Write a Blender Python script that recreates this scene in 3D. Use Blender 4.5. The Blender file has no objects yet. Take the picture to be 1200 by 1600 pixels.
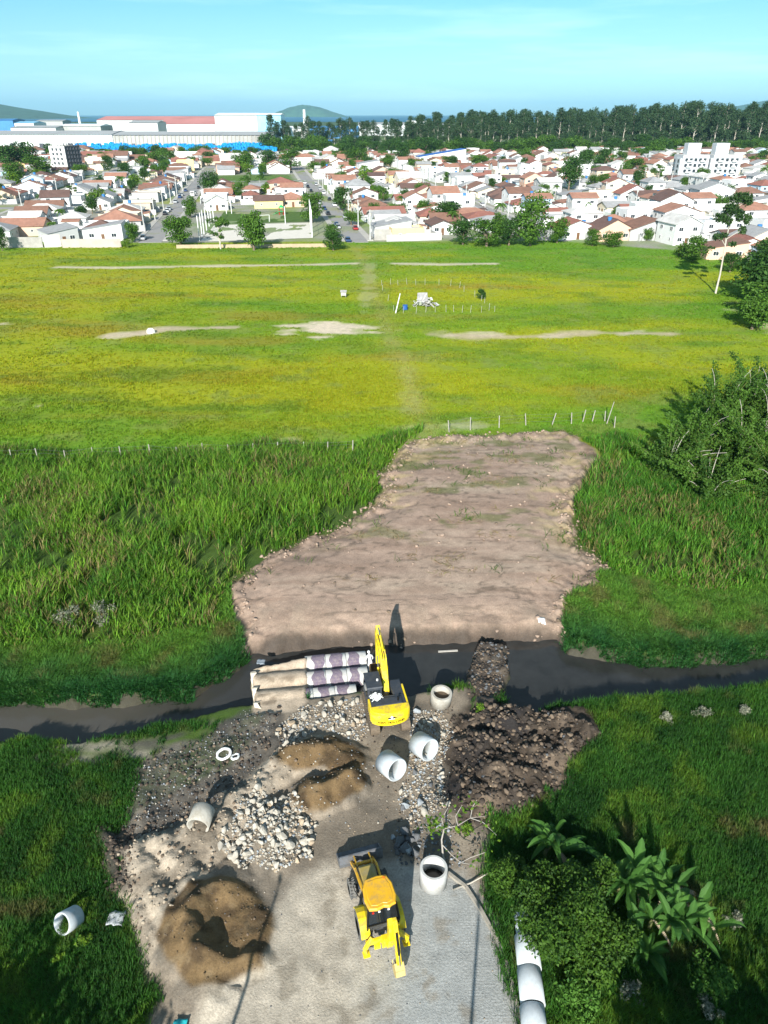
import bpy, math, random
import numpy as np
from mathutils import Vector, Matrix, Euler
R = math.radians
random.seed(7); rng = np.random.default_rng(7)
sc = bpy.context.scene
COL = sc.collection

# ------------------------------------------------------------------ camera, world, sun, exposure
FPX, PITCH, CAMH = 1121.0, R(29.0), 35.0
cd = bpy.data.cameras.new('camera'); cam = bpy.data.objects.new('camera', cd); COL.objects.link(cam)
cd.sensor_fit = 'VERTICAL'; cd.sensor_height = 24.0; cd.sensor_width = 24.0; cd.lens = 24.0*FPX/1600.0
cd.clip_start = 0.5; cd.clip_end = 120000.0
cam.location = (0, 0, CAMH); cam.rotation_euler = (R(90)-PITCH, 0, 0)
sc.camera = cam
SUN_EL, SUN_AZ = R(27.0), R(10.4)          # light travels forward (+Y) and 10 degrees to the right
w = bpy.data.worlds.new('World'); sc.world = w; w.use_nodes = True
nt = w.node_tree; nt.nodes.clear()
wo = nt.nodes.new('ShaderNodeOutputWorld'); bg = nt.nodes.new('ShaderNodeBackground')
sky = nt.nodes.new('ShaderNodeTexSky'); sky.sky_type = 'NISHITA'; sky.sun_disc = False
sky.sun_elevation = SUN_EL; sky.sun_rotation = R(180)+SUN_AZ
sky.air_density = 1.0; sky.dust_density = 0.6; sky.ozone_density = 1.6; sky.altitude = 0
bw = nt.nodes.new('ShaderNodeRGBToBW'); tc = nt.nodes.new('ShaderNodeTexCoord'); sx = nt.nodes.new('ShaderNodeSeparateXYZ')
rp = nt.nodes.new('ShaderNodeValToRGB'); e_ = rp.color_ramp.elements
e_[0].position = 0.0; e_[0].color = (.42, .68, .78, 1); e_[1].position = .6; e_[1].color = (.60, .86, 1.15, 1)
for q_, c_ in ((.035, (.36, .66, .79, 1)), (.115, (.225, .585, .79, 1)), (.25, (.22, .62, 1.0, 1))): k_ = rp.color_ramp.elements.new(q_); k_.color = c_
ml = nt.nodes.new('ShaderNodeVectorMath'); ml.operation = 'SCALE'
mp = nt.nodes.new('ShaderNodeMapping'); mp.inputs['Scale'].default_value = (1.0, 1.0, 11); mp.inputs['Rotation'].default_value = (0, .12, .4)
nz = nt.nodes.new('ShaderNodeTexNoise'); nz.inputs['Scale'].default_value = 3.0; nz.inputs['Detail'].default_value = 7; nz.inputs['Roughness'].default_value = .6
cr = nt.nodes.new('ShaderNodeMapRange'); cr.inputs[1].default_value = .50; cr.inputs[2].default_value = .80; cr.inputs[4].default_value = .5
mx = nt.nodes.new('ShaderNodeMix'); mx.data_type = 'RGBA'; mx.inputs[7].default_value = (.62, .92, .98, 1)
L = nt.links.new
L(tc.outputs['Generated'], sx.inputs[0]); L(sx.outputs[2], rp.inputs[0]); L(sky.outputs[0], bw.inputs[0])
L(tc.outputs['Generated'], mp.inputs[0]); L(mp.outputs[0], nz.inputs['Vector']); L(nz.outputs[0], cr.inputs[0])
L(rp.outputs[0], mx.inputs[6]); L(cr.outputs[0], mx.inputs[0]); L(mx.outputs[2], ml.inputs[0]); L(bw.outputs[0], ml.inputs['Scale'])
L(ml.outputs[0], bg.inputs[0]); L(bg.outputs[0], wo.inputs[0])
bg.inputs[1].default_value = 0.13
sl = bpy.data.lights.new('sun', 'SUN'); so = bpy.data.objects.new('sun', sl); COL.objects.link(so)
sl.energy = 5.0; sl.angle = R(0.53); sl.color = (1.0, .955, .88)
sd = Vector((math.sin(SUN_AZ)*math.cos(SUN_EL), math.cos(SUN_AZ)*math.cos(SUN_EL), -math.sin(SUN_EL)))
so.rotation_euler = sd.to_track_quat('-Z', 'Y').to_euler()
sc.view_settings.view_transform = 'Standard'; sc.view_settings.look = 'None'
sc.view_settings.exposure = 0.75; sc.view_settings.gamma = 1.0
sc.cycles.max_bounces = 5; sc.cycles.diffuse_bounces = 2; sc.cycles.transparent_max_bounces = 6

# ------------------------------------------------------------------ helpers
def gp(px, py, z=0.0):
    "point of the world at height z under photo pixel (1200 x 1600)"
    x = (px-600)/FPX; u = (800-py)/FPX
    d = (x, math.cos(PITCH)+u*math.sin(PITCH), -math.sin(PITCH)+u*math.cos(PITCH))
    t = (z-CAMH)/d[2]
    return d[0]*t, d[1]*t
def project(x, y, z=0.0):
    dz = z-CAMH; f = y*math.cos(PITCH)-dz*math.sin(PITCH); u = y*math.sin(PITCH)+dz*math.cos(PITCH)
    return 600+FPX*x/f, 800-FPX*u/f
def poly(pts, z=0.0): return np.array([gp(a, b, z) for a, b in pts])
def sdf(x, y, P):
    "signed distance to polygon, positive inside"
    x = np.asarray(x, float); y = np.asarray(y, float)
    d = np.full(x.shape, 1e18); ins = np.zeros(x.shape, bool); n = len(P)
    for i in range(n):
        ax, ay = P[i]; bx, by = P[(i+1) % n]; ex, ey = bx-ax, by-ay
        t = np.clip(((x-ax)*ex+(y-ay)*ey)/max(ex*ex+ey*ey, 1e-9), 0, 1)
        d = np.minimum(d, (x-ax-t*ex)**2+(y-ay-t*ey)**2)
        c = (ay > y) != (by > y)
        ins ^= c & (x < ex*(y-ay)/(ey if abs(ey) > 1e-12 else 1e-12)+ax)
    d = np.sqrt(d); return np.where(ins, d, -d)
def linedist(x, y, P):
    d = np.full(np.shape(x), 1e18)
    for i in range(len(P)-1):
        ax, ay = P[i]; bx, by = P[i+1]; ex, ey = bx-ax, by-ay
        t = np.clip(((x-ax)*ex+(y-ay)*ey)/max(ex*ex+ey*ey, 1e-9), 0, 1)
        d = np.minimum(d, (x-ax-t*ex)**2+(y-ay-t*ey)**2)
    return np.sqrt(d)
def sst(a, b, x):
    t = np.clip((x-a)/(b-a), 0, 1); return t*t*(3-2*t)
_T = np.random.default_rng(3).random((256, 256))
def vn(x, y, s=1.0, o=0):
    x = np.asarray(x, float)/s+o*17.3; y = np.asarray(y, float)/s+o*7.7
    ix = np.floor(x).astype(int); iy = np.floor(y).astype(int); fx = x-ix; fy = y-iy
    fx = fx*fx*(3-2*fx); fy = fy*fy*(3-2*fy)
    a = _T[ix % 256, iy % 256]; b = _T[(ix+1) % 256, iy % 256]; c = _T[ix % 256, (iy+1) % 256]; d = _T[(ix+1) % 256, (iy+1) % 256]
    return (a*(1-fx)+b*fx)*(1-fy)+(c*(1-fx)+d*fx)*fy
def fbm(x, y, s, o=0, n=4):
    r = 0; a = .5
    for k in range(n): r = r+a*vn(x, y, s/2**k, o+k*3); a *= .5
    return r/(1-.5**n)

def np_mesh(name, V, Q=None, T=None, attrs=None, smooth=False, mats=None, midx=None):
    me = bpy.data.meshes.new(name); V = np.asarray(V, np.float32)
    Q = np.zeros((0, 4), np.int32) if Q is None else np.asarray(Q, np.int32)
    T = np.zeros((0, 3), np.int32) if T is None else np.asarray(T, np.int32)
    me.vertices.add(len(V)); me.vertices.foreach_set('co', V.ravel())
    lp = np.concatenate([Q.ravel(), T.ravel()]); me.loops.add(len(lp)); me.loops.foreach_set('vertex_index', lp)
    st = np.concatenate([np.arange(len(Q))*4, len(Q)*4+np.arange(len(T))*3]).astype(np.int32)
    me.polygons.add(len(st)); me.polygons.foreach_set('loop_start', st)
    if smooth: me.polygons.foreach_set('use_smooth', np.ones(len(st), bool))
    me.update(calc_edges=True)
    for k, a in (attrs or {}).items():
        a = np.asarray(a, np.float32)
        if a.ndim == 1:
            at = me.attributes.new(k, 'FLOAT', 'POINT'); at.data.foreach_set('value', a)
        else:
            at = me.attributes.new(k, 'FLOAT_COLOR', 'POINT'); at.data.foreach_set('color', np.c_[a, np.ones(len(a))].astype(np.float32).ravel())
    for m in (mats or []): me.materials.append(m)
    return me
def link(name, me, parent=None, loc=None, rot=None):
    o = bpy.data.objects.new(name, me); COL.objects.link(o)
    if parent is not None: o.parent = parent
    if loc is not None: o.location = loc
    if rot is not None: o.rotation_euler = rot
    return o
def tag(o, label=None, cat=None, group=None, kind=None):
    if label: o['label'] = label
    if cat: o['category'] = cat
    if group: o['group'] = group
    if kind: o['kind'] = kind
    return o
def thing(name, label, cat, loc=(0, 0, 0), rz=0, group=None):
    o = bpy.data.objects.new(name, None); COL.objects.link(o); o.empty_display_size = .3
    o.location = loc; o.rotation_euler = (0, 0, rz) if not isinstance(rz, (tuple, Euler)) else rz
    return tag(o, label, cat, group)
def dup(root, loc, rz=0, scale=1.0, label=None, group=None):
    r = root.copy(); COL.objects.link(r); r.location = loc
    r.rotation_euler = (0, 0, rz) if not isinstance(rz, (tuple, Euler)) else rz
    r.scale = (scale,)*3 if not isinstance(scale, tuple) else scale
    if label: r['label'] = label
    if group: r['group'] = group
    for ch in list(root.children):
        c = ch.copy(); COL.objects.link(c); c.parent = r
        for g in list(ch.children):
            d = g.copy(); COL.objects.link(d); d.parent = c
    return r

class MB:
    "collects simple shapes and links them as ONE mesh object"
    def __init__(s): s.v = []; s.f = []; s.m = []; s.cur = 0
    def mat(s, i): s.cur = i; return s
    def add(s, vs, fs):
        b = len(s.v); s.v += [tuple(q) for q in vs]; s.f += [tuple(i+b for i in f) for f in fs]; s.m += [s.cur]*len(fs); return s
    def box(s, c, d, M=None):
        x, y, z = d[0]/2, d[1]/2, d[2]/2
        vs = [Vector((a, b, e)) for e in (-z, z) for a, b in ((-x, -y), (x, -y), (x, y), (-x, y))]
        if M is not None: vs = [M @ q for q in vs]
        vs = [q+Vector(c) for q in vs]
        return s.add(vs, [(3, 2, 1, 0), (4, 5, 6, 7), (0, 1, 5, 4), (1, 2, 6, 5), (2, 3, 7, 6), (3, 0, 4, 7)])
    def bar(s, a, b, wx, wz, up=(0, 0, 1), wx2=None, wz2=None):
        a = Vector(a); b = Vector(b); d = (b-a).normalized(); up = Vector(up)
        if abs(d.dot(up)) > .98: up = Vector((0, 1, 0))
        sx = d.cross(up).normalized(); sz = sx.cross(d).normalized()
        wx2 = wx if wx2 is None else wx2; wz2 = wz if wz2 is None else wz2
        vs = [a+sx*i*wx/2+sz*j*wz/2 for i, j in ((-1, -1), (1, -1), (1, 1), (-1, 1))]+[b+sx*i*wx2/2+sz*j*wz2/2 for i, j in ((-1, -1), (1, -1), (1, 1), (-1, 1))]
        return s.add(vs, [(0, 1, 2, 3), (7, 6, 5, 4), (0, 4, 5, 1), (1, 5, 6, 2), (2, 6, 7, 3), (3, 7, 4, 0)])
    def tube(s, pts, rad, n=8, caps=True):
        pts = [Vector(p) for p in pts]; rad = [rad]*len(pts) if not hasattr(rad, '__len__') else rad
        vs = []; ref = Vector((.31, .17, .93))
        for i, p in enumerate(pts):
            d = (pts[min(i+1, len(pts)-1)]-pts[max(i-1, 0)]).normalized()
            if abs(d.dot(ref)) > .97: ref = Vector((1, .1, 0))
            a = d.cross(ref).normalized(); b = d.cross(a)
            vs += [p+(a*math.cos(2*math.pi*k/n)+b*math.sin(2*math.pi*k/n))*rad[i] for k in range(n)]
        fs = [(i*n+k, i*n+(k+1) % n, (i+1)*n+(k+1) % n, (i+1)*n+k) for i in range(len(pts)-1) for k in range(n)]
        if caps: fs += [tuple(range(n)), tuple(range(len(vs)-1, len(vs)-n-1, -1))]
        return s.add(vs, fs)
    def prism(s, prof, x0, x1, M=None):
        "profile in (y, z), extruded along x"
        n = len(prof); vs = [Vector((x0, y, z)) for y, z in prof]+[Vector((x1, y, z)) for y, z in prof]
        if M is not None: vs = [M @ q for q in vs]
        return s.add(vs, [tuple(range(n)), tuple(range(2*n-1, n-1, -1))]+[(i, i+n, (i+1) % n+n, (i+1) % n) for i in range(n)])
    def loft(s, secs):
        n = len(secs[0]); vs = [q for c in secs for q in c]
        fs = [(i*n+k, i*n+(k+1) % n, (i+1)*n+(k+1) % n, (i+1)*n+k) for i in range(len(secs)-1) for k in range(n)]
        return s.add(vs, fs+[tuple(range(n))[::-1], tuple(range(len(vs)-n, len(vs)))])
    def mesh(s, name, mats, smooth=False):
        me = bpy.data.meshes.new(name); me.from_pydata(s.v, [], s.f)
        for m in (mats if isinstance(mats, (list, tuple)) else [mats]): me.materials.append(m)
        if any(s.m): me.polygons.foreach_set('material_index', s.m)
        if smooth: me.polygons.foreach_set('use_smooth', [True]*len(s.f))
        me.update(); return me
    def build(s, name, mats, parent=None, loc=None, rot=None, smooth=False, bevel=0):
        o = link(name, s.mesh(name, mats, smooth), parent, loc, rot)
        if bevel:
            b = o.modifiers.new('bevel', 'BEVEL'); b.width = bevel; b.segments = 2; b.limit_method = 'ANGLE'; b.angle_limit = R(35)
        return o

_mc = {}
def mat(name, col, rough=.75, var=.25, scale=6.0, bump=0.0, metal=0.0, dirt=None, dirt_amt=.5, spec=.3, detail=5):
    if name in _mc: return _mc[name]
    m = bpy.data.materials.new(name); _mc[name] = m; m.use_nodes = True; t = m.node_tree; N = t.nodes; b = N['Principled BSDF']
    b.inputs['Roughness'].default_value = rough; b.inputs['Metallic'].default_value = metal; b.inputs['Specular IOR Level'].default_value = spec
    g = N.new('ShaderNodeTexCoord'); z = N.new('ShaderNodeTexNoise'); z.inputs['Scale'].default_value = scale; z.inputs['Detail'].default_value = detail; z.inputs['Roughness'].default_value = .65
    t.links.new(g.outputs['Object'], z.inputs['Vector'])
    mr = N.new('ShaderNodeMapRange'); mr.inputs[1].default_value = .25; mr.inputs[2].default_value = .75; mr.inputs[3].default_value = 1-var; mr.inputs[4].default_value = 1+var
    t.links.new(z.outputs[0], mr.inputs[0])
    vm = N.new('ShaderNodeVectorMath'); vm.operation = 'SCALE'; vm.inputs[0].default_value = col[:3]; t.links.new(mr.outputs[0], vm.inputs['Scale'])
    out = vm.outputs[0]
    if dirt:
        z2 = N.new('ShaderNodeTexNoise'); z2.inputs['Scale'].default_value = scale*.45; z2.inputs['Detail'].default_value = 8; z2.inputs['Roughness'].default_value = .7
        t.links.new(g.outputs['Object'], z2.inputs['Vector'])
        r2 = N.new('ShaderNodeMapRange'); r2.inputs[1].default_value = .48; r2.inputs[2].default_value = .68; r2.inputs[4].default_value = dirt_amt; t.links.new(z2.outputs[0], r2.inputs[0])
        mi = N.new('ShaderNodeMix'); mi.data_type = 'RGBA'; mi.inputs[7].default_value = (*dirt, 1); t.links.new(r2.outputs[0], mi.inputs[0]); t.links.new(out, mi.inputs[6]); out = mi.outputs[2]
    t.links.new(out, b.inputs['Base Color'])
    if bump:
        bp = N.new('ShaderNodeBump'); bp.inputs['Strength'].default_value = bump; bp.inputs['Distance'].default_value = .05
        t.links.new(z.outputs[0], bp.inputs['Height']); t.links.new(bp.outputs[0], b.inputs['Normal'])
    return m
def leafmat(name, dark, light, transl=.25, rough=.6, pos_scale=.35, var=.5):
    "foliage: colour by the leaf's own 'tint' attribute and a little position noise"
    if name in _mc: return _mc[name]
    m = bpy.data.materials.new(name); _mc[name] = m; m.use_nodes = True; t = m.node_tree; N = t.nodes; b = N['Principled BSDF']; o = N['Material Output']
    a = N.new('ShaderNodeAttribute'); a.attribute_name = 'tint'
    g = N.new('ShaderNodeNewGeometry'); z = N.new('ShaderNodeTexNoise'); z.inputs['Scale'].default_value = pos_scale; z.inputs['Detail'].default_value = 3
    t.links.new(g.outputs['Position'], z.inputs['Vector'])
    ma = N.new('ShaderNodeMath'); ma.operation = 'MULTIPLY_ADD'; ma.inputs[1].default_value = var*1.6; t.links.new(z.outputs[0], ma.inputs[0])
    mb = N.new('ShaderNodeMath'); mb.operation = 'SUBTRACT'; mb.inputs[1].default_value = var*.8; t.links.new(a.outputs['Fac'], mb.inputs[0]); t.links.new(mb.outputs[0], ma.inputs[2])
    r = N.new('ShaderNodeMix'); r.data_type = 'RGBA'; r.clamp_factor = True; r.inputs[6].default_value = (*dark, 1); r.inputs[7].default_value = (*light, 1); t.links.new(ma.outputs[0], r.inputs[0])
    b.inputs['Roughness'].default_value = rough; b.inputs['Specular IOR Level'].default_value = .2
    t.links.new(r.outputs[2], b.inputs['Base Color'])
    if transl:
        tr = N.new('ShaderNodeBsdfTranslucent'); t.links.new(r.outputs[2], tr.inputs[0]); ms = N.new('ShaderNodeMixShader'); ms.inputs[0].default_value = transl
        t.links.new(b.outputs[0], ms.inputs[1]); t.links.new(tr.outputs[0], ms.inputs[2]); t.links.new(ms.outputs[0], o.inputs['Surface'])
    return m
def colmat(name, transl=.25, rough=.65):
    "grass coloured by its own per-blade colour attribute"
    if name in _mc: return _mc[name]
    m = bpy.data.materials.new(name); _mc[name] = m; m.use_nodes = True; t = m.node_tree; N = t.nodes; b = N['Principled BSDF']; o = N['Material Output']
    a = N.new('ShaderNodeAttribute'); a.attribute_name = 'Col'; t.links.new(a.outputs['Color'], b.inputs['Base Color'])
    b.inputs['Roughness'].default_value = rough; b.inputs['Specular IOR Level'].default_value = .2
    tr = N.new('ShaderNodeBsdfTranslucent'); t.links.new(a.outputs['Color'], tr.inputs[0]); ms = N.new('ShaderNodeMixShader'); ms.inputs[0].default_value = transl
    t.links.new(b.outputs[0], ms.inputs[1]); t.links.new(tr.outputs[0], ms.inputs[2]); t.links.new(ms.outputs[0], o.inputs['Surface'])
    return m

# ------------------------------------------------------------------ ground: zones, heights, colours
P_CHAN = poly([(-160, 1085), (0, 1097), (120, 1106), (200, 1100), (290, 1094), (320, 1074), (383, 1036), (395, 1022), (480, 1012), (600, 1006), (740, 1003), (868, 1000), (890, 1020), (1010, 1042), (1100, 1036), (1200, 1026), (1400, 1010),
               (1400, 1068), (1200, 1084), (1100, 1094), (950, 1104), (865, 1112), (840, 1125), (800, 1128), (782, 1088), (735, 1078), (705, 1082), (640, 1094), (590, 1092), (560, 1088), (480, 1104), (400, 1112), (330, 1120), (290, 1136), (200, 1156), (120, 1168), (0, 1164), (-160, 1160)], -1.0)
P_SPIT = poly([(742, 1008), (795, 1004), (800, 1050), (788, 1088), (775, 1115), (735, 1105), (722, 1060)], -.4)
P_PLAT = poly([(645, 688), (760, 680), (885, 675), (937, 710), (918, 745), (892, 790), (905, 850), (946, 890), (935, 915), (885, 955), (882, 985), (870, 1004), (760, 1010), (600, 1012), (480, 1020), (400, 1036), (377, 1000), (350, 932), (385, 895), (430, 865), (520, 830), (588, 790), (600, 742), (625, 708)])
P_YARD = poly([(210, 1700), (240, 1560), (205, 1440), (180, 1360), (165, 1310), (225, 1265), (300, 1225), (360, 1195), (430, 1100), (480, 1085), (600, 1085), (740, 1075), (750, 1130), (765, 1230), (775, 1300), (752, 1368), (760, 1430), (790, 1500), (812, 1600), (830, 1700)])
P_PAVE = poly([(300, 1720), (300, 1600), (330, 1540), (420, 1470), (440, 1380), (500, 1345), (640, 1340), (720, 1365), (765, 1440), (795, 1510), (812, 1600), (830, 1720)])
P_SOIL = poly([(712, 1120), (748, 1088), (850, 1106), (912, 1108), (942, 1150), (902, 1195), (880, 1240), (835, 1268), (780, 1285), (722, 1290), (695, 1240), (690, 1180)])
P_DARK = poly([(190, 1300), (215, 1200), (260, 1170), (330, 1145), (380, 1105), (440, 1100), (440, 1160), (400, 1200), (380, 1240), (330, 1270), (270, 1320), (240, 1300)])
P_PALE = poly([(190, 1380), (180, 1330), (250, 1300), (330, 1260), (380, 1215), (450, 1165), (500, 1150), (500, 1185), (430, 1240), (400, 1270), (350, 1350), (330, 1380), (250, 1450), (235, 1520), (205, 1440)])
P_MUDL = poly([(150, 1300), (165, 1290), (200, 1310), (200, 1400), (170, 1390), (155, 1350)])
P_SHELF = poly([(40, 1185), (110, 1160), (230, 1150), (330, 1130), (330, 1160), (240, 1185), (100, 1195)])
P_SCOVER = poly([(388, 1040), (470, 1026), (484, 1024), (484, 1092), (460, 1112), (395, 1116)], 0.0)
C_S1 = gp(518, 1238); C_S1B = gp(492, 1188); C_S2 = gp(298, 1452); C_S3 = gp(378, 1468); C_SM = gp(332, 1464); C_ROCK = gp(420, 1305)
P_FLOOR = poly([(352, 1392), (318, 1408), (292, 1446), (296, 1490), (322, 1532), (420, 1560), (470, 1440), (410, 1370)])
CR1A = np.array([gp(a, b) for a, b in ((462, 1186), (515, 1176), (545, 1196))]); CR1B = np.array([gp(a, b) for a, b in ((488, 1246), (520, 1238), (545, 1226))])
CR2 = np.array([gp(a, b) for a, b in ((352, 1392), (318, 1408), (292, 1446), (296, 1490), (322, 1532))]); CR2B = np.array([gp(a, b) for a, b in ((318, 1500), (362, 1512), (408, 1502))])
P_S2 = poly([(345, 1372), (395, 1388), (424, 1425), (428, 1455), (412, 1515), (345, 1545), (300, 1550), (262, 1510), (248, 1470), (268, 1425), (305, 1390)])
TRAIL = np.array([gp(a, b) for a, b in [(556, 388), (575, 425), (590, 470), (610, 530), (640, 590), (655, 640), (668, 680)]])
TRACKS = [np.array([gp(a, b) for a, b in q]) for q in (((90, 418), (180, 418), (300, 416), (420, 415), (556, 412)), ((618, 412), (690, 413), (772, 412)))]
STRIPS = [np.array([gp(a, b) for a, b in q]) for q in (((675, 523), (740, 526), (800, 526), (870, 523), (940, 520), (1045, 521)), ((165, 525), (215, 522), (260, 514), (310, 513), (366, 511)))]
VILL = [(-700, 236), (-60, 236), (55, 240), (85, 222), (118, 186), (700, 150)]
def vedge(x): return np.interp(x, [p[0] for p in VILL], [p[1] for p in VILL])
PATCHES = [(510, 516, 88, 12, 1.0), (450, 520, 35, 9, .9), (205, 522, 45, 7, .7), (250, 514, 40, 5, .5), (340, 511, 30, 4, .5), (700, 524, 30, 6, .7), (760, 524, 40, 8, .6), (850, 524, 40, 5, .6), (990, 521, 55, 5, .8), (5, 506, 14, 4, .6), (58, 635, 12, 6, .4),
           (1190, 500, 40, 22, .5), (690, 668, 90, 9, .18), (640, 620, 18, 50, .10), (575, 440, 14, 40, .2), (740, 660, 60, 14, .25), (450, 690, 30, 8, .3)]
SQ = {}
def zones(x, y):
    x = np.asarray(x, float); y = np.asarray(y, float)
    n1 = fbm(x, y, 1.6, 1)-.5; n2 = fbm(x, y, .7, 2)-.5
    z = {}
    z['chan'] = sdf(x, y, P_CHAN); z['spit'] = sdf(x, y, P_SPIT)+n1*.8
    z['plat'] = sdf(x, y, P_PLAT)+n1*1.6; z['yard'] = sdf(x, y, P_YARD)+n1*1.1; z['pave'] = sdf(x, y, P_PAVE)+n1*1.5
    z['soil'] = sdf(x, y, P_SOIL)+n1*1.2; z['dark'] = sdf(x, y, P_DARK)+n1*1.2; z['pale'] = sdf(x, y, P_PALE)+n1*1.0
    z['mudl'] = sdf(x, y, P_MUDL)+n1*.8; z['shelf'] = sdf(x, y, P_SHELF)+n1*1.6; z['sc'] = sdf(x, y, P_SCOVER)+n2*.3
    z['s1'] = 1.15-np.minimum(linedist(x, y, CR1A), linedist(x, y, CR1B))+n1*.7
    z['s2'] = sdf(x, y, P_S2)+n1*.5
    z['n1'] = n1; z['n2'] = n2
    return z
def height(x, y, z=None):
    x = np.asarray(x, float); y = np.asarray(y, float)
    if z is None: z = zones(x, y)
    n1, n2 = z['n1'], z['n2']
    h = (fbm(x, y, 9, 5)-.5)*.35*sst(12, 30, np.abs(x)+np.abs(y-25)*.3)+n2*.05
    # platform of fill, with a berm along its sides
    d = z['plat']; back = sst(86, 62, y)
    h = np.where(d > -1.5, h*(1-sst(-1.0, 1, d)), h)+sst(-.3, 5.0, d)*(.2+.55*back)+.22*sst(3.5, 1.2, d)*sst(-.3, .6, d)*(fbm(x, y*.3, .8, 38)-.4)*2+.38*np.exp(-((d-.8)/.7)**2)*(fbm(x, y, 1.0, 9)*2.1-.45)*sst(46, 49, y)
    h = h+np.where(d > 0, (fbm(x*.6, y, .7, 21)-.5)*.03*sst(0, 2, d), 0)
    h = h+np.where(d > 0, (1-np.abs(2*fbm(x*.28+y*.05, y, 2.2, 31)-1))**8*.025*sst(1, 3, d), 0)+np.where(d > -.2, (fbm(x, y, .5, 33)-.5)*.55*np.exp(-((d-.7)/1.0)**2), 0)
    yd = sst(-.3, .8, z['yard']); h = h*(1-yd)+yd*n2*.06
    # heaps
    so_ = sst(-.3, 1.5, z['soil']); h = h+so_*(.15+1.25*np.abs(fbm(x, y, 2.4, 11)-.45)*2.0+.75*np.abs(fbm(x, y, .8, 12)-.5)*1.8+.22*(fbm(x, y, .35, 29)-.5))
    da = sst(-.2, 1.0, z['dark']); h = h+da*(.05+.45*(fbm(x, y, 1.3, 13)-.4)+.12*(fbm(x, y, .35, 14)-.5))
    pa = sst(-.2, 1.0, z['pale']); uu = (x*.75+y*.66)
    h = h+pa*(.35+.7*(fbm(x, y, 1.4, 15)-.4)+.22*np.abs(np.sin(uu*2.1+2*fbm(x, y, 2, 16)))+.34*(fbm(x, y, .5, 19, 3)-.5)+.16*np.abs(vn(x+y*.6, y-x*.4, .3, 40)-.5))
    h = h+sst(-.2, .8, z['mudl'])*(.2+.5*fbm(x, y, .7, 17))
    da_, db_ = linedist(x, y, CR1A), linedist(x, y, CR1B); rg = fbm(x, y, .8, 18)-.5
    h = h+np.maximum(.75*np.clip(1-da_/(1.6+rg), 0, 1)**.9, 1.15*np.clip(1-db_/(1.5+rg), 0, 1)**.9)*(1+.5*rg)+sst(-.2, .3, z['s1'])*(fbm(x, y, .35, 39)-.5)*.18
    d2 = linedist(x, y, CR2); side = sdf(x, y, P_FLOOR) > 0; w2 = np.where(side, 1.45, 1.8)+.8*rg; hc = np.interp(y, [18.3, 19.2, 20.2, 21.6, 23.0], [.6, 1.15, 1.5, 1.45, .8])
    ridge2 = hc*np.clip(1-d2/w2, 0, 1)**.85; fl_ = .30*sst(-.3, .6, z['s2'])*(.7+.8*fbm(x, y, .9, 36)); h = h+np.maximum(ridge2*(1+.35*rg), fl_)+.45*np.clip(1-linedist(x, y, CR2B)/.7, 0, 1)+sst(-.2, .3, z['s2'])*(fbm(x, y, .4, 37)-.5)*.2
    rr = np.hypot(x-C_ROCK[0], (y-C_ROCK[1])*.8); h = h+.75*sst(2.6, .3, rr)*(.75+.5*fbm(x, y, .7, 23))
    # wheel ruts and small unevenness in the dust
    pv = sst(0, .6, z['pave'])*sst(4.5, 0.5, x); h = h+pv*(.012*np.sin(x*7+2.5*fbm(x, y, 1.8, 24)*4)*fbm(x, y, 2.5, 25)+.035*(fbm(x, y, .5, 26)-.5))
    # ditch
    c = sst(-.55, .75, z['chan']+n1*1.0)*(1-sst(-.5, .7, z['spit'])*.9)
    h = h*(1-c)+c*(-2.0)+sst(-.4, .6, z['spit'])*(.1+.5*(fbm(x, y, .9, 27)-.4))
    # sand thrown over the buried rows of pipe: three ridges
    s = sst(-.25, .35, z['sc']); v = y-(x*.14+PIPE_Y0)
    ridge = -.9+.98*np.maximum(np.maximum.reduce([np.clip(1-((v-k)/.95)**2, 0, 1)**.5 for k in PIPE_K]), .62*(np.abs(v) < 1.75)+.25*(fbm(x, y, 1.1, 53)-.5))+.12*(fbm(x, y, .7, 28)-.4)
    h = h*(1-s)+s*np.maximum(ridge, -.95+.9*sst(-1.0, -2.2, v))
    # land falls away under the sea
    return h-4*sst(4200, 4700, y)
PIPE_Y0 = 40.05; PIPE_K = (-1.75, 0.0, 1.75)

def c3(*a): return np.array(a)
def field_col(x, y):
    "albedo of the pasture: yellow-green, green and straw patches in long streaks"
    yel = np.interp(y, [70, 84, 100, 125, 150, 165, 185, 205, 212, 220, 240], [.45, .62, .80, .78, .60, .72, .42, .15, .55, .35, .2])
    yel = yel-.0042*np.clip(x-15, 0, 60)+.10*sst(-10, -60, x)
    n = fbm(x*.30, y, 18, 41, 5)*1.7+fbm(x*.4, y, 5, 42, 4)*.5-1.1
    t = sst(0, 1, np.clip(yel+n*1.25, 0, 1))[..., None]
    c = c3(.118, .245, .014)*(1-t)+c3(.285, .312, .010)*t
    st_ = np.clip((fbm(x*.32, y, 9, 43)-.50)*5, 0, 1)*np.interp(y, [80, 100, 150, 175, 190, 240], [.5, .6, .6, .75, .2, .1])*sst(65, 20, x); c = c*(1-st_[..., None]*.85)+c3(.285, .195, .026)*st_[..., None]*.85
    dk = np.clip((fbm(x*.6, y*1.6, 7, 44)-.57)*6, 0, 1)*.5; c = c*(1-dk[..., None])+c3(.075, .175, .018)*dk[..., None]
    fl = np.clip((fbm(x*.8, y, 3.2, 66)-.60)*5, 0, .5); c = c*(1-fl[..., None])+c3(.20, .25, .05)*fl[..., None]
    return c
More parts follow.
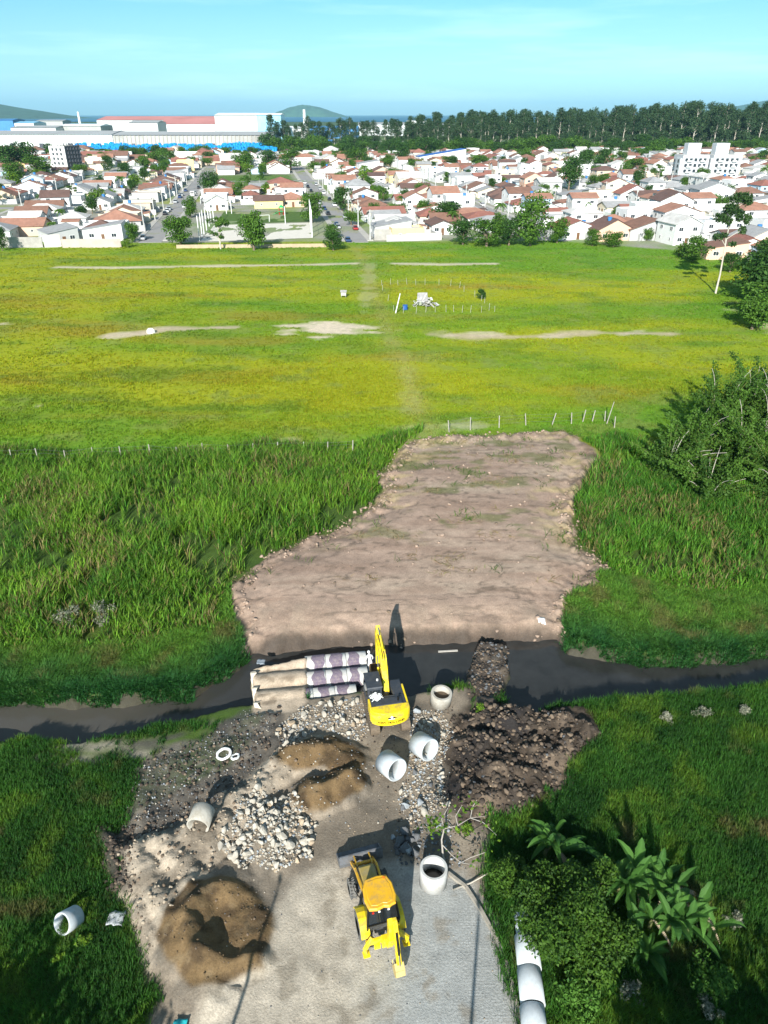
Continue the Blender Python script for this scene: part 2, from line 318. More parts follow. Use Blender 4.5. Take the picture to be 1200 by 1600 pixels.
def ground_col(x, y, z):
    n1, n2 = z['n1'], z['n2']; mixc = lambda c, k, t: c*(1-t[..., None])+np.asarray(k)*t[..., None]
    c = field_col(x, y)
    near = sst(80, 71, y); c = mixc(c, (.045, .085, .018), near*.9)
    # pale bare sand patches, the trodden trail
    px = 600+FPX*x/(y*math.cos(PITCH)+CAMH*math.sin(PITCH)); py = 800-FPX*(y*math.sin(PITCH)-CAMH*math.cos(PITCH))/(y*math.cos(PITCH)+CAMH*math.sin(PITCH))
    for a, b, ra, rb, k in SPOT_W:
        q = .85-np.hypot((x-a)/ra, (y-b)/rb)+(fbm(x*.4, y, 3.0, 45, 5)-.5)*2.6
        c = mixc(c, (.62, .52, .39), np.clip(q*2.2, 0, 1)*k)
    for tk in TRACKS: c = mixc(c, (.58, .50, .38), np.clip(1.5-linedist(x, y, tk)/(.75+1.3*vn(x, y, 9, 6)), 0, 1)*.85)
    for tk in STRIPS: c = mixc(c, (.52, .41, .30), np.clip(1.35-linedist(x, y, tk)/(.4+1.9*vn(x*.5, y, 4, 8))+(fbm(x*.5, y, 2.5, 76)-.5)*2, 0, 1)*.75)
    tr = np.exp(-(linedist(x, y, TRAIL)/(1.6+.6*vn(x, y, 5)))**2)*.40*(vn(x, y, 2.5, 5)*.6+.5); c = mixc(c, (.32, .28, .10), np.clip(tr, 0, 1))
    vg = sst(-1, 3, y-vedge(x))*sst(1500, 1100, y); c = mixc(c, (.30, .29, .25), vg*np.clip(fbm(x, y, 14, 46)*2.2-.35, .15, 1)); gu = (x+8)*-.157+(y-235)*.9876; gv = (x+8)*.9876+(y-235)*.157; c = mixc(c, (.10, .17, .03), sst(192, 200, gu)*sst(300, 292, gu)*sst(-60, -56, gv)*sst(-6, -10, gv)); c = mixc(c, (.06, .10, .03), sst(1100, 1500, y))
    # works
    pl = sst(-.3, .25, z['plat']); pt = fbm(x*.35, y, 2.6, 47)
    pc = c3(.360, .258, .196)*(1+.5*(pt-.5))[..., None]; pc = mixc(pc, (.42, .325, .245), np.clip((fbm(x*.22, y, 3, 48)-.48)*3, 0, 1)); pc = mixc(pc, (.29, .20, .148), np.clip((fbm(x*.18, y, 1.1, 67)-.52)*4, 0, .7)); pc = mixc(pc, (.10, .08, .06), np.clip((1-np.abs(2*fbm(x*.22+y*.06, y, 1.3, 68)-1)-.95)*14, 0, .6)); pc = mixc(pc, (.13, .095, .07), np.clip((1-np.abs(2*fbm(x*.3+y*.1, y, 2.4, 49)-1)-.95)*12, 0, .35))
    pc = mixc(pc, (.42, .33, .17), np.clip((fbm(x*.5, y, 1.2, 50)-.5)*4, 0, .7)*sst(1.0, 3.5, 6-z['plat'])*sst(52, 62, y)); pc = mixc(pc, (.10, .13, .03), np.clip((fbm(x*.4, y, 1.5, 51)-.58)*6, 0, .6)*sst(53, 60, y)); pc = mixc(pc, (.11, .085, .06), np.exp(-((z['plat']-.5)/.8)**2)*.5*sst(.35, .6, fbm(x, y, 1.4, 52))*sst(46, 50, y))
    pc = mixc(pc, (.36, .27, .20), sst(48, 46, y)*(.3+.5*np.clip((fbm(x, y*.35, .9, 69)-.4)*3, 0, 1)))
    c = mixc(c, pc, pl)
    yd = sst(-.3, .3, z['yard']); yc = c3(.235, .195, .148)*(1+.7*n1)[..., None]; yc = mixc(yc, (.12, .105, .085), np.clip((fbm(x, y, 1.8, 53)-.5)*3.5, 0, .8)); c = mixc(c, yc, yd)
    pv = sst(-.5, .6, z['pave']); dust = c3(.45, .395, .315)*(1+.35*(fbm(x, y, 1.0, 54)-.5)+.3*n2)[..., None]; dust = mixc(dust, (.325, .345, .34), sst(-3, 2.5, x+2.2*n1)*.85*sst(27, 23, y+2*n1)); dust = mixc(dust, (.24, .205, .155), np.clip((fbm(x, y, .8, 55)-.6)*5, 0, .6)); c = mixc(c, dust, pv)
    c = mixc(c, (.41, .345, .265), sst(-.3, .4, z['pale'])*(.75+.2*np.sign(n1))); c = mixc(c, (.17, .14, .105), sst(.0, .5, z['pale'])*np.clip((fbm(x, y, 1.3, 56)-.48)*5, 0, .8))
    dk = sst(-.3, .3, z['dark']); c = mixc(c, (.085, .077, .066), dk*(.8+.2*np.clip(n1*4, -1, 1))); c = mixc(c, (.20, .175, .14), dk*np.clip((fbm(x, y, .6, 57)-.6)*5, 0, .8))
    so_ = sst(-.3, .3, z['soil']); sc_ = c3(.052, .040, .030)*(1+1.0*n1)[..., None]; sc_ = mixc(sc_, (.17, .128, .092), np.clip((fbm(x, y, 1.7, 58)-.52)*5, 0, .9)); sc_ = mixc(sc_, (.02, .019, .02), np.clip((fbm(x, y, 2.6, 59)-.56)*5, 0, .85)); c = mixc(c, sc_, so_)
    c = mixc(c, (.05, .045, .04), sst(-.2, .4, z['mudl'])*.9); c = mixc(c, (.27, .24, .19), sst(-.3, .6, z['shelf'])*np.clip(.4+(fbm(x*.5, y, 1.6, 60)-.4)*3, 0, 1)); c = mixc(c, (.08, .075, .065), sst(-.2, .6, z['shelf'])*np.clip((fbm(x*.4, y, 1.9, 61)-.52)*5, 0, .8))
    sp = sst(-.3, .3, z['spit']); c = mixc(c, (.06, .05, .042), sp); c = mixc(c, (.15, .12, .09), sp*np.clip((fbm(x, y, .7, 62)-.5)*4, 0, 1))
    for k, col in (('s1', (.155, .102, .050)), ('s2', (.160, .106, .052))):
        s_ = sst(-.1, .2, z[k]); c = mixc(c, np.asarray(col)*(1+.5*n2)[..., None], s_); c = mixc(c, (.068, .046, .026), s_*np.clip((fbm(x, y, .8, 63)-.5)*5+.2, 0, .85)); c = mixc(c, (.19, .14, .08), s_*np.clip((fbm(x, y, .5, 70)-.6)*5, 0, .5))
    ch = sst(-.7, .0, z['chan'])*(1-sst(-.4, .2, z['spit']))*(1-sst(-.2, .2, z['sc'])); c = mixc(c, (.045, .037, .03), ch*.9)
    c = mixc(c, c3(.44, .355, .265)*(1+.35*(fbm(x, y, .8, 64)-.5))[..., None], sst(-.15, .15, z['sc'])); c = mixc(c, (.19, .145, .1), sst(0, .3, z['sc'])*np.clip((fbm(x*.6, y, .55, 65)-.58)*6, 0, .7))
    return np.clip(c, .004, .8)
SPOT_W = []
for a, b, ra, rb, k in PATCHES:
    x0, y0 = gp(a, b); x1, _ = gp(a+ra, b); _, y1 = gp(a, b-rb); SPOT_W.append((x0, y0, max(abs(x1-x0), .5), max(abs(y1-y0), .5), k))

def ax(segs):
    out = [segs[0][0]]
    for a, b, n0, n1 in segs:
        x = a; s = n0
        while x < b-1e-6:
            s = n0+(n1-n0)*(x-a)/(b-a); x = min(b, x+s); out.append(x)
    return np.array(out)
xp = ax([(0, 20, .13, .13), (20, 36, .15, .5), (36, 120, .6, 2.5), (120, 700, 4, 40), (700, 29000, 100, 5000)])
XS = np.concatenate([-xp[:0:-1], xp])
YS = ax([(-60, 13, 6, 2), (13, 48, .13, .13), (48, 90, .18, .45), (90, 240, .6, 1.6), (240, 1500, 4, 40), (1500, 4000, 100, 300), (4000, 5000, 60, 100)])
gx, gy = np.meshgrid(XS, YS); gx = gx.ravel(); gy = gy.ravel()
ZN = zones(gx, gy); GH = height(gx, gy, ZN); GC = ground_col(gx, gy, ZN)
nx, ny = len(XS), len(YS); ii = np.arange(nx*ny).reshape(ny, nx)
Q = np.stack([ii[:-1, :-1], ii[:-1, 1:], ii[1:, 1:], ii[1:, :-1]], -1).reshape(-1, 4)
pavew = sst(-.2, .5, ZN['pave'])*sst(1.5, 5.0, gx+2.5*ZN['n1'])*.55*sst(25.5, 23.5, gy); wet = np.maximum(sst(-.2, .4, ZN['dark'])*.7, np.maximum(sst(-.3, .3, ZN['chan']), sst(-.2, .2, ZN['spit'])))
def ground_mat():
    m = bpy.data.materials.new('ground_soil'); m.use_nodes = True; t = m.node_tree; N = t.nodes; b = N['Principled BSDF']; Lk = t.links.new
    a = N.new('ShaderNodeAttribute'); a.attribute_name = 'Col'; g = N.new('ShaderNodeNewGeometry')
    z1 = N.new('ShaderNodeTexNoise'); z1.inputs['Scale'].default_value = 9; z1.inputs['Detail'].default_value = 7; z1.inputs['Roughness'].default_value = .72; Lk(g.outputs['Position'], z1.inputs['Vector'])
    z2 = N.new('ShaderNodeTexNoise'); z2.inputs['Scale'].default_value = 1.1; z2.inputs['Detail'].default_value = 6; z2.inputs['Roughness'].default_value = .7; Lk(g.outputs['Position'], z2.inputs['Vector'])
    m1 = N.new('ShaderNodeMapRange'); m1.inputs[1].default_value = .25; m1.inputs[2].default_value = .75; m1.inputs[3].default_value = .68; m1.inputs[4].default_value = 1.32; Lk(z1.outputs[0], m1.inputs[0])
    m2 = N.new('ShaderNodeMapRange'); m2.inputs[1].default_value = .25; m2.inputs[2].default_value = .75; m2.inputs[3].default_value = .75; m2.inputs[4].default_value = 1.25; Lk(z2.outputs[0], m2.inputs[0])
    mm = N.new('ShaderNodeMath'); mm.operation = 'MULTIPLY'; Lk(m1.outputs[0], mm.inputs[0]); Lk(m2.outputs[0], mm.inputs[1])
    vm = N.new('ShaderNodeVectorMath'); vm.operation = 'SCALE'; Lk(a.outputs['Color'], vm.inputs[0]); Lk(mm.outputs[0], vm.inputs['Scale'])
    br = N.new('ShaderNodeTexBrick'); br.inputs['Scale'].default_value = 1.0; br.inputs['Brick Width'].default_value = .24; br.inputs['Row Height'].default_value = .13; br.inputs['Mortar Size'].default_value = .018
    br.inputs['Color1'].default_value = (1.08, 1.08, 1.1, 1); br.inputs['Color2'].default_value = (.88, .88, .9, 1); br.inputs['Mortar'].default_value = (.55, .53, .5, 1); Lk(g.outputs['Position'], br.inputs['Vector'])
    pw = N.new('ShaderNodeAttribute'); pw.attribute_name = 'pave'; pm = N.new('ShaderNodeMath'); pm.operation = 'MULTIPLY'; Lk(pw.outputs['Fac'], pm.inputs[0])
    r3 = N.new('ShaderNodeMapRange'); r3.inputs[1].default_value = .38; r3.inputs[2].default_value = .6; Lk(z2.outputs[0], r3.inputs[0]); Lk(r3.outputs[0], pm.inputs[1])
    mx = N.new('ShaderNodeMix'); mx.data_type = 'RGBA'; mx.inputs[6].default_value = (1, 1, 1, 1); Lk(br.outputs['Color'], mx.inputs[7]); Lk(pm.outputs[0], mx.inputs[0])
    mu = N.new('ShaderNodeVectorMath'); mu.operation = 'MULTIPLY'; Lk(vm.outputs[0], mu.inputs[0]); Lk(mx.outputs[2], mu.inputs[1]); Lk(mu.outputs[0], b.inputs['Base Color'])
    wt = N.new('ShaderNodeAttribute'); wt.attribute_name = 'wet'; rr = N.new('ShaderNodeMapRange'); rr.inputs[3].default_value = .95; rr.inputs[4].default_value = .5; Lk(wt.outputs['Fac'], rr.inputs[0]); Lk(rr.outputs[0], b.inputs['Roughness'])
    b.inputs['Specular IOR Level'].default_value = .2
    bp = N.new('ShaderNodeBump'); bp.inputs['Strength'].default_value = .65; bp.inputs['Distance'].default_value = .08; Lk(z1.outputs[0], bp.inputs['Height']); Lk(bp.outputs[0], b.inputs['Normal'])
    return m
tag(link('ground', np_mesh('ground', np.c_[gx, gy, GH], Q, None, {'Col': GC, 'pave': pavew, 'wet': wet}, True, [ground_mat()])), kind='structure')
def hz(x, y): return float(height(np.array([x]), np.array([y]))[0])

# ditch water, sea
def water_mat(name, col, rough, scale, strength):
    m = mat(name, col, rough, .35, .5, 0, 0, None, 0, .5); t = m.node_tree; N = t.nodes; b = N['Principled BSDF']
    g = N.new('ShaderNodeNewGeometry'); z = N.new('ShaderNodeTexNoise'); z.inputs['Scale'].default_value = scale; z.inputs['Detail'].default_value = 4
    bp = N.new('ShaderNodeBump'); bp.inputs['Strength'].default_value = strength; bp.inputs['Distance'].default_value = .03
    t.links.new(g.outputs['Position'], z.inputs['Vector']); t.links.new(z.outputs[0], bp.inputs['Height']); t.links.new(bp.outputs[0], b.inputs['Normal']); return m
m_ = MB(); m_.add([(-60, 28, -1), (60, 28, -1), (60, 46, -1), (-60, 46, -1)], [(0, 1, 2, 3)])
wm_ = water_mat('murky_water', (.032, .033, .032), .10, 3.0, .15); t_ = wm_.node_tree; N_ = t_.nodes; b_ = N_['Principled BSDF']; src = b_.inputs['Base Color'].links[0].from_socket
g_ = N_.new('ShaderNodeNewGeometry'); s_ = N_.new('ShaderNodeSeparateXYZ'); q_ = N_.new('ShaderNodeTexNoise'); q_.inputs['Scale'].default_value = .5; q_.inputs['Detail'].default_value = 6
a_ = N_.new('ShaderNodeMath'); a_.operation = 'MULTIPLY_ADD'; a_.inputs[1].default_value = 9; r_ = N_.new('ShaderNodeMapRange'); r_.inputs[1].default_value = -5; r_.inputs[2].default_value = -15; r_.inputs[4].default_value = .85
i_ = N_.new('ShaderNodeMix'); i_.data_type = 'RGBA'; i_.inputs[7].default_value = (.082, .076, .064, 1)
t_.links.new(g_.outputs['Position'], s_.inputs[0]); t_.links.new(g_.outputs['Position'], q_.inputs['Vector']); t_.links.new(q_.outputs[0], a_.inputs[0]); t_.links.new(s_.outputs[0], a_.inputs[2]); t_.links.new(a_.outputs[0], r_.inputs[0]); t_.links.new(r_.outputs[0], i_.inputs[0]); t_.links.new(src, i_.inputs[6]); t_.links.new(i_.outputs[2], b_.inputs['Base Color'])
tag(m_.build('ditch_water', wm_), kind='structure')
m_ = MB(); m_.add([(-29000, 4450, -.6), (29000, 4450, -.6), (29000, 30000, -.6), (-29000, 30000, -.6)], [(0, 1, 2, 3)])
tag(m_.build('sea', water_mat('sea_water', (.012, .10, .19), .5, .01, .2)), kind='structure')

# hills and island
def hill(name, x0, x1, y, top, seed, cols=60, rows=26, peak=.5):
    u = np.linspace(0, 1, cols); v = np.linspace(0, 1, rows); U, Vv = np.meshgrid(u, v)
    prof = np.sin(np.pi*np.clip(U, 0, 1))**.9*np.interp(U, [0, peak, 1], [.75, 1, .55])
    H = top*prof*np.sin(np.pi*Vv)**.8*(.72+.5*fbm(U*7, Vv*4+seed, 1.3, seed)); X = x0+(x1-x0)*U; Y = y+(Vv-.5)*(x1-x0)*.45
    i_ = np.arange(cols*rows).reshape(rows, cols); q = np.stack([i_[:-1, :-1], i_[:-1, 1:], i_[1:, 1:], i_[1:, :-1]], -1).reshape(-1, 4)
    tag(link(name, np_mesh(name, np.c_[X.ravel(), Y.ravel(), H.ravel()-3], q, None, None, True, [mat('hill_forest', (.035, .085, .045), .95, .5, .01, 0)])), kind='structure')
hill('hill', -7000, -3000, 8000, 290, 3, peak=.6)
hill('island_hill', -1830, -520, 12500, 172, 8, peak=.5)
hill('headland', 4300, 9500, 12000, 340, 5, peak=.6)

# the air: islands and the far shore fade in it
hm = bpy.data.materials.new('haze_air'); hm.use_nodes = True; hn = hm.node_tree; hn.nodes.clear(); ho = hn.nodes.new('ShaderNodeOutputMaterial'); hv = hn.nodes.new('ShaderNodeVolumePrincipled')
hv.inputs['Color'].default_value = (.42, .80, 1.0, 1); hv.inputs['Density'].default_value = 4.2e-5; hv.inputs['Anisotropy'].default_value = 0.0; hn.links.new(hv.outputs[0], ho.inputs['Volume'])
tag(MB().box((0, 15200, 197), (60000, 31000, 406)).build('haze', hm), kind='stuff')
# ------------------------------------------------------------------ works: pipes, rings, machines, rocks
M_CONC = mat('pale_concrete', (.52, .52, .50), .85, .14, 4, .15, dirt=(.33, .29, .23), dirt_amt=.55)
M_CONCD = mat('weathered_concrete', (.40, .38, .33), .9, .2, 4, .3, dirt=(.22, .19, .14), dirt_amt=.7)
M_CONCB = mat('bluish_white_concrete', (.49, .53, .55), .85, .14, 3, .15, dirt=(.33, .31, .27), dirt_amt=.6)
M_PURP = mat('grey_violet_geotextile', (.155, .125, .165), .95, .25, 7, .4, dirt=(.32, .27, .24), dirt_amt=.5)
M_YEL = mat('yellow_machine_paint', (.85, .62, .015), .38, .08, 4, 0, dirt=(.30, .22, .11), dirt_amt=.85, spec=.4)
M_YELO = mat('warm_yellow_machine_paint', (.74, .40, .02), .4, .08, 3, 0, dirt=(.30, .22, .12), dirt_amt=.8, spec=.4)
M_DRK = mat('dark_painted_steel', (.035, .042, .055), .5, .2, 6, 0, dirt=(.12, .11, .10), dirt_amt=.4, spec=.5)
M_BLK = mat('black_lettering', (.008, .008, .008), .5, .1)
M_WHT = mat('white_paint', (.75, .75, .72), .5, .05)
M_GLS = mat('dark_cab_glass', (.012, .016, .02), .06, .2, 2, 0, spec=.8)
M_RUB = mat('black_rubber', (.022, .021, .02), .85, .2, 12, .2, dirt=(.16, .14, .11), dirt_amt=.8)
M_TYG = mat('dusty_tyre_rubber', (.13, .13, .125), .95, .25, 9, .3, dirt=(.25, .23, .19), dirt_amt=.7)
M_STL = mat('worn_bucket_steel', (.16, .17, .185), .55, .25, 5, .1, metal=.3, dirt=(.11, .09, .07), dirt_amt=.6)
M_RUST = mat('rusty_bucket_steel', (.30, .17, .075), .8, .3, 6, .2, dirt=(.12, .07, .04), dirt_amt=.6)
M_CHR = mat('hydraulic_rod_steel', (.55, .55, .55), .25, .05, metal=.9)
M_MUDT = mat('muddy_track_steel', (.15, .115, .08), .9, .3, 8, .4, dirt=(.06, .05, .04), dirt_amt=.6)
M_RED = mat('red_lamp_plastic', (.5, .02, .015), .4, .05)

def pipe_mesh(ro, ri, h, n=40, rough=.0):
    "a hollow ring standing on z = 0"
    b = MB(); vs = []; 
    for k in range(n):
        a = 2*math.pi*k/n; c, s = math.cos(a), math.sin(a)
        vs += [(ro*c, ro*s, 0), (ro*c, ro*s, h-.03), ((ro-.03)*c, (ro-.03)*s, h), (ri*c, ri*s, h), (ri*c, ri*s, 0)]
    fs = []
    for k in range(n):
        i = 5*k; j = 5*((k+1) % n)
        fs += [(i, j, j+1, i+1), (i+1, j+1, j+2, i+2), (i+2, j+2, j+3, i+3), (i+3, j+3, j+4, i+4), (i+4, j+4, j, i)]
    b.add(vs, fs); return b
def pipe(name, label, cat, ro, ri, h, m, loc, rot=(0, 0, 0), group=None, rim=None):
    o = thing(name, label, cat, loc, rot if isinstance(rot, tuple) else (0, 0, rot), group)
    ob = pipe_mesh(ro, ri, h).build('barrel', m, o, smooth=False)
    for p in ob.data.polygons: p.use_smooth = abs(p.normal.z) < .9
    return o
def aimrot(d):  # rotation that takes +Z to d
    return tuple(Vector(d).to_track_quat('Z', 'Y').to_euler())

def at(px, py, z): x, y = gp(px, py, z); return x, y
# buried culvert pipes: three rows, three exposed sections each, joints wrapped in geotextile bands
ang = math.atan(.14); PDIR = Vector((math.cos(ang), math.sin(ang), 0)); PR = .72
row_names = ('far', 'middle', 'near')
row_end = {1.75: (-1.35), 0.0: (-1.2), -1.75: (-1.95)}
for k, nm in ((1.75, 'farthest'), (0.0, 'middle'), (-1.75, 'nearest')):
    xe = row_end[k]
    for j in range(3):
        x1 = xe-1.5*j; x0 = x1-1.5+.02
        c = Vector((x0, x0*.14+PIPE_Y0+k, -.78))
        lab = ('open end section of the %s buried pipe row, beside the excavator bucket', 'middle exposed section of the %s buried pipe row, between violet bands', 'last exposed section of the %s pipe row, running in under the sand')[j] % nm
        o = pipe('concrete_pipe', lab, 'pipe', PR, PR-.09, 1.48/ math.cos(ang), M_CONC, c, aimrot(PDIR), 'culvert pipes laid in three rows')
    for j in range(3):
        xc = xe-.95-1.28*j; wd = .78 if j else .7
        b = MB(); n = 24; r = PR+.035; vs = []
        for q in range(n+1):
            a = math.pi*(-.12+1.24*q/n); wob = .06*math.sin(q*.9+j*2+k); w2 = wd/2*(1+.25*math.sin(q*.35+j+k))
            for e in (-w2+wob, w2+wob): vs.append((e, r*math.cos(a), r*math.sin(a)))
            for e in (w2+wob, -w2+wob): vs.append((e, (r-.025)*math.cos(a), (r-.025)*math.sin(a)))
        fs = [(4*q+e, 4*q+(e+1) % 4, 4*q+4+(e+1) % 4, 4*q+4+e) for q in range(n) for e in range(4)]
        b.add(vs, fs)
        o = b.build('geotextile_band', M_PURP, None, (xc, xc*.14+PIPE_Y0+k, -.78), (0, 0, ang), smooth=False)
        tag(o, ('grey violet cloth band round the joint nearest the open end, %s pipe row', 'grey violet cloth band round the middle joint of the %s pipe row', 'grey violet cloth band beside the sand cover on the %s pipe row')[j] % nm, 'cloth band', 'cloth bands round the pipe joints')
# cloth ends hanging at the left end of the sand cover
for k, (y0, y1, lab) in enumerate(((1042, 1066, 'pale cloth end sheet by the farthest buried pipe mouth at the left'), (1066, 1090, 'pale cloth end sheet by the middle buried pipe mouth at the left'), (1090, 1112, 'pale cloth end sheet by the nearest buried pipe mouth at the left'))):
    xa, ya = gp(391+2*k, y0, 0); xb, yb = gp(393+3*k, y1, 0); b = MB(); n = 9; vs = []
    for q in range(n):
        f = q/(n-1); X = xa+(xb-xa)*f; Y = ya+(yb-ya)*f; zt = -.7+.78*math.sin(math.pi*min(max(f, .06), .94))+.04*math.sin(q*2.3)
        vs += [(X, Y, -1.0), (X+.03*math.sin(q*3), Y, zt), (X+.34+.12*math.sin(q*2.1+k), Y, zt+.05)]
    fs = [(3*q+e, 3*q+e+1, 3*q+4+e, 3*q+3+e) for q in range(n-1) for e in (0, 1)]
    o = b.add(vs, fs).build('cloth_sheet', mat('pale_cloth', (.60, .53, .42), .95, .15, 6, .3)); tag(o, lab, 'cloth sheet', 'cloth sheets at the left pipe mouths')
    sm = o.modifiers.new('thick', 'SOLIDIFY'); sm.thickness = .02
# upright rings and loose pipes
def on(px, py, dz=0):
    x, y = gp(px, py, 0)
    for _ in range(4): x, y = gp(px, py, hz(x, y)+dz)
    return x, y, hz(x, y)
x, y, z = on(677, 1385); pipe('manhole_ring', 'large white concrete ring standing upright at the corner of the paved yard', 'concrete ring', .72, .58, 1.25, M_CONC, (x, y+.25, z-.05))
b = MB(); b.add([(.57*math.cos(2*math.pi*k/24), .57*math.sin(2*math.pi*k/24), .35) for k in range(24)], [tuple(range(24))]); tag(b.build('ring_water', mat('black_mud_water', (.02, .018, .015), .2, .2), None, (x, y+.25, z-.05)), kind='structure')
x, y, z = on(688, 1098); pipe('manhole_ring', 'weathered beige concrete ring standing at the edge of the dark ditch water', 'concrete ring', .72, .55, 1.0, M_CONCD, (x, y, max(z, -.75)), (R(4), R(3), 0))
b = MB(); b.add([(.55*math.cos(2*math.pi*k/24), .55*math.sin(2*math.pi*k/24), .55) for k in range(24)], [tuple(range(24))]); tag(b.build('ring_mud', mat('brown_ring_mud', (.10, .075, .05), .9, .3), None, (x, y, max(z, -.75))), kind='structure')
def lying(px, py, d, ro, h, m, lab, name='concrete_pipe', sink=0.0, group=None, cat='pipe'):
    "px, py: photo position of the pipe's middle; d: axis direction from back to open mouth"
    x, y, z = on(px, py, ro); d = Vector(d).normalized(); c = Vector((x, y, z+ro-sink))
    return pipe(name, lab, cat, ro, ro-.065, h, m, c-d*h/2, aimrot(d), group)
lying(611, 1196, (.58, -.76, .22), .72, 1.25, M_CONCB, 'bluish white concrete pipe lying tilted on bare soil, nearer the brown sand pile')
lying(662, 1166, (.62, -.74, .22), .72, 1.2, M_CONCB, 'bluish white concrete pipe lying on rubble between excavator and dark soil heap')
lying(107, 1436, (-.42, -.80, .55), .54, .9, M_CONCB, 'white concrete pipe tipped up in green grass at the left', sink=.1)
lying(313, 1272, (.12, .99, .05), .62, 1.1, M_CONCD, 'grey concrete pipe half sunk in dark mud left of the rock heap', sink=.28)
for i, (px, py, lab) in enumerate(((834, 1588, 'white pipe in the kerbside row, nearest the bottom edge'), (829, 1528, 'white pipe in the kerbside row, second from the bottom edge'), (824, 1474, 'white pipe in the kerbside row, partly hidden by bush leaves'), (823, 1436, 'white pipe at the far end of the kerbside row, mostly under leaves'))):
    x, y = gp(px, py, 1.3)
    pipe('concrete_pipe', lab, 'pipe', .55, .48, 1.5, M_CONCB, (x+.05, y-.75, hz(x, y)+.53), aimrot((.05, 1, 0)), 'white pipes in a row along the kerb')
# two pale hose rings
def torus(name, lab, x, y, z, Rr, r, m, rot=(0, 0, 0)):
    b = MB(); pts = [(Rr*math.cos(2*math.pi*k/20), Rr*.8*math.sin(2*math.pi*k/20), .02*math.sin(k*1.7)) for k in range(21)]
    return tag(b.tube(pts, r, 8, False).build(name, m, None, (x, y, z), rot, smooth=True), lab, 'hose coil')
x, y, z = on(350, 1180); torus('hose_coil', 'larger white coil of hose on the dark mud by the ditch', x, y, z+.12, .42, .09, M_WHT, (R(14), R(-8), .4))
x, y, z = on(368, 1184); torus('hose_coil', 'smaller white coil of hose beside the larger one on mud', x, y, z+.1, .26, .08, M_WHT, (R(-10), R(12), 1.2))
# kerb
kp = [on(a, b_) for a, b_ in ((700, 1366), (728, 1388), (752, 1425), (775, 1467), (792, 1510), (805, 1560), (815, 1610))]
b = MB()
for p, q in zip(kp, kp[1:]): b.bar((p[0], p[1], .05), (q[0], q[1], .05), .16, .26)
tag(b.build('kerb', mat('kerb_concrete', (.33, .30, .25), .9, .25, 5, .3)), 'narrow concrete kerb curving along the right edge of the paved yard', 'kerb')

def text(s, size, m, name, parent, loc, rot, depth=.006):
    cu = bpy.data.curves.new('lettering', 'FONT'); cu.body = s; cu.size = size; cu.align_x = 'CENTER'; cu.align_y = 'CENTER'; cu.extrude = depth; cu.offset = .008*size/.3
    t_ = bpy.data.objects.new('lettering', cu); COL.objects.link(t_); dg = bpy.context.evaluated_depsgraph_get(); me = bpy.data.meshes.new_from_object(t_.evaluated_get(dg))
    bpy.data.objects.remove(t_); me.materials.clear(); me.materials.append(m); return link(name, me, parent, loc, rot)
# ---- excavator
EX = (.10, 35.25); HE = R(11)
ex = thing('excavator', 'yellow tracked excavator reaching over the ditch with its arm folded down', 'excavator', (EX[0], EX[1], .02), HE)
for s in (-1, 1):
    b = MB(); pr = []
    for k in range(9): a = math.pi/2+math.pi*k/8; pr.append((-1.45+.42*math.cos(a), .43+.42*math.sin(a)))
    for k in range(9): a = -math.pi/2+math.pi*k/8; pr.append((1.45+.42*math.cos(a), .43+.42*math.sin(a)))
    b.prism(pr, s*1.0-.3, s*1.0+.3)
    for k in range(15): b.box((s*1.0, -1.45+k*.207, .87), (.62, .06, .05)); b.box((s*1.0, -1.45+k*.207, .0), (.62, .06, .04))
    b.build('track', M_MUDT, ex, bevel=.015)
b = MB(); b.box((0, 0, .6), (1.4, 1.9, .4)); b.tube([(0, 0, .78), (0, 0, 1.05)], .62, 20); b.build('undercarriage', M_MUDT, ex)
b = MB(); b.box((0, -.1, 1.15), (2.5, 3.1, .2)); b.box((.85, .75, 1.5), (.75, 1.3, .5)); b.box((-.05, .2, 1.45), (.55, 1.3, .6)); b.build('upper_frame', M_DRK, ex, bevel=.03)
# counterweight: curved back
b = MB(); secs = []
for zz, sc_ in ((1.06, .96), (1.25, 1.0), (1.95, 1.0), (2.1, .97)):
    ring = [Vector((x_*sc_, -1.25, zz)) for x_ in (1.28, -1.28)]; n = 12
    for k in range(n+1):
        a = math.pi*(1-k/n)
        u = -math.cos(a); xx = -1.28*math.cos(math.pi*k/n); ring.append(Vector((xx*sc_, -1.55-.52*sc_*(1-(xx/1.28)**2)**.6, zz)))
    secs.append(ring)
b.loft(secs); cw = b.build('counterweight', M_YEL, ex, bevel=.03)
ym = lambda xx: -1.55-.52*(1-(xx/1.28)**2)**.6
# side panels in yellow, dark engine hood
MB().box((1.2, -.35, 1.62), (.12, 1.78, .85)).build('side_panel', M_YEL, ex, bevel=.02); MB().box((-1.2, -.85, 1.62), (.12, .8, .85)).build('side_panel', M_YEL, ex, bevel=.02)
b = MB(); b.box((0, -.88, 1.95), (2.26, 1.0, .22)); b.box((.78, .35, 1.82), (.7, 1.35, .4)); b.box((0, -.95, 2.1), (1.75, .62, .09)); hood = b.build('engine_hood', M_DRK, ex, bevel=.03)
MB().tube([(.62, -1.0, 2.1), (.62, -1.0, 2.42)], .06, 10).build('exhaust_pipe', M_BLK, hood)
MB().tube([(-.3, -.62, 2.14), (-.3, -.62, 2.18)], .035, 8).build('filler_cap', M_WHT, hood)
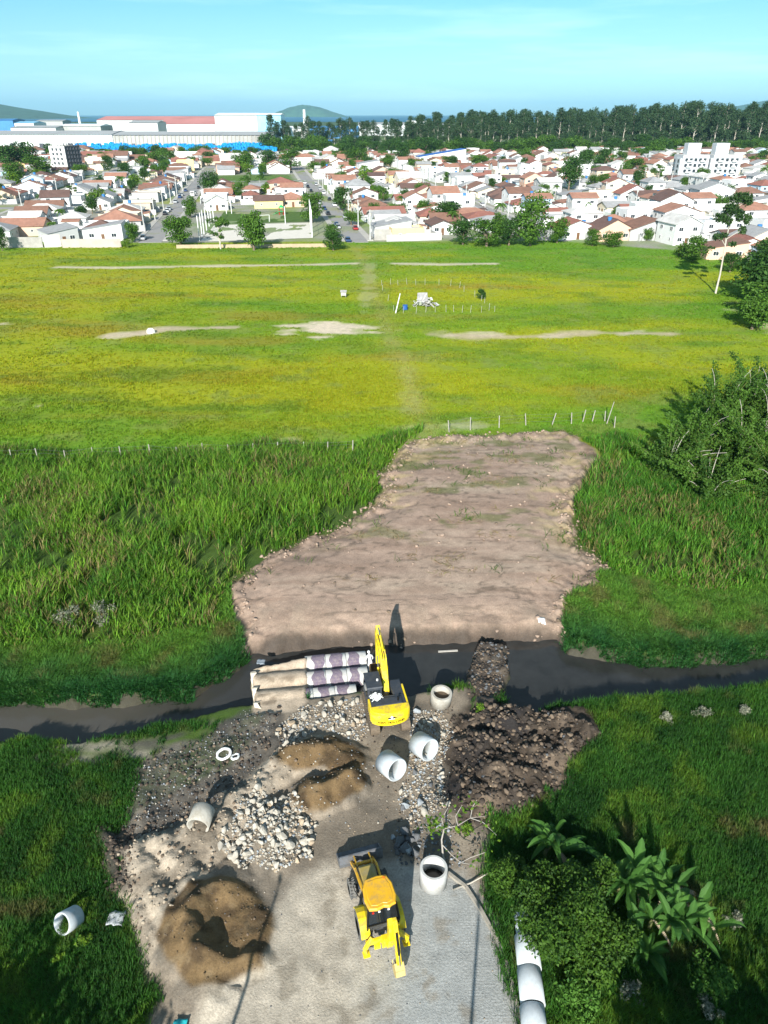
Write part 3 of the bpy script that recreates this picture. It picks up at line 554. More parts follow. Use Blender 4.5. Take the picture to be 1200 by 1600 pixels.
# lettering wraps the back of the counterweight, letter by letter
wd = 'NEW HOLLAND'
for i, ch in enumerate(wd):
    if ch == ' ': continue
    xx = -.86+1.72*(i+.5)/len(wd); dydx = (ym(xx+.02)-ym(xx-.02))/.04
    text(ch, .22, M_BLK, 'lettering', cw, (xx, ym(xx)-.012, 1.36), (R(90), 0, math.atan(dydx)))
b = MB(); b.mat(0)   # leaf emblem: two dark wings over a pale centre
b.add([(-.34, -2.083, 1.70), (-.05, -2.085, 1.86), (.0, -2.085, 1.78), (-.06, -2.085, 1.68)], [(0, 3, 2, 1)]); b.add([(.34, -2.083, 1.70), (.05, -2.085, 1.86), (.0, -2.085, 1.78), (.06, -2.085, 1.68)], [(0, 1, 2, 3)])
b.mat(1); b.add([(-.22, -2.080, 1.62), (.22, -2.080, 1.62), (.13, -2.083, 1.74), (0, -2.083, 1.76), (-.13, -2.083, 1.74)], [(0, 1, 2, 3, 4)]); b.add([(-.12, -2.087, 1.80), (0, -2.09, 1.92), (.12, -2.087, 1.80), (0, -2.09, 1.76)], [(0, 3, 2, 1)])
eb = b.build('emblem', [M_BLK, M_WHT], cw); sm = eb.modifiers.new('t', 'SOLIDIFY'); sm.thickness = .008
# cab
b = MB(); cab_p = [(-.35, 1.25), (1.35, 1.25), (1.5, 1.8), (1.12, 2.78), (-.35, 2.78)]; b.prism(cab_p, -1.24, -.3); cabo = b.build('cab', M_DRK, ex, bevel=.04)
b = MB(); b.prism([(-.42, 2.79), (1.18, 2.79), (1.12, 2.88), (-.36, 2.88)], -1.28, -.26); rf = b.build('cab_roof', M_DRK, cabo, bevel=.02)
MB().tube([(-.5, .25, 2.88), (-.5, .25, 2.98)], .07, 10).build('beacon', M_WHT, cabo)
b = MB()
b.add([(-1.255, -.2, 1.85), (-1.255, 1.2, 1.85), (-1.255, .98, 2.62), (-1.255, -.2, 2.62)], [(0, 1, 2, 3)]); b.add([(-.285, -.2, 1.85), (-.285, 1.2, 1.85), (-.285, .98, 2.62), (-.285, -.2, 2.62)], [(3, 2, 1, 0)]); b.add([(-1.1, -.365, 1.9), (-.42, -.365, 1.9), (-.42, -.365, 2.6), (-1.1, -.365, 2.6)], [(0, 1, 2, 3)])
b.build('cab_window', M_GLS, cabo)
# boom, stick, bucket (profile in local y, z)
def arm(prof, x, wd_, m, name): return MB().prism(prof, x-wd_/2, x+wd_/2).build(name, m, ex, bevel=.025)
bx = .12
arm([(.35, 1.45), (.7, 1.45), (1.75, 3.35), (2.2, 3.7), (3.4, 4.0), (3.35, 4.3), (2.0, 4.2), (1.25, 3.75), (.3, 1.8)], bx, .40, M_YEL, 'boom')
arm([(3.05, 4.75), (3.3, 4.95), (3.62, 4.2), (3.32, 1.75), (3.08, 1.75), (3.12, 3.9)], bx-.02, .30, M_YEL, 'stick')
for s in (-1, 1):
    o = MB().tube([(bx+s*.30, 1.15, 1.5), (bx+s*.30, 1.65, 2.75)], .07, 10).build('boom_cylinder', M_YEL, ex); MB().tube([(bx+s*.30, 1.65, 2.75), (bx+s*.30, 1.9, 3.5)], .04, 8).build('piston_rod', M_CHR, o)
o = MB().tube([(bx, 1.5, 4.25), (bx, 2.5, 4.65)], .075, 10).build('stick_cylinder', M_YEL, ex); MB().tube([(bx, 2.5, 4.65), (bx, 3.15, 4.82)], .04, 8).build('piston_rod', M_CHR, o)
o = MB().tube([(bx, 3.66, 4.0), (bx, 3.6, 2.8)], .06, 10).build('bucket_cylinder', M_YEL, ex); MB().tube([(bx, 3.6, 2.8), (bx, 3.45, 2.1)], .035, 8).build('piston_rod', M_CHR, o)
for s in (-1, 1): MB().bar((bx+s*.18, 3.45, 2.1), (bx+s*.18, 3.1, 1.6), .05, .12).build('bucket_link', M_DRK, ex)
for q in (-.06, .06):   # hydraulic hoses along the boom
    MB().tube([(bx+q, .5, 2.0), (bx+q, 1.3, 3.86), (bx+q, 2.1, 4.28), (bx+q, 3.2, 4.34)], .025, 6).build('hydraulic_hose', M_BLK, ex)
b = MB(); x0, x1 = bx-.58, bx+.30; n = 8; arc = [(2.95+.52*math.cos(R(60-k*27.5))*-1+0, 1.25+.55*math.sin(R(60-k*27.5))) for k in range(n)]
bp_ = [(3.35-.15, 1.72), (3.45, 1.45), (3.42, 1.05), (3.2, .78), (2.85, .72), (2.5, .95)]; inn = [(y_-.06*(1 if y_ > 3 else .3), z_+.05) for y_, z_ in bp_]
for i in range(len(bp_)-1):
    a, c = bp_[i], bp_[i+1]; b.bar(((x0+x1)/2, a[0], a[1]), ((x0+x1)/2, c[0], c[1]), x1-x0, .05)
for xx in (x0, x1): b.prism(bp_+[(2.62, 1.15), (3.0, 1.66)], xx-.02, xx+.02)
for k in range(5): xx = x0+.08+k*(x1-x0-.16)/4; b.bar((xx, 2.56, .93), (xx, 2.28, 1.05), .09, .06, wx2=.05, wz2=.03)
b.build('bucket', M_RUST, ex)
b = MB(); q = []
for k in range(60): b.box((-.75+.24*random.gauss(0, .8), -.62+.12*random.gauss(0, .9), 1.95+.28*random.random()), (.22*random.random()+.06, .16, .03), Euler((random.uniform(-.8, .8), random.uniform(-.8, .8), random.uniform(0, 3))).to_matrix())
tag(b.build('plastic_bundle', M_WHT, None, None), 'crumpled white plastic bundle lying behind the excavator cab', 'bundle'); bpy.data.objects['plastic_bundle'].location = (EX[0], EX[1], .2); bpy.data.objects['plastic_bundle'].rotation_euler = (0, 0, HE)

# ---- backhoe loader
def wheel(parent, name, x, y, r, wdt, rimm, tm):
    t_ = MB(); n = 36; vs = []; prof = [(r*.58, -.5), (r*.9, -.5), (r, -.36), (r, .36), (r*.9, .5), (r*.58, .5)]
    for k in range(n):
        a = 2*math.pi*k/n; vs += [(p[1]*wdt, p[0]*math.cos(a), p[0]*math.sin(a)) for p in prof]
    fs = [(6*k+e, 6*k+e+1, 6*((k+1) % n)+e+1, 6*((k+1) % n)+e) for k in range(n) for e in range(5)]; t_.add(vs, fs)
    for k in range(20):
        a = 2*math.pi*k/20; Mx = Euler((a, 0, 0)).to_matrix()
        for s in (-1, 1): t_.box((s*wdt*.24, *( (r+.012)*math.cos(a+s*.08), (r+.012)*math.sin(a+s*.08))), (wdt*.46, .06, .05), Mx @ Euler((0, 0, s*.5)).to_matrix())
    wo_ = link(name, None, parent, (x, y, r)); ty = t_.build('tyre', tm, wo_)
    rm = MB(); rm.tube([(-.28*wdt, 0, 0), (.28*wdt, 0, 0)], r*.58, 24); rm.tube([(-.36*wdt, 0, 0), (.36*wdt, 0, 0)], r*.26, 14); rm.build('rim', rimm, wo_, bevel=.015); return wo_
HB = R(16); BK = (-.22, 20.9)
bk = thing('backhoe_loader', 'yellow backhoe loader parked on the dusty yard, grey front bucket down', 'backhoe loader', (BK[0], BK[1], hz(*BK)), HB)
for s in (-1, 1): wheel(bk, 'rear_wheel', s*.88, 0, .72, .46, M_YEL, M_TYG); wheel(bk, 'front_wheel', s*.86, 2.15, .46, .34, M_YEL, M_TYG)
b = MB(); b.box((0, 1.1, .72), (.72, 3.1, .42)); b.box((0, 2.15, .46), (1.4, .22, .2)); b.box((0, 0, .72), (1.3, .3, .3)); b.build('chassis', M_DRK, bk, bevel=.02)
b = MB(); b.prism([(.72, .95), (2.55, .95), (2.62, 1.1), (2.62, 1.35), (2.45, 1.46), (.72, 1.62)], -.4, .4); b.build('hood', mat('olive_dusty_hood', (.36, .27, .08), .6, .2, 5, 0, dirt=(.30, .26, .17), dirt_amt=.7), bk, bevel=.05)
MB().tube([(.3, 1.2, 1.5), (.3, 1.2, 2.15)], .045, 10).build('exhaust_pipe', M_BLK, bk)
# cab: posts, glass, roof
b = MB(); b.loft([[Vector((-.62, .75, 1.0)), Vector((.62, .75, 1.0)), Vector((.74, -.55, 1.0)), Vector((-.74, -.55, 1.0))], [Vector((-.66, .78, 1.7)), Vector((.66, .78, 1.7)), Vector((.78, -.72, 1.7)), Vector((-.78, -.72, 1.7))], [Vector((-.60, .62, 2.62)), Vector((.60, .62, 2.62)), Vector((.66, -.50, 2.62)), Vector((-.66, -.50, 2.62))]])
cb = b.build('cab', M_GLS, bk)
b = MB()
for x_, y_ in ((-1, 1), (1, 1), (-1, -1), (1, -1)):
    a = (.66*x_, .79, 1.7) if y_ > 0 else (.78*x_, -.73, 1.7); c = (.61*x_, .63, 2.64) if y_ > 0 else (.67*x_, -.51, 2.64); d_ = (.63*x_, .76, 1.0) if y_ > 0 else (.75*x_, -.56, 1.0); MB().tube([d_, a, c], .055, 6).build('cab_post', M_BLK, cb)
MB().bar((0, -.735, 1.7), (0, -.515, 2.62), .06, .04).build('window_bar', M_BLK, cb); MB().bar((-.78, -.73, 1.7), (.78, -.73, 1.7), .07, .07).build('rear_rail', M_BLK, cb)
b = MB(); ro_ = [(-.66, -.62), (-.3, -.70), (.05, -.62), (.3, -.70), (.64, -.60), (.78, -.2), (.76, .45), (.58, .92), (.1, .98), (-.5, .92), (-.70, .5), (-.76, -.1)]
b.loft([[Vector((x_, y_, 2.63)) for x_, y_ in ro_], [Vector((x_, y_, 2.72)) for x_, y_ in ro_], [Vector((x_*.93, y_*.93, 2.79)) for x_, y_ in ro_]]); rfo = b.build('cab_roof', M_YELO, bk, bevel=.02)
b = MB(); b.loft([[Vector((x_*.8, y_*.8+.02, 2.785)) for x_, y_ in ro_], [Vector((x_*.76, y_*.76+.02, 2.81)) for x_, y_ in ro_]]); b.build('roof_panel', M_YELO, rfo)
for x_ in (-.5, -.2, .25): MB().box((x_, -.70, 2.58), (.1, .05, .08)).build('work_lamp', M_RED if x_ == -.5 else M_WHT, rfo)
MB().tube([(.42, .72, 2.79), (.42, .72, 2.86)], .07, 10).build('beacon', mat('orange_beacon', (.7, .2, .02), .4, .05), rfo)
for s in (-1, 1):   # fenders arch over the rear wheels
    b = MB(); secs = []
    for k in range(8):
        a = R(15+150*k/7); r_ = .82; secs.append([Vector((s*.66, r_*math.cos(a), .72+r_*math.sin(a)*.95)), Vector((s*1.1, r_*math.cos(a), .72+r_*math.sin(a)*.95)), Vector((s*1.1, (r_+.05)*math.cos(a), .72+(r_+.05)*math.sin(a)*.95)), Vector((s*.66, (r_+.05)*math.cos(a), .72+(r_+.05)*math.sin(a)*.95))])
    b.loft(secs); b.build('fender', M_YEL, bk)
    o = MB().bar((s*.52, 1.05, 1.55), (s*.56, 2.55, 1.25), .11, .2).bar((s*.56, 2.52, 1.28), (s*.56, 3.55, .48), .11, .2).build('loader_arm', M_YELO, bk, bevel=.02)
    c = MB().tube([(s*.44, 1.3, .95), (s*.5, 2.2, 1.1)], .05, 10).build('lift_cylinder', M_DRK, bk); MB().tube([(s*.5, 2.2, 1.1), (s*.54, 2.7, 1.15)], .03, 8).build('piston_rod', M_CHR, c)
    MB().bar((s*.4, 2.75, 1.15), (s*.4, 3.6, .85), .06, .09).build('tilt_cylinder', M_YELO, bk)
    MB().tube([(s*.72, .95, 1.35), (s*.86, 1.5, 1.2), (s*.84, 1.9, 1.0)], .02, 6).build('hydraulic_hose', M_BLK, bk)
    # stabiliser legs
    MB().bar((s*.62, -1.0, 1.25), (s*1.06, -1.2, .75), .15, .22).bar((s*1.05, -1.18, .8), (s*.98, -1.22, .45), .14, .16).box((s*.98, -1.22, .40), (.34, .34, .06)).build('stabiliser_leg', M_YEL, bk, bevel=.015)
MB().bar((-.56, 3.05, .92), (.56, 3.05, .92), .14, .14).build('loader_cross_tube', M_YELO, bk, bevel=.02)
b = MB(); pl = [(3.62, .92), (3.52, .5), (3.62, .14), (3.95, .05), (4.55, .05)]
for p, q in zip(pl, pl[1:]): b.bar((0, p[0], p[1]), (0, q[0], q[1]), 2.3, .05)
for s in (-1, 1): b.prism([(3.62, .92), (3.50, .5), (3.60, .12), (4.55, .03), (4.42, .3), (3.9, .62)], s*1.15-.025, s*1.15+.025)
b.bar((-1.15, 3.62, .93), (1.15, 3.62, .93), .07, .1)
for s in (-1, 1): b.box((s*.45, 3.44, .55), (.08, .18, .6))
b.build('loader_bucket', M_STL, bk)
# rear digging arm folded up
b = MB(); b.box((0, -.98, .85), (1.9, .16, .3)); b.box((0, -1.1, .85), (.4, .3, .6)); b.box((-.42, -1.12, .62), (.3, .16, .24)); b.build('slide_frame', M_YEL, bk, bevel=.02)
bx = .12
o = MB().prism([(-1.18, .75), (-1.42, .75), (-1.78, 1.9), (-1.72, 3.05), (-1.5, 3.2), (-1.38, 3.0), (-1.42, 1.9)], bx-.15, bx+.15).build('boom', M_YEL, bk, bevel=.02)
o = MB().prism([(-1.52, 3.22), (-1.72, 3.22), (-2.0, 2.6), (-2.52, 1.15), (-2.38, 1.02), (-1.8, 2.3)], bx+.02, bx+.24).build('dipper', M_YEL, bk, bevel=.02)
o = MB().tube([(bx, -1.22, 1.25), (bx, -1.28, 2.1)], .07, 10).build('boom_cylinder', M_BLK, bk); MB().tube([(bx, -1.28, 2.1), (bx, -1.34, 2.85)], .04, 8).build('piston_rod', M_CHR, o)
o = MB().tube([(bx+.13, -1.98, 2.75), (bx+.13, -2.4, 1.75)], .055, 10).build('bucket_cylinder', M_BLK, bk); MB().tube([(bx+.13, -2.4, 1.75), (bx+.13, -2.58, 1.2)], .035, 8).build('piston_rod', M_CHR, o)
b = MB(); bb = [(-2.4, 1.15), (-2.66, .95), (-2.74, .65), (-2.6, .38), (-2.32, .32), (-2.08, .5)]
for p, q in zip(bb, bb[1:]): b.bar((bx+.13, p[0], p[1]), (bx+.13, q[0], q[1]), .42, .04)
for s in (-.21, .21): b.prism(bb+[(-2.25, .85)], bx+.13+s-.015, bx+.13+s+.015)
for k in range(4): xx = bx+.13-.17+k*.113; b.bar((xx, -2.1, .48), (xx, -1.9, .6), .05, .04)
b.build('digger_bucket', mat('dusty_yellow_bucket', (.52, .40, .16), .7, .2, 6), bk)

# ---- worker by the pipe ends
def skin_body(name, pts, edges, rad, m, parent):
    me = bpy.data.meshes.new(name); me.from_pydata(pts, edges, []); o = link(name, me, parent)
    sk = o.modifiers.new('skin', 'SKIN'); sk.use_smooth_shade = True
    for i, r_ in enumerate(rad): me.skin_vertices[0].data[i].radius = (r_, r_)
    me.skin_vertices[0].data[0].use_root = True
    ss = o.modifiers.new('sub', 'SUBSURF'); ss.levels = 1; ss.render_levels = 1; me.materials.append(m); return o
def person(loc, rz, lab, bend=.5):
    p = thing('person', lab, 'person', loc, rz); s_, c_ = math.sin(bend), math.cos(bend)
    up = lambda d, x=0, f=0: (x, d*s_+f*c_, .92+d*c_-f*s_)
    pts = [(0, 0, .92), up(.22), up(.42), up(.52), up(.60), up(.70), (-.1, 0, .88), (-.12, .06, .48), (-.13, -.04, .08), (-.13, .12, .03), (.1, 0, .88), (.13, .12, .5), (.15, .02, .08), (.15, .18, .03),
           up(.47, -.19), up(.24, -.27, .08), up(.06, -.24, .26), up(.47, .19), up(.24, .28, .1), up(.04, .22, .28)]
    ed = [(0, 1), (1, 2), (2, 3), (3, 4), (4, 5), (0, 6), (6, 7), (7, 8), (8, 9), (0, 10), (10, 11), (11, 12), (12, 13), (3, 14), (14, 15), (15, 16), (3, 17), (17, 18), (18, 19)]
    skin_body('body', pts, ed, [.14, .14, .16, .12, .055, .10, .095, .07, .045, .04, .095, .07, .045, .04, .07, .05, .035, .07, .05, .035], mat('white_work_clothes', (.70, .70, .70), .9, .1), p)
    h = up(.74); b = MB(); rings = []
    for k in range(7):
        a = -math.pi/2+math.pi*k/6; rings.append([Vector((h[0]+.085*math.cos(a)*math.cos(t)+0, h[1]+.10*math.cos(a)*math.sin(t), h[2]+.12*math.sin(a))) for t in [2*math.pi*q/10 for q in range(10)]])
    sk = mat('brown_skin', (.30, .16, .10), .7, .1)
    hd = b.loft(rings).build('head', sk, p, smooth=True)
    MB().loft([[Vector((h[0]+.105*math.cos(t)*q, h[1]+.12*math.sin(t)*q, h[2]+zz)) for t in [2*math.pi*e/12 for e in range(12)]] for q, zz in ((1.15, .02), (1, .05), (.8, .12), (.3, .15))]).build('cap', M_WHT, hd, smooth=True)
    MB().bar((h[0], h[1]+.09, h[2]-.01), (h[0], h[1]+.13, h[2]-.03), .03, .03).build('nose', sk, hd)
    for i, s in ((16, -1), (19, 1)):
        q = Vector(pts[i]); b = MB(); b.bar(q, q+Vector((0, .07, -.05)), .075, .035)
        for k in range(4): f = q+Vector((-.028+.019*k, .07, -.05)); b.tube([f, f+Vector((0, .035, -.035)), f+Vector((0, .035, -.065-.004*(k % 2)))], [.009, .008, .006], 6)
        f = q+Vector((-s*.04, .02, -.02)); b.tube([f, f+Vector((-s*.02, .04, -.03))], [.01, .007], 6); b.build('hand', sk, p)
    return p
x, y = gp(578, 1034, .0); person((x+.02, y, -.95), R(20), 'worker in white clothes and cap bending beside the farthest pipe end', .45)

# ---- loose bits
b = MB(); x, y = gp(700, 1018, -.95); b.bar((x-.75, y-.03, -.93), (x+.75, y+.1, -.93), .14, .07); tag(b.build('plank', mat('wet_pale_wood', (.42, .40, .36), .7, .15)), 'pale plank floating in the dark ditch water right of the excavator arm', 'plank')
def rag(name, lab, cat, px, py, s, m, dz=.05, flat=None):
    x, y, z = on(px, py); n = 7; g = np.linspace(-.5, .5, n); U, W_ = np.meshgrid(g, g); H = fbm(U*3+px, W_*3, .8, 4)*s*.55
    i_ = np.arange(n*n).reshape(n, n); q = np.stack([i_[:-1, :-1], i_[:-1, 1:], i_[1:, 1:], i_[1:, :-1]], -1).reshape(-1, 4)
    xx = U*s*(1+.4*vn(W_*5, U*5, 1, 2)); yy = W_*s*.8*(1+.5*vn(U*4, W_*4, 1, 3)); zz = np.array([hz(x+a, y+c_) for a, c_ in zip(xx.ravel(), yy.ravel())])-z
    if flat is not None: (x, y), z, zz = gp(px, py, flat), flat, zz*0
    o = link(name, np_mesh(name, np.c_[xx.ravel(), yy.ravel(), H.ravel()*.7+zz+dz], q, None, None, False, [m]), None, (x, y, z)); sm = o.modifiers.new('t', 'SOLIDIFY'); sm.thickness = .015; return tag(o, lab, cat)
rag('plastic_sheet', 'white plastic scrap lying on the brown fill near its right front edge', 'plastic sheet', 846, 971, .5, M_WHT)
rag('tarp', 'turquoise tarpaulin scrap at the dusty yard edge by the bottom', 'tarp', 282, 1606, .5, mat('turquoise_plastic', (.03, .42, .45), .5, .1), .15)
rag('plastic_bag', 'torn pale plastic bag in grass left of the big sand pile', 'plastic bag', 182, 1438, .7, mat('pale_grey_plastic', (.40, .42, .43), .6, .2))
rag('plastic_bag', 'small grey plastic bag lying on the sand over the pipes', 'plastic bag', 408, 1036, .5, mat('grey_plastic', (.22, .25, .28), .6, .2), .05, .08)

# ---- rocks
def rock_mesh(seed):
    import bmesh
    bm = bmesh.new(); bmesh.ops.create_icosphere(bm, subdivisions=2, radius=.5); r_ = random.Random(seed)
    pl = [(Vector((r_.gauss(0, 1), r_.gauss(0, 1), r_.gauss(0, 1))).normalized(), r_.uniform(.20, .40)) for _ in range(9)]
    for v in bm.verts:
        for n_, d_ in pl:
            e = v.co.dot(n_)-d_
            if e > 0: v.co -= n_*e
    bmesh.ops.dissolve_limit(bm, angle_limit=.18, verts=bm.verts, edges=bm.edges); bmesh.ops.triangulate(bm, faces=bm.faces)
    me = bpy.data.meshes.new('rock'); bm.to_mesh(me); bm.free(); return me
M_RK = [mat('pale_broken_rock', (.42, .39, .33), .85, .3, 3, .3, dirt=(.32, .27, .2), dirt_amt=.5), mat('bluish_grey_rock', (.30, .33, .35), .85, .25, 3, .3), mat('warm_beige_rock', (.38, .30, .21), .85, .25, 3, .3), mat('dark_grey_rock', (.115, .12, .125), .9, .3, 3, .3)]
RK = []
for i in range(12):
    me = rock_mesh(100+i); me.materials.append(M_RK[(0, 0, 1, 0, 2, 3, 0, 0, 2, 1, 0, 3)[i]]); RK.append(me)
def put_rocks(n, fpos, smin, smax, kinds, lab, group, k_=1.6):
    for _ in range(n):
        x, y = fpos(); s = smin+(smax-smin)*random.random()**k_
        o = link('rock', RK[random.choice(kinds)], None, (x, y, hz(x, y)+s*.16), (random.random()*6, random.random()*6, random.random()*6)); o.scale = (s*random.uniform(.9, 1.6), s*random.uniform(.7, 1.1), s*random.uniform(.5, .9)); tag(o, lab, 'rock', group)
def inpoly(pts, z=0):
    P = poly(pts, z); lo, hi = P.min(0), P.max(0)
    def f():
        while True:
            x, y = random.uniform(lo[0], hi[0]), random.uniform(lo[1], hi[1])
            if sdf(np.array([x]), np.array([y]), P)[0] > 0: return x, y
    return f
HEAP = [(338, 1322), (362, 1300), (372, 1262), (405, 1240), (425, 1252), (452, 1243), (478, 1268), (500, 1290), (490, 1318), (488, 1342), (455, 1352), (432, 1366), (398, 1356), (380, 1368), (362, 1345)]
RUB1 = [(430, 1140), (470, 1105), (520, 1092), (572, 1088), (585, 1130), (560, 1160), (500, 1135), (440, 1180)]
RUB2 = [(640, 1110), (690, 1108), (712, 1150), (690, 1200), (700, 1260), (640, 1290), (620, 1250), (640, 1190)]
put_rocks(190, inpoly(HEAP), .16, .60, (0, 1, 3, 4, 6, 7, 10), 'pale broken rock in the heap between sand pile and backhoe loader', 'rocks of the pale heap')
put_rocks(60, inpoly(RUB1), .2, .6, (0, 1, 3, 6, 7, 10, 4), 'pale rock strewn between the buried pipes and the excavator', 'rocks strewn by the buried pipes')
put_rocks(55, inpoly(RUB2), .2, .55, (0, 1, 2, 3, 5, 7, 10, 9), 'grey rock strewn on the rubble beside the two loose white pipes', 'rocks strewn round the loose pipes')
put_rocks(16, inpoly([(610, 1300), (655, 1300), (655, 1340), (615, 1335)]), .35, .8, (5, 11, 9), 'dark grey rock chunk between backhoe bucket and the upright white ring', 'dark rock chunks by the ring')
# small stones nobody would count
def stones(name, spots, mats_, lab):
    Vs, Ts, Is = [], [], []; base = 0
    for me in RK[:8]:
        v = np.zeros(len(me.vertices)*3, np.float32); me.vertices.foreach_get('co', v); RV.append(v.reshape(-1, 3)); t = np.zeros(len(me.polygons)*3, np.int32); me.polygons.foreach_get('vertices', t); RT.append(t.reshape(-1, 3))
    X = np.array([s[0] for s in spots]); Y = np.array([s[1] for s in spots]); Z = height(X, Y)
    for k, s in enumerate(spots):
        j = random.randrange(8); E_ = np.array(Euler((random.random()*6, random.random()*6, random.random()*6)).to_matrix(), np.float32)
        v = (RV[j]*s[2]) @ E_.T*np.array([1, 1, .75])+np.array([s[0], s[1], Z[k]+s[2]*.12]); Vs.append(v); Ts.append(RT[j]+base); base += len(v); Is += [s[3]]*len(RT[j])
    me = np_mesh(name, np.concatenate(Vs), None, np.concatenate(Ts), None, False, mats_); me.polygons.foreach_set('material_index', np.array(Is, np.int32)); tag(link(name, me), lab, 'rubble', None, 'stuff')
RV, RT = [], []
sp = []
def scat(n, f, a, b_, ks): 
    for _ in range(n): x, y = f(); sp.append((x, y, a+(b_-a)*random.random()**2.2, random.choice(ks)))
scat(1500, inpoly(HEAP), .06, .24, (0, 0, 0, 1, 2)); scat(1300, inpoly(RUB1), .05, .2, (0, 0, 1, 2, 3)); scat(1700, inpoly(RUB2), .05, .2, (0, 0, 1, 2))
scat(900, inpoly([(190, 1300), (215, 1200), (330, 1150), (380, 1110), (440, 1110), (400, 1200), (330, 1260), (230, 1310)]),    .04, .16, (3, 3, 3, 0, 1)); scat(500, inpoly([(430, 1240), (560, 1100), (690, 1100), (720, 1250), (700, 1340), (560, 1330)]), .03, .15, (0, 1, 2, 3))
scat(260, inpoly([(230, 1600), (210, 1400), (350, 1350), (640, 1340), (760, 1400), (812, 1600)]), .025, .09, (3, 3, 2, 0)); scat(160, inpoly([(700, 1120), (850, 1110), (930, 1150), (870, 1260), (730, 1320)]), .05, .25, (3, 3, 3, 2)); scat(350, inpoly([(620, 1290), (700, 1270), (730, 1360), (620, 1350)]), .05, .22, (3, 3, 1))
scat(120, inpoly([(740, 1010), (795, 1005), (790, 1090), (735, 1090)], -.4), .08, .3, (3,))
stones('rubble', sp, M_RK, 'small broken stones strewn over the churned works area')

# clods of soil and sand: the loose grain of the heaps
M_CL = [mat('dark_soil_clod', (.055, .043, .034), .95, .3, 4, .3), mat('brown_soil_clod', (.16, .12, .085), .95, .3, 4, .3), mat('sand_clod', (.36, .30, .225), .95, .25, 4, .3), mat('wet_sand_clod', (.12, .083, .045), .95, .25, 4, .3), mat('tan_clod', (.34, .25, .19), .95, .25, 4, .3)]
sp = []
scat(1500, inpoly([(700, 1115), (850, 1106), (940, 1150), (880, 1245), (780, 1290), (715, 1290)]), .07, .45, (0, 0, 1)); scat(500, inpoly([(735, 1008), (797, 1004), (790, 1100), (730, 1100)], -.4), .07, .35, (0, 0, 1))
scat(600, inpoly([(190, 1380), (180, 1320), (250, 1290), (330, 1255), (450, 1160), (510, 1150), (430, 1240), (350, 1350), (250, 1460), (235, 1540)]), .05, .27, (2, 2, 1)); scat(150, inpoly([(345, 1375), (424, 1425), (412, 1515), (300, 1550), (250, 1470)]), .04, .16, (3, 3, 1)); scat(120, inpoly([(455, 1165), (560, 1180), (550, 1260), (480, 1260)]), .04, .18, (3, 3, 1))
scat(700, inpoly([(190, 1310), (215, 1195), (330, 1145), (440, 1100), (440, 1170), (330, 1260), (240, 1310)]), .05, .32, (0, 0, 1)); scat(260, inpoly([(150, 1290), (215, 1290), (210, 1400), (165, 1395)]), .08, .35, (0, 0, 1)); scat(500, inpoly([(560, 1150), (720, 1100), (770, 1300), (740, 1360), (620, 1340)]), .04, .2, (0, 1, 1))
def rim(n):
    k = 0
    while k < n:
        x, y = random.uniform(-13, 20), random.uniform(43, 84); d = sdf(np.array([x]), np.array([y]), P_PLAT)[0]
        if -.9 < d < 1.6 or (d > 0 and random.random() < .04): sp.append((x, y, .06+.4*random.random()**2.5, random.choice((4, 4, 1)))); k += 1
rim(1500)
stones('soil_clods', sp, M_CL, 'loose clods of soil and sand lying over heaps and the rim of the fill')
# ------------------------------------------------------------------ grass and near vegetation
def blades(name, P, ang, h, wd_, lean, col, lab, m, droop=0.0, name_kind='grass', mid=.55):
    n = len(P); d = np.c_[np.cos(ang), np.sin(ang), np.zeros(n)]; s = np.c_[-np.sin(ang), np.cos(ang), np.zeros(n)]*(wd_/2)[:, None]
    up = np.c_[np.zeros(n), np.zeros(n), h]; md = P+d*(lean*.32)[:, None]+up*mid; tp = P+d*lean[:, None]+up*(1-droop)
    V = np.stack([P-s*.6, P+s*.6, md+s, md-s, tp], 1).reshape(-1, 3); b = np.arange(n)*5
    Qd = np.stack([b, b+1, b+2, b+3], 1); T = np.stack([b+3, b+2, b+4], 1)
    C = np.repeat(col, 5, 0)
    tag(link(name, np_mesh(name, V, Qd, T, {'Col': C}, False, [m])), lab, name_kind, None, 'stuff')
def sample(n, xr, yr):
    return rng.uniform(*xr, n), rng.uniform(*yr, n)
BARE = ('plat', 'yard', 'soil', 'mudl', 's1', 's2', 'dark', 'pale', 'sc')
def bare(z):
    b = np.full(z['chan'].shape, -1e9)
    for k in BARE: b = np.maximum(b, z[k])
    return np.maximum(b, z['spit'])
def visible(x, y, pad=60):
    u, v = project(x, y, 0); return (u > -pad) & (u < 1200+pad) & (v < 1600+pad*2)
def jitc(c, k=.25):
    n = len(c); return np.clip(c*(1+k*rng.standard_normal(n)[:, None])*(1+.08*rng.standard_normal((n, 3))), .004, .8)
GM = colmat('living_grass', .42)
P_CANE_L = poly([(-200, 704), (0, 704), (330, 704), (560, 690), (660, 672), (640, 705), (625, 712), (600, 745), (590, 792), (520, 832), (430, 868), (385, 898), (350, 935), (356, 985), (300, 1000), (180, 1025), (60, 1020), (-200, 1030)])
P_CANE_R = poly([(890, 690), (960, 680), (1020, 700), (1300, 770), (1300, 930), (1120, 930), (1000, 910), (945, 880), (905, 845), (893, 790), (920, 745)])
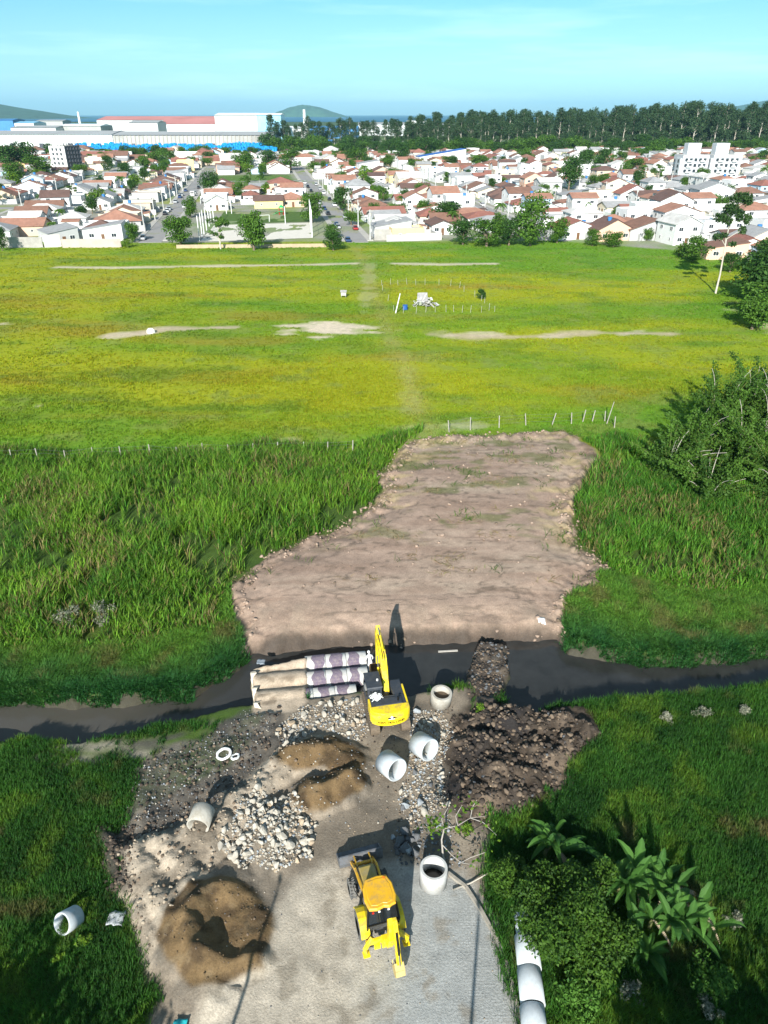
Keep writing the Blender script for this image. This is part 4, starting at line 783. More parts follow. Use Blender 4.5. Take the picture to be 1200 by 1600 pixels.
# tall cane grass
def cane(name, PG, n, lab, hmin, hmax, base, tip):
    lo, hi = PG.min(0), PG.max(0); x, y = sample(n, (lo[0], hi[0]), (lo[1], hi[1])); z = zones(x, y)
    d = sdf(x, y, PG)+(fbm(x, y, 5, 70)-.5)*3; k = (d > 0) & (bare(z) < -.35) & visible(x, y, 90) & (rng.random(n) < np.clip(fbm(x, y, 3.5, 71)*3.2-.95, .10, 1)); x, y, d = x[k], y[k], d[k]
    H = np.interp(y, [40, 48], [.6, 1.0])*(hmin+(hmax-hmin)*np.clip(fbm(x, y, 6, 72)*1.7-.35, 0, 1))*np.clip(d/1.6+.45, .45, 1); m_ = 7; N = len(x)*m_
    P = np.repeat(np.c_[x, y, height(x, y)], m_, 0); P[:, :2] += rng.normal(0, .07, (N, 2)); a = rng.random(N)*6.283; lv = rng.random(N)
    hh = np.repeat(H, m_)*(.55+.5*rng.random(N)); P[:, 2] += hh*.25*lv
    t = np.clip(fbm(P[:, 0], P[:, 1], 3.5, 73)*1.6-.3+.25*rng.standard_normal(N), 0, 1)[:, None]; c = np.array(base)*(1-t)+np.array(tip)*t
    dry = rng.random(N) < .07+.28*np.repeat(fbm(x, y, 4, 74) > .56, m_); c[dry] = (.27, .23, .085)
    blades(name, P, a, hh*.9, .05+.035*rng.random(N), hh*(.25+.45*rng.random(N)), jitc(c, .18), lab, GM, .16)

cane('tall_cane_grass', P_CANE_L, 36000, 'tall bright green cane grass standing left of the brown fill', 1.1, 2.3, (.070, .185, .018), (.20, .37, .030))
cane('tall_cane_grass', P_CANE_R, 15000, 'tall green cane grass growing right of the brown fill below the bamboo', 1.1, 2.2, (.052, .17, .018), (.145, .32, .028))
# lower grass round the ditch and in the foreground
def meadow(name, n, m_, xr, yr, cond, hfun, colfun, lab, wdt=.03, leanf=.6):
    x, y = sample(n, xr, yr); k = visible(x, y, 80); x, y = x[k], y[k]; z = zones(x, y); k = (bare(z) < rng.uniform(-.45, .40, len(x))) & (z['chan'] < (.30 if name == 'bank_weeds' else -.25)+z['n2']*1.5) & cond(x, y, z); x, y = x[k], y[k]; z = {q: v[k] for q, v in z.items()}
    H = hfun(x, y, z); C = colfun(x, y, z); N = len(x)*m_; P = np.repeat(np.c_[x, y, height(x, y, z)], m_, 0); P[:, :2] += rng.normal(0, .06, (N, 2)); hh = np.repeat(H, m_)*(.55+.6*rng.random(N))
    blades(name, P, rng.random(N)*6.283, hh, wdt*(.7+.6*rng.random(N)), hh*leanf*(.4+.9*rng.random(N)), jitc(np.repeat(C, m_, 0), .22), lab, GM, .1)
def mix3(a, b, t): t = np.clip(t, 0, 1)[:, None]; return np.array(a)*(1-t)+np.array(b)*t
shelf_gap = lambda x, y, z: rng.random(len(x)) > sst(-.5, .5, z['shelf'])*np.clip(.75+(fbm(x, y, 1.5, 80)-.5)*3, .2, 1)
def near_col(x, y, z):
    c = mix3((.020, .080, .011), (.060, .180, .021), fbm(x, y, 3.0, 81)*1.8-.45); t = np.clip((fbm(x, y, 1.6, 82)-.52)*4, 0, .8); c = c*(1-t[:, None])+np.array((.115, .22, .02))*t[:, None]
    t = np.clip((fbm(x, y, 2.2, 83)-.66)*6, 0, .8); return c*(1-t[:, None])+np.array((.16, .14, .05))*t[:, None]
meadow('meadow_grass', 42000, 6, (-24, 0), (14, 34.5), lambda x, y, z: shelf_gap(x, y, z), lambda x, y, z: .18+.32*fbm(x, y, 1.5, 84), near_col, 'low dark green grass left of the works and the paved yard')
meadow('meadow_grass', 60000, 6, (3, 28), (14, 39), lambda x, y, z: rng.random(len(x)) < .95, lambda x, y, z: .2+.4*fbm(x, y, 1.5, 85)+.1, near_col, 'lush dark green grass right of the dark soil heap and below the ditch')
def bank_col(x, y, z):
    e = np.clip(-z['chan']/4.0, 0, 1); c = mix3((.034, .135, .030), (.12, .26, .030), e+(fbm(x, y, 2, 86)-.5)*.9); t = np.clip((fbm(x, y, 2.0, 87)-.60)*5, 0, .7)*(e > .25); return c*(1-t[:, None])+np.array((.20, .18, .06))*t[:, None]
meadow('bank_weeds', 46000, 6, (-34, -5), (37, 50), lambda x, y, z: (sdf(x, y, P_CANE_L) < .8), lambda x, y, z: .2+.75*fbm(x, y, 1.3, 88), bank_col, 'dense green weeds along the far bank of the ditch, left side', .05, .9)
meadow('bank_weeds', 40000, 6, (9, 36), (38, 52), lambda x, y, z: (sdf(x, y, P_CANE_R) < .8), lambda x, y, z: .2+.75*fbm(x, y, 1.3, 89), bank_col, 'dense green weeds along the far bank of the ditch, right side', .05, .9)
# pasture tufts, sparser with distance
def pasture(name, n, m_, yr, hh0, wdt, lab):
    xm = yr[1]*.60+5; x, y = sample(n, (-xm, xm), yr); k = visible(x, y, 40) & (y < vedge(x)-1); x, y = x[k], y[k]; z = zones(x, y)
    k = (bare(z) < -.2) & (z['chan'] < -.3) & (sdf(x, y, P_CANE_L) < -.2) & (sdf(x, y, P_CANE_R) < -.2); x, y = x[k], y[k]
    gc = ground_col(x, y, {q: v[k] for q, v in z.items()}); gr = gc[:, 1]/(gc[:, 0]+gc[:, 2]*2+1e-6); k = (gr > .70) & (rng.random(len(x)) < np.clip(fbm(x*.6, y, 5, 90)*2.4-.4, .15, 1)); x, y, gc = x[k], y[k], gc[k]
    N = len(x)*m_; P = np.repeat(np.c_[x, y, height(x, y)], m_, 0); P[:, :2] += rng.normal(0, .16, (N, 2)); h = np.repeat(hh0*(.4+1.2*fbm(x, y, 4, 91)), m_)*(.5+.7*rng.random(N))
    c = np.repeat(gc, m_, 0)*(1.02+.12*rng.random(N)[:, None]); blades(name, P, rng.random(N)*6.283, h, wdt*(.6+.8*rng.random(N)), h*.9*rng.random(N), jitc(c, .07), lab, GM, .1)
pasture('pasture_grass', 42000, 6, (66, 110), .22, .10, 'yellow green pasture grass beyond the wire fence, nearer part')
pasture('pasture_grass', 36000, 5, (110, 165), .2, .17, 'yellow green pasture grass in the middle of the field')
pasture('pasture_grass', 30000, 4, (165, 240), .2, .28, 'green pasture grass along the village edge of the field')
# weeds and dead cane left on the fill
def litter():
    n = 2600; x, y = sample(n, (-14, 26), (50, 84)); z = zones(x, y); k = (z['plat'] > -.2) & (rng.random(n) < np.clip((fbm(x*.5, y, 1.5, 51)-.5)*5+np.exp(-(z['plat']/1.2)**2)*.8, 0, 1)); x, y = x[k], y[k]; m_ = 6; N = len(x)*m_
    P = np.repeat(np.c_[x, y, height(x, y)+.03], m_, 0); P[:, :2] += rng.normal(0, .25, (N, 2)); g = np.repeat(fbm(x, y, 3, 92) > .56, m_); c = np.where(g[:, None], np.array((.10, .17, .03)), np.array((.34, .27, .14)))
    blades('cut_cane_litter', P, rng.random(N)*6.283, np.where(g, .35, .08)*(.5+rng.random(N)), .035+.03*rng.random(N), .3+.7*rng.random(N), jitc(c, .25), 'dry cut cane and weeds scattered on the brown fill', GM, .1)
litter()

# ---- leaf-clump crowns
def cards(C, size, nrm=None, flat=.0):
    "quads of given size at C with random facing"
    n = len(C); a = rng.standard_normal((n, 3)); a[:, 2] += flat; a /= np.linalg.norm(a, axis=1)[:, None]
    if nrm is not None: a = a*.7+nrm; a /= np.linalg.norm(a, axis=1)[:, None]+1e-6
    r_ = rng.standard_normal((n, 3)); u = np.cross(a, r_); u /= np.linalg.norm(u, axis=1)[:, None]+1e-6; v = np.cross(a, u); s = (size*(.6+.8*rng.random(n)))[:, None] if not np.isscalar(size) else size*(.6+.8*rng.random(n))[:, None]
    k = .55; V = np.stack([C-u*s*.5, C+v*s*k*.5, C+u*s*.5, C-v*s*k*.5], 1).reshape(-1, 3); b = np.arange(n)*4
    return V, np.stack([b, b+1, b+2, b+3], 1)
def crown_pts(lobes, n, shell=.45):
    "points spread in the outer part of ellipsoid lobes, plus one tint per point"
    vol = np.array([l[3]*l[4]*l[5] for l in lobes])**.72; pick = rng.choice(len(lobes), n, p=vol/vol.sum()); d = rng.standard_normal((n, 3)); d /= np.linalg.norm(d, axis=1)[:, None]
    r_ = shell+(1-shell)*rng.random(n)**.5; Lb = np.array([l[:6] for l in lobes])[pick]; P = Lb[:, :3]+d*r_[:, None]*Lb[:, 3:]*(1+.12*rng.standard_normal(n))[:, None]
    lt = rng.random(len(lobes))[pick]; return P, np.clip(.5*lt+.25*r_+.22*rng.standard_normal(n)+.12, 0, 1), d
def make_lobes(n, R_, H, z0, r0=(.28, .48), flat=.8):
    out = []
    for _ in range(n):
        a = random.random()*6.283; q = random.random()**.6; z = z0+H*random.random(); k = 1-.55*abs((z-z0)/H-.4); r_ = R_*random.uniform(*r0); out.append((R_*.75*q*k*math.cos(a), R_*.75*q*k*math.sin(a), z, r_, r_, r_*flat))
    return out
def tree_proto(kind, seed, leafm, trunkm):
    "returns (crown mesh, trunk mesh) for a tree of unit-ish real size"
    global rng; random.seed(seed); rng = np.random.default_rng(seed); tb = MB()
    if kind == 'round':
        H, Rr = 7.0, 3.4; lobes = make_lobes(20, Rr, H*.64, H*.20, (.30, .48), .85); n, cs = 3200, .42
        tb.tube([(0, 0, -.3), (.08, 0, 1.2), (.0, .1, 2.4), (.1, .1, 3.6)], [.26, .2, .17, .1], 8)
        for l in lobes[:8]: tb.tube([(0, .05, 1.8), (l[0]*.5, l[1]*.5, l[2]*.5+.9), (l[0], l[1], l[2])], [.11, .07, .02], 5)
    elif kind == 'spread':
        H, Rr = 6.0, 4.6; lobes = make_lobes(22, Rr, H*.45, H*.34, (.24, .38), .6); n, cs = 2600, .42
        tb.tube([(0, 0, -.3), (.1, 0, 1.2), (.0, .1, 2.2)], [.3, .24, .18], 8)
        for l in lobes[:10]: tb.tube([(0, .05, 1.7), (l[0]*.5, l[1]*.5, l[2]*.65+.5), (l[0], l[1], l[2])], [.12, .08, .02], 5)
    elif kind == 'open':
        H, Rr = 9.0, 3.8; lobes = make_lobes(17, Rr, H*.62, H*.30, (.16, .30), .6); n, cs = 2000, .40
        tb.tube([(0, 0, -.3), (.1, 0, 2), (-.1, .1, 4.5), (.1, .1, 7.4)], [.22, .17, .12, .05], 8)
        for l in lobes: tb.tube([(0, .05, max(l[2]-2.0, 1)), (l[0]*.5, l[1]*.5, l[2]-.7), (l[0], l[1], l[2])], [.07, .05, .02], 5)
    elif kind == 'euc':
        H, Rr = 34.0, 6.6; lobes = []
        for k in range(24):
            z = H*(.20+.74*random.random()**.8); q = (1-.62*max(0, (z/H-.5)/.5))*Rr; a = random.random()*6.283; r_ = random.uniform(1.9, 3.2); lobes.append((q*.65*math.cos(a)*random.random()**.4, q*.6*math.sin(a), z, r_, r_, r_*1.15))
        lobes.append((.3, 0, H*.975, 1.3, 1.3, 1.7)); n, cs = 3000, 1.05
        tb.tube([(0, 0, -.5), (.2, 0, H*.3), (-.2, .1, H*.65), (.2, 0, H*.95)], [.5, .38, .25, .06], 7)
        for l in lobes: tb.tube([(0, 0, max(l[2]-3.5, 4)), (l[0], l[1], l[2])], [.14, .04], 4)
    elif kind == 'shrub':
        H, Rr = 2.2, 1.7; lobes = make_lobes(10, Rr, H*.5, H*.35, (.35, .5), .9); n, cs = 900, .26
        tb.tube([(0, 0, -.2), (.0, .05, 1.0)], [.09, .05], 6)
        for l in lobes[:5]: tb.tube([(0, 0, .2), (l[0], l[1], l[2])], [.04, .015], 4)
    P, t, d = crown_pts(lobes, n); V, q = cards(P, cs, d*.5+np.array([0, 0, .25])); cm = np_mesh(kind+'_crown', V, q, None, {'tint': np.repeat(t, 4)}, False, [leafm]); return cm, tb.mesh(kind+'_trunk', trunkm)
M_BARK = mat('brown_bark', (.17, .13, .09), .95, .3, 4, .3); M_BARKP = mat('pale_bark', (.46, .42, .35), .85, .2, 3, .1)
LF_A = leafmat('broad_leaf_green', (.022, .066, .010), (.10, .205, .022)); LF_B = leafmat('dark_leaf_green', (.015, .050, .011), (.058, .135, .021)); LF_E = leafmat('eucalypt_leaf', (.016, .044, .018), (.060, .110, .042), .2); LF_Y = leafmat('light_leaf_green', (.04, .10, .010), (.15, .26, .02))
PROTO = {}
for k, lf, bk_ in (('round', LF_A, M_BARK), ('spread', LF_A, M_BARK), ('open', LF_A, M_BARKP), ('euc', LF_E, M_BARKP), ('shrub', LF_Y, M_BARK)): PROTO[k] = [tree_proto(k, 50+i, lf, bk_) for i in range(4 if k in ('round', 'euc') else 3)]
PROTO['dark'] = [tree_proto('round', 80+i, LF_B, M_BARK) for i in range(3)]
random.seed(11); rng = np.random.default_rng(11)
def palm_proto():
    tb = MB(); tb.tube([(0, 0, -.3), (.1, 0, 3), (.25, .1, 6)], [.2, .15, .12], 8); V, Qs, tt = [], [], []
    for i in range(22):
        a = i*2.4; el = random.uniform(-.1, 1.1); L_ = 2.5; pts = []
        for k in range(6): f = k/5; r_ = L_*f*math.cos(el*(1-f*.3)); pts.append(Vector((.25+r_*math.cos(a), .1+r_*math.sin(a), 6+L_*f*math.sin(el)-1.9*f*f)))
        sd_ = Vector((-math.sin(a), math.cos(a), 0))
        for k in range(5):
            for s in (-1, 1):
                for e in (0, .5):
                    p0 = pts[k].lerp(pts[k+1], e); p1 = pts[k].lerp(pts[k+1], e+.35); o_ = sd_*s*.62*(1-.12*k)+Vector((0, 0, -.3))+(p1-p0)*.6; b = len(V); V += [p0, p1, p1+o_, p0+o_*.9]; Qs.append((b, b+1, b+2, b+3)); tt += [.3+.5*random.random()]*4
    return np_mesh('palm_crown', np.array([tuple(v) for v in V]), np.array(Qs), None, {'tint': np.array(tt)}, False, [LF_A]), tb.mesh('palm_trunk', M_BARKP)
PROTO['palm'] = [palm_proto()]
def tree(kind, name, x, y, h, lab, cat='tree', group=None, wscale=1.0, i=None, z=None):
    "h: height in metres"
    ref = {'round': 6.9, 'dark': 6.9, 'spread': 5.8, 'open': 9, 'euc': 34, 'shrub': 2.2, 'palm': 7.0}[kind]; s = h/ref; cm, tm = PROTO[kind][(random.randrange(len(PROTO[kind])) if i is None else i % len(PROTO[kind]))]
    o = thing(name, lab, cat, (x, y, hz(x, y) if z is None else z), random.random()*6.28, group); o.scale = (s*wscale, s*wscale, s); link('crown', cm, o); link('trunk', tm, o); return o

# banana plants
BAN = leafmat('banana_leaf', (.012, .062, .013), (.085, .205, .033), .3, .6); DEADL = mat('dead_leaf', (.33, .27, .18), .95, .3, 5)
def banana(x, y, n, lab, s=1.0):
    o = thing('banana_plant', lab, 'banana plant', (x, y, hz(x, y)-.05), 0); cl = [(random.gauss(0, .55)*s, random.gauss(0, .5)*s, random.uniform(.5, 1.2)*s) for _ in range(max(3, n//5))]
    for cx, cy, ch in cl: MB().tube([(cx, cy, 0), (cx, cy, ch*.6), (cx+.04, cy, ch)], [.12, .10, .06], 8).build('stem', mat('banana_stem', (.15, .17, .06), .8, .3, 4), o, smooth=True)
    for i in range(n):
        cx, cy, ch = cl[i % len(cl)]; a = i*2.399+random.uniform(-.6, .6); el = random.uniform(.25, 1.3); L_ = random.uniform(1.7, 2.6)*s; wd_ = random.uniform(.28, .47)*s; dead = random.random() < .17; V, q, tt = [], [], []; m_ = 9; ti = random.random()
        if dead: el = -.2
        f = np.linspace(0, 1, m_); r_ = L_*f*math.cos(el)*(1-.1*f); zz = ch+L_*f*math.sin(el)-(.35+.75*random.random())*L_*f**2.3*.55
        for k in range(m_):
            w_ = wd_*math.sin(math.pi*min(1, .08+.92*f[k])**.7)**.8*(.45 if dead else 1)+.02; c = Vector((cx+r_[k]*math.cos(a), cy+r_[k]*math.sin(a), zz[k])); sd_ = Vector((-math.sin(a), math.cos(a), 0))
            w_ *= random.uniform(.8, 1.12) if 0 < k < m_-1 else 1
            V += [c+sd_*w_*.5*1.1+Vector((0, 0, w_*.28)), c, c-sd_*w_*.5*1.1+Vector((0, 0, w_*.28))]; tt += [ti*.7+.2, ti*.5+.45, ti*.7+.2]
        gap = random.uniform(.62, .98) if not dead else .5   # torn blade: separate strips, joined at the midrib
        Vn, qn, tn = [], [], []
        for k in range(m_-1):
            for sub in range(3):
                for side in (0, 2):
                    e0, e1 = sub/3, (sub+gap)/3; A = V[3*k+1].lerp(V[3*k+4], e0); B = V[3*k+1].lerp(V[3*k+4], (sub+1)/3); D = V[3*k+side].lerp(V[3*k+3+side], e0); E_ = V[3*k+side].lerp(V[3*k+3+side], e1); b = len(Vn); Vn += [A, B, E_, D]; qn.append((b, b+1, b+2, b+3)); tn += [tt[3*k+1]]*2+[tt[3*k]]*2
        link('leaf', np_mesh('banana_leaf', np.array([tuple(v) for v in Vn]), np.array(qn), None, {'tint': np.array(tn)}, False, [DEADL if dead else BAN]), o)
    return o
bl = [(860, 1325, 26, 'smaller banana plant beside the dark soil heap, its upright leaves fanned', .9), (985, 1405, 26, 'banana plant with broad torn leaves beside the bush, left of its clump', 1.0), (1032, 1395, 34, 'banana plant with tall upright leaves in the middle of the big clump', 1.1), (1070, 1430, 30, 'banana plant with frayed grey dead leaf, right of the big clump', 1.0), (1005, 1462, 22, 'banana plant with drooping leaves in front of the big clump', .85)]
for a, b_, n, lab, s in bl: x, y, z = on(a, b_, .3); banana(x, y, n, lab, s)
# bushes by the yard
def bush(name, px, py, Rr, H, n, cs, lf, lab, seed, lob=18, cat='bush', zb=0.0):
    global rng; random.seed(seed); rng = np.random.default_rng(seed); x, y, z = on(px, py); o = thing(name, lab, cat, (x, y, z-.05), 0); lobes = make_lobes(lob, Rr, H*.6, H*.25+zb, (.22, .4), .75); P, t, d = crown_pts(lobes, n, .5); V, q = cards(P, cs, d*.4+np.array([0, 0, .5]))
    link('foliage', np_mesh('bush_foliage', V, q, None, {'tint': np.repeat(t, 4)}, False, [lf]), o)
    for i, l in enumerate(lobes[:7]): MB().tube([(0, 0, 0), (l[0]*.4, l[1]*.4, l[2]*.6), (l[0], l[1], l[2])], [.06, .04, .012], 6).build('branch', M_BARK, o)
    return o
LF_BUSH = leafmat('bush_leaf', (.020, .060, .008), (.075, .155, .016), .25, .6, 1.2); LF_G = leafmat('grey_weed_leaf', (.10, .12, .07), (.30, .30, .22), .2)
bush('leafy_bush', 885, 1475, 2.9, 3.2, 13000, .17, LF_BUSH, 'large leafy bush overhanging the row of white pipes beside the yard kerb', 31)
bush('leafy_bush', 818, 1398, 1.9, 2.3, 5600, .16, LF_BUSH, 'leafy bush behind the yard kerb, below the bare sapling', 32)
bush('leafy_bush', 905, 1395, 2.1, 2.2, 5600, .16, LF_BUSH, 'leafy bush between the two banana clumps', 33)
bush('leafy_bush', 836, 1462, 1.75, 2.7, 6200, .16, LF_BUSH, 'leafy bush arching over the far pipes of the kerbside row', 36)
bush('leafy_bush', 955, 1480, 1.5, 2.0, 3400, .16, LF_BUSH, 'leafy bush reaching under the left side of the big banana clump', 37)
bush('leafy_bush', 905, 1560, 1.3, 1.1, 2200, .15, leafmat('feather_leaf', (.03, .10, .012), (.10, .22, .03), .25, .6, 1.2), 'feathery low green bush right of the white pipe row at the bottom', 34)
bush('leafy_bush', 1110, 1535, 1.2, 1.0, 2000, .14, _mc['feather_leaf'], 'feathery low green bush in dark grass near the lower right corner', 35)
for i, (a, b_, r_, lab) in enumerate(((985, 1560, .8, 'greyish dry weed clump standing in the dark grass below the bananas'), (1110, 1585, .7, 'greyish dry weed clump at the bottom right, near the feathery bush'), (1145, 1445, .6, 'tan seeding weed clump right of the banana clump'), (1040, 1130, .55, 'pale dry weed clump left in the green meadow by the ditch'), (1095, 1122, .75, 'largest pale dry weed clump in the green meadow by the ditch'), (1165, 1118, .6, 'pale dry weed clump right in the green meadow by the ditch'), (950, 1490, .6, 'dry drooping grey stalks under the large banana leaves'))): bush('dry_weed', a, b_, r_, .8, 520, .13, LF_G, lab, 60+i, 9, 'weed')
for i, (a, b_, r_, lab) in enumerate(((130, 1470, .5, 'small yellowish weed beside the tipped white pipe'), (95, 1500, .4, 'small pale weed below the tipped white pipe'), (725, 1300, .6, 'small green weed at the foot of the bare sapling'), (750, 1110, .55, 'green grass tuft on the soil between ring and dark heap'))): bush('small_weed', a, b_, r_, .5, 420, .11, LF_Y, lab, 75+i, 7, 'weed')
# grey-brown scrub in the left bank
for i, (a, b_, lab) in enumerate(((110, 975, 'greyish dry shrub on the left bank among the weeds'), (160, 968, 'second greyish dry shrub on the left bank, nearer the brown fill'))): bush('dry_shrub', a, b_, 1.4, 1.5, 900, .16, LF_G, lab, 85+i, 9, 'shrub')
random.seed(21); rng = np.random.default_rng(21)
# leaning bare sapling
o = thing('bare_sapling', 'leaning bare sapling with pale twigs and a few bright leaves behind the white ring', 'sapling', (*gp(700, 1372), 0)); W_ = mat('grey_twig_bark', (.34, .31, .27), .9, .2, 5)
x0, y0 = gp(700, 1372)
def wp(px, py, z): a, b_ = gp(px, py, z); return (a-x0, b_-y0, z)
MB().tube([(0, 0, 0), wp(692, 1335, .9), wp(690, 1312, 1.5), wp(694, 1295, 2.0)], [.07, .055, .045, .035], 8).build('trunk', W_, o, smooth=True)
tw = [[wp(694, 1295, 2.0), wp(715, 1290, 2.3), wp(735, 1278, 2.7), wp(760, 1275, 2.9)], [wp(735, 1278, 2.7), wp(755, 1285, 2.6), wp(776, 1305, 2.4)], [wp(735, 1278, 2.7), wp(738, 1262, 3.1), wp(745, 1250, 3.4)], [wp(694, 1295, 2.0), wp(690, 1280, 2.4), wp(700, 1262, 2.9)], [wp(691, 1320, 1.4), wp(705, 1335, 1.3), wp(720, 1348, 1.2), wp(745, 1352, 1.0)], [wp(715, 1290, 2.3), wp(712, 1275, 2.7), wp(722, 1258, 3.1)], [wp(720, 1348, 1.2), wp(735, 1340, 1.4), wp(758, 1332, 1.6)]]
for t_ in tw: MB().tube(t_, [.028, .020, .014, .008][:len(t_)], 6).build('twig', W_, o, smooth=True)
C = np.array([Vector(random.choice(tw)[-1 if random.random() < .6 else 1])+Vector((random.gauss(0, .3), random.gauss(0, .3), random.gauss(0, .15))) for _ in range(90)]+[Vector(wp(680, 1290, 2.0))+Vector((random.gauss(0, .35), random.gauss(0, .3), random.gauss(0, .2))) for _ in range(120)]); V, q = cards(C, .22, np.array([0, 0, .8])); link('leaves', np_mesh('sapling_leaves', V, q, None, {'tint': np.repeat(rng.random(len(C)), 4)}, False, [LF_Y]), o)
x, y, z = on(735, 1382); tag(MB().tube([(-.95, -.35, .1), (0, 0, .12), (.95, .45, .25)], [.05, .045, .03], 7).build('fallen_branch', M_BARKP, None, (x, y, z), smooth=True), 'bare fallen branch lying across the yard kerb', 'branch')

# bamboo clumps
LF_BAM = leafmat('bamboo_leaf', (.020, .060, .010), (.10, .205, .024), .3, .6, .5)
def bamboo(px, py, n, hmax, lab, seed, spread=1.6):
    hmax *= 1.18
    global rng; random.seed(seed); rng = np.random.default_rng(seed); x, y = gp(px, py); o = thing('bamboo_clump', lab, 'bamboo', (x, y, hz(x, y)), 0); C, tt, dd = [], [], []
    for i in range(n):
        a = random.random()*6.283; q = random.random()**.5; b0 = Vector((.7*q*math.cos(a), .7*q*math.sin(a), 0)); H = hmax*random.uniform(.45, 1.0); ln = spread*random.uniform(.5, 1.5)*q+.3; pts = [b0+Vector((math.cos(a)*ln*(f**2.2)*1.5, math.sin(a)*ln*(f**2.2)*1.5, H*(f-.18*f**3.5))) for f in np.linspace(0, 1, 9)]
        bare_ = i % 4 == 0
        if i < 26: MB().tube(pts, [.05-.004*k for k in range(9)], 5).build('culm', M_BARKP if bare_ else mat('green_culm', (.13, .17, .04), .6, .2), o)
        m_ = 12 if bare_ else 380; f0 = .55 if bare_ else .12; ti = random.random()
        for _ in range(m_):
            f = f0+(1-f0)*random.random(); k = min(7, int(f*8)); p = pts[k].lerp(pts[k+1], f*8-k); r_ = (1.05-.8*f)*1.1; C.append(p+Vector((random.gauss(0, r_*.55), random.gauss(0, r_*.55), random.gauss(-.1, r_*.4)))); tt.append(min(1, max(0, .45*ti+.25*f+.2*random.random())))
    C = np.array([tuple(c) for c in C]); V, q = cards(C, .30, np.array([0, 0, .35])); link('foliage', np_mesh('bamboo_foliage', V, q, None, {'tint': np.repeat(np.array(tt), 4)}, False, [LF_BAM]), o); return o
bamboo(1070, 735, 30, 9.0, 'bamboo clump nearest the brown fill, with pale bare culms leaning left', 41, 2.2)
bamboo(1110, 700, 34, 10.5, 'tallest bamboo clump with a pointed top right of the fill', 42, 1.6)
bamboo(1150, 745, 30, 8.5, 'bamboo clump with pale upright culms in front of the tallest one', 43, 1.8)
bamboo(1195, 700, 32, 10.5, 'bamboo clump cut by the right edge of the picture', 44, 2.0)
bamboo(1038, 755, 30, 6.8, 'low leafy bamboo clump nearest the fill, at the left of the thicket', 46, 2.4)
bamboo(1100, 785, 28, 5.6, 'low bamboo clump over the cane grass in front of the thicket', 47, 2.2)
bamboo(1160, 680, 34, 10.5, 'tall bamboo clump between the pointed one and the right edge', 48, 1.8)
bamboo(1205, 780, 26, 7.0, 'lowest bamboo clump at the right edge, over the cane grass', 45, 1.8)
random.seed(22); rng = np.random.default_rng(22)

# ---- fences
M_POST = mat('weathered_post_wood', (.33, .31, .26), .9, .25, 5); M_WIRE = mat('fence_wire', (.25, .25, .25), .5, .1, metal=.6)
def fence(name, lab, pts, h, wires=(.45, .9, 1.3), r=.06, lean=.04, cat='fence', m=None):
    o = thing(name, lab, cat, (0, 0, 0)); tops = []
    for x, y in pts:
        z = hz(x, y); hh = h*random.uniform(.85, 1.1); lx, ly = random.gauss(0, lean)*hh, random.gauss(0, lean)*hh; MB().tube([(x, y, z-.2), (x+lx, y+ly, z+hh)], [r, r*.85], 7).build('post', m or M_POST, o); tops.append((x, y, z, lx, ly, hh))
    for w_ in wires:
        b = MB()
        for p, q in zip(tops, tops[1:]):
            f = w_/1.45; b.tube([(p[0]+p[3]*f, p[1]+p[4]*f, p[2]+p[5]*f), (q[0]+q[3]*f, q[1]+q[4]*f, q[2]+q[5]*f)], .008, 4, False)
        b.build('wire', M_WIRE, o)
    return o
fence('wire_fence', 'wire fence of pale wooden posts between cane grass and pasture, left of the fill', [gp(a, 722-a*.034+(2 if i % 2 else 0)) for i, a in enumerate((-20, 20, 60, 103, 146, 190, 236, 277, 318, 358, 396, 434, 475, 512, 551))], 1.5, r=.075)
fence('wire_fence', 'wire fence with leaning posts behind the top of the brown fill', [gp(a, b_) for a, b_ in ((702, 676), (735, 672), (780, 668), (822, 664), (862, 664), (893, 662), (910, 660), (925, 659), (945, 658), (960, 668))], 1.6, r=.075, lean=.10)
x, y = gp(948, 662); tag(MB().tube([(x, y, 0), (x+.5, y, 3.0)], [.07, .05], 7).build('leaning_pole', M_POST), 'tall leaning bare pole beside the wire fence near the bamboo', 'pole')
fence('paddock_fence', 'low post fence of the small paddock around the debris heap', [gp(a, b_) for a, b_ in ((597, 446), (610, 445), (622, 446), (636, 445), (650, 446), (664, 446), (686, 446), (704, 447), (718, 450), (725, 456), (742, 464), (752, 470), (757, 474), (764, 486), (773, 488), (752, 489), (735, 489), (722, 489), (709, 488), (697, 488), (680, 489), (665, 489), (650, 490), (630, 489), (615, 486), (606, 470), (598, 455))], 1.4, (.9,), .045, .08, m=mat('pale_post_wood', (.36, .36, .28), .9, .2, 5))
x, y = gp(618, 490); tag(MB().tube([(x, y, 0), (x+.9, y+.3, 3.9)], [.12, .09], 7).build('leaning_pole', M_WHT), 'white leaning pole at the left corner of the small paddock', 'pole')
for px, py, lab in ((752, 468, 'small dark bush beside the paddock fence'),): x, y = gp(px, py); tree('dark', 'bush', x, y, 2.4, lab, 'bush')
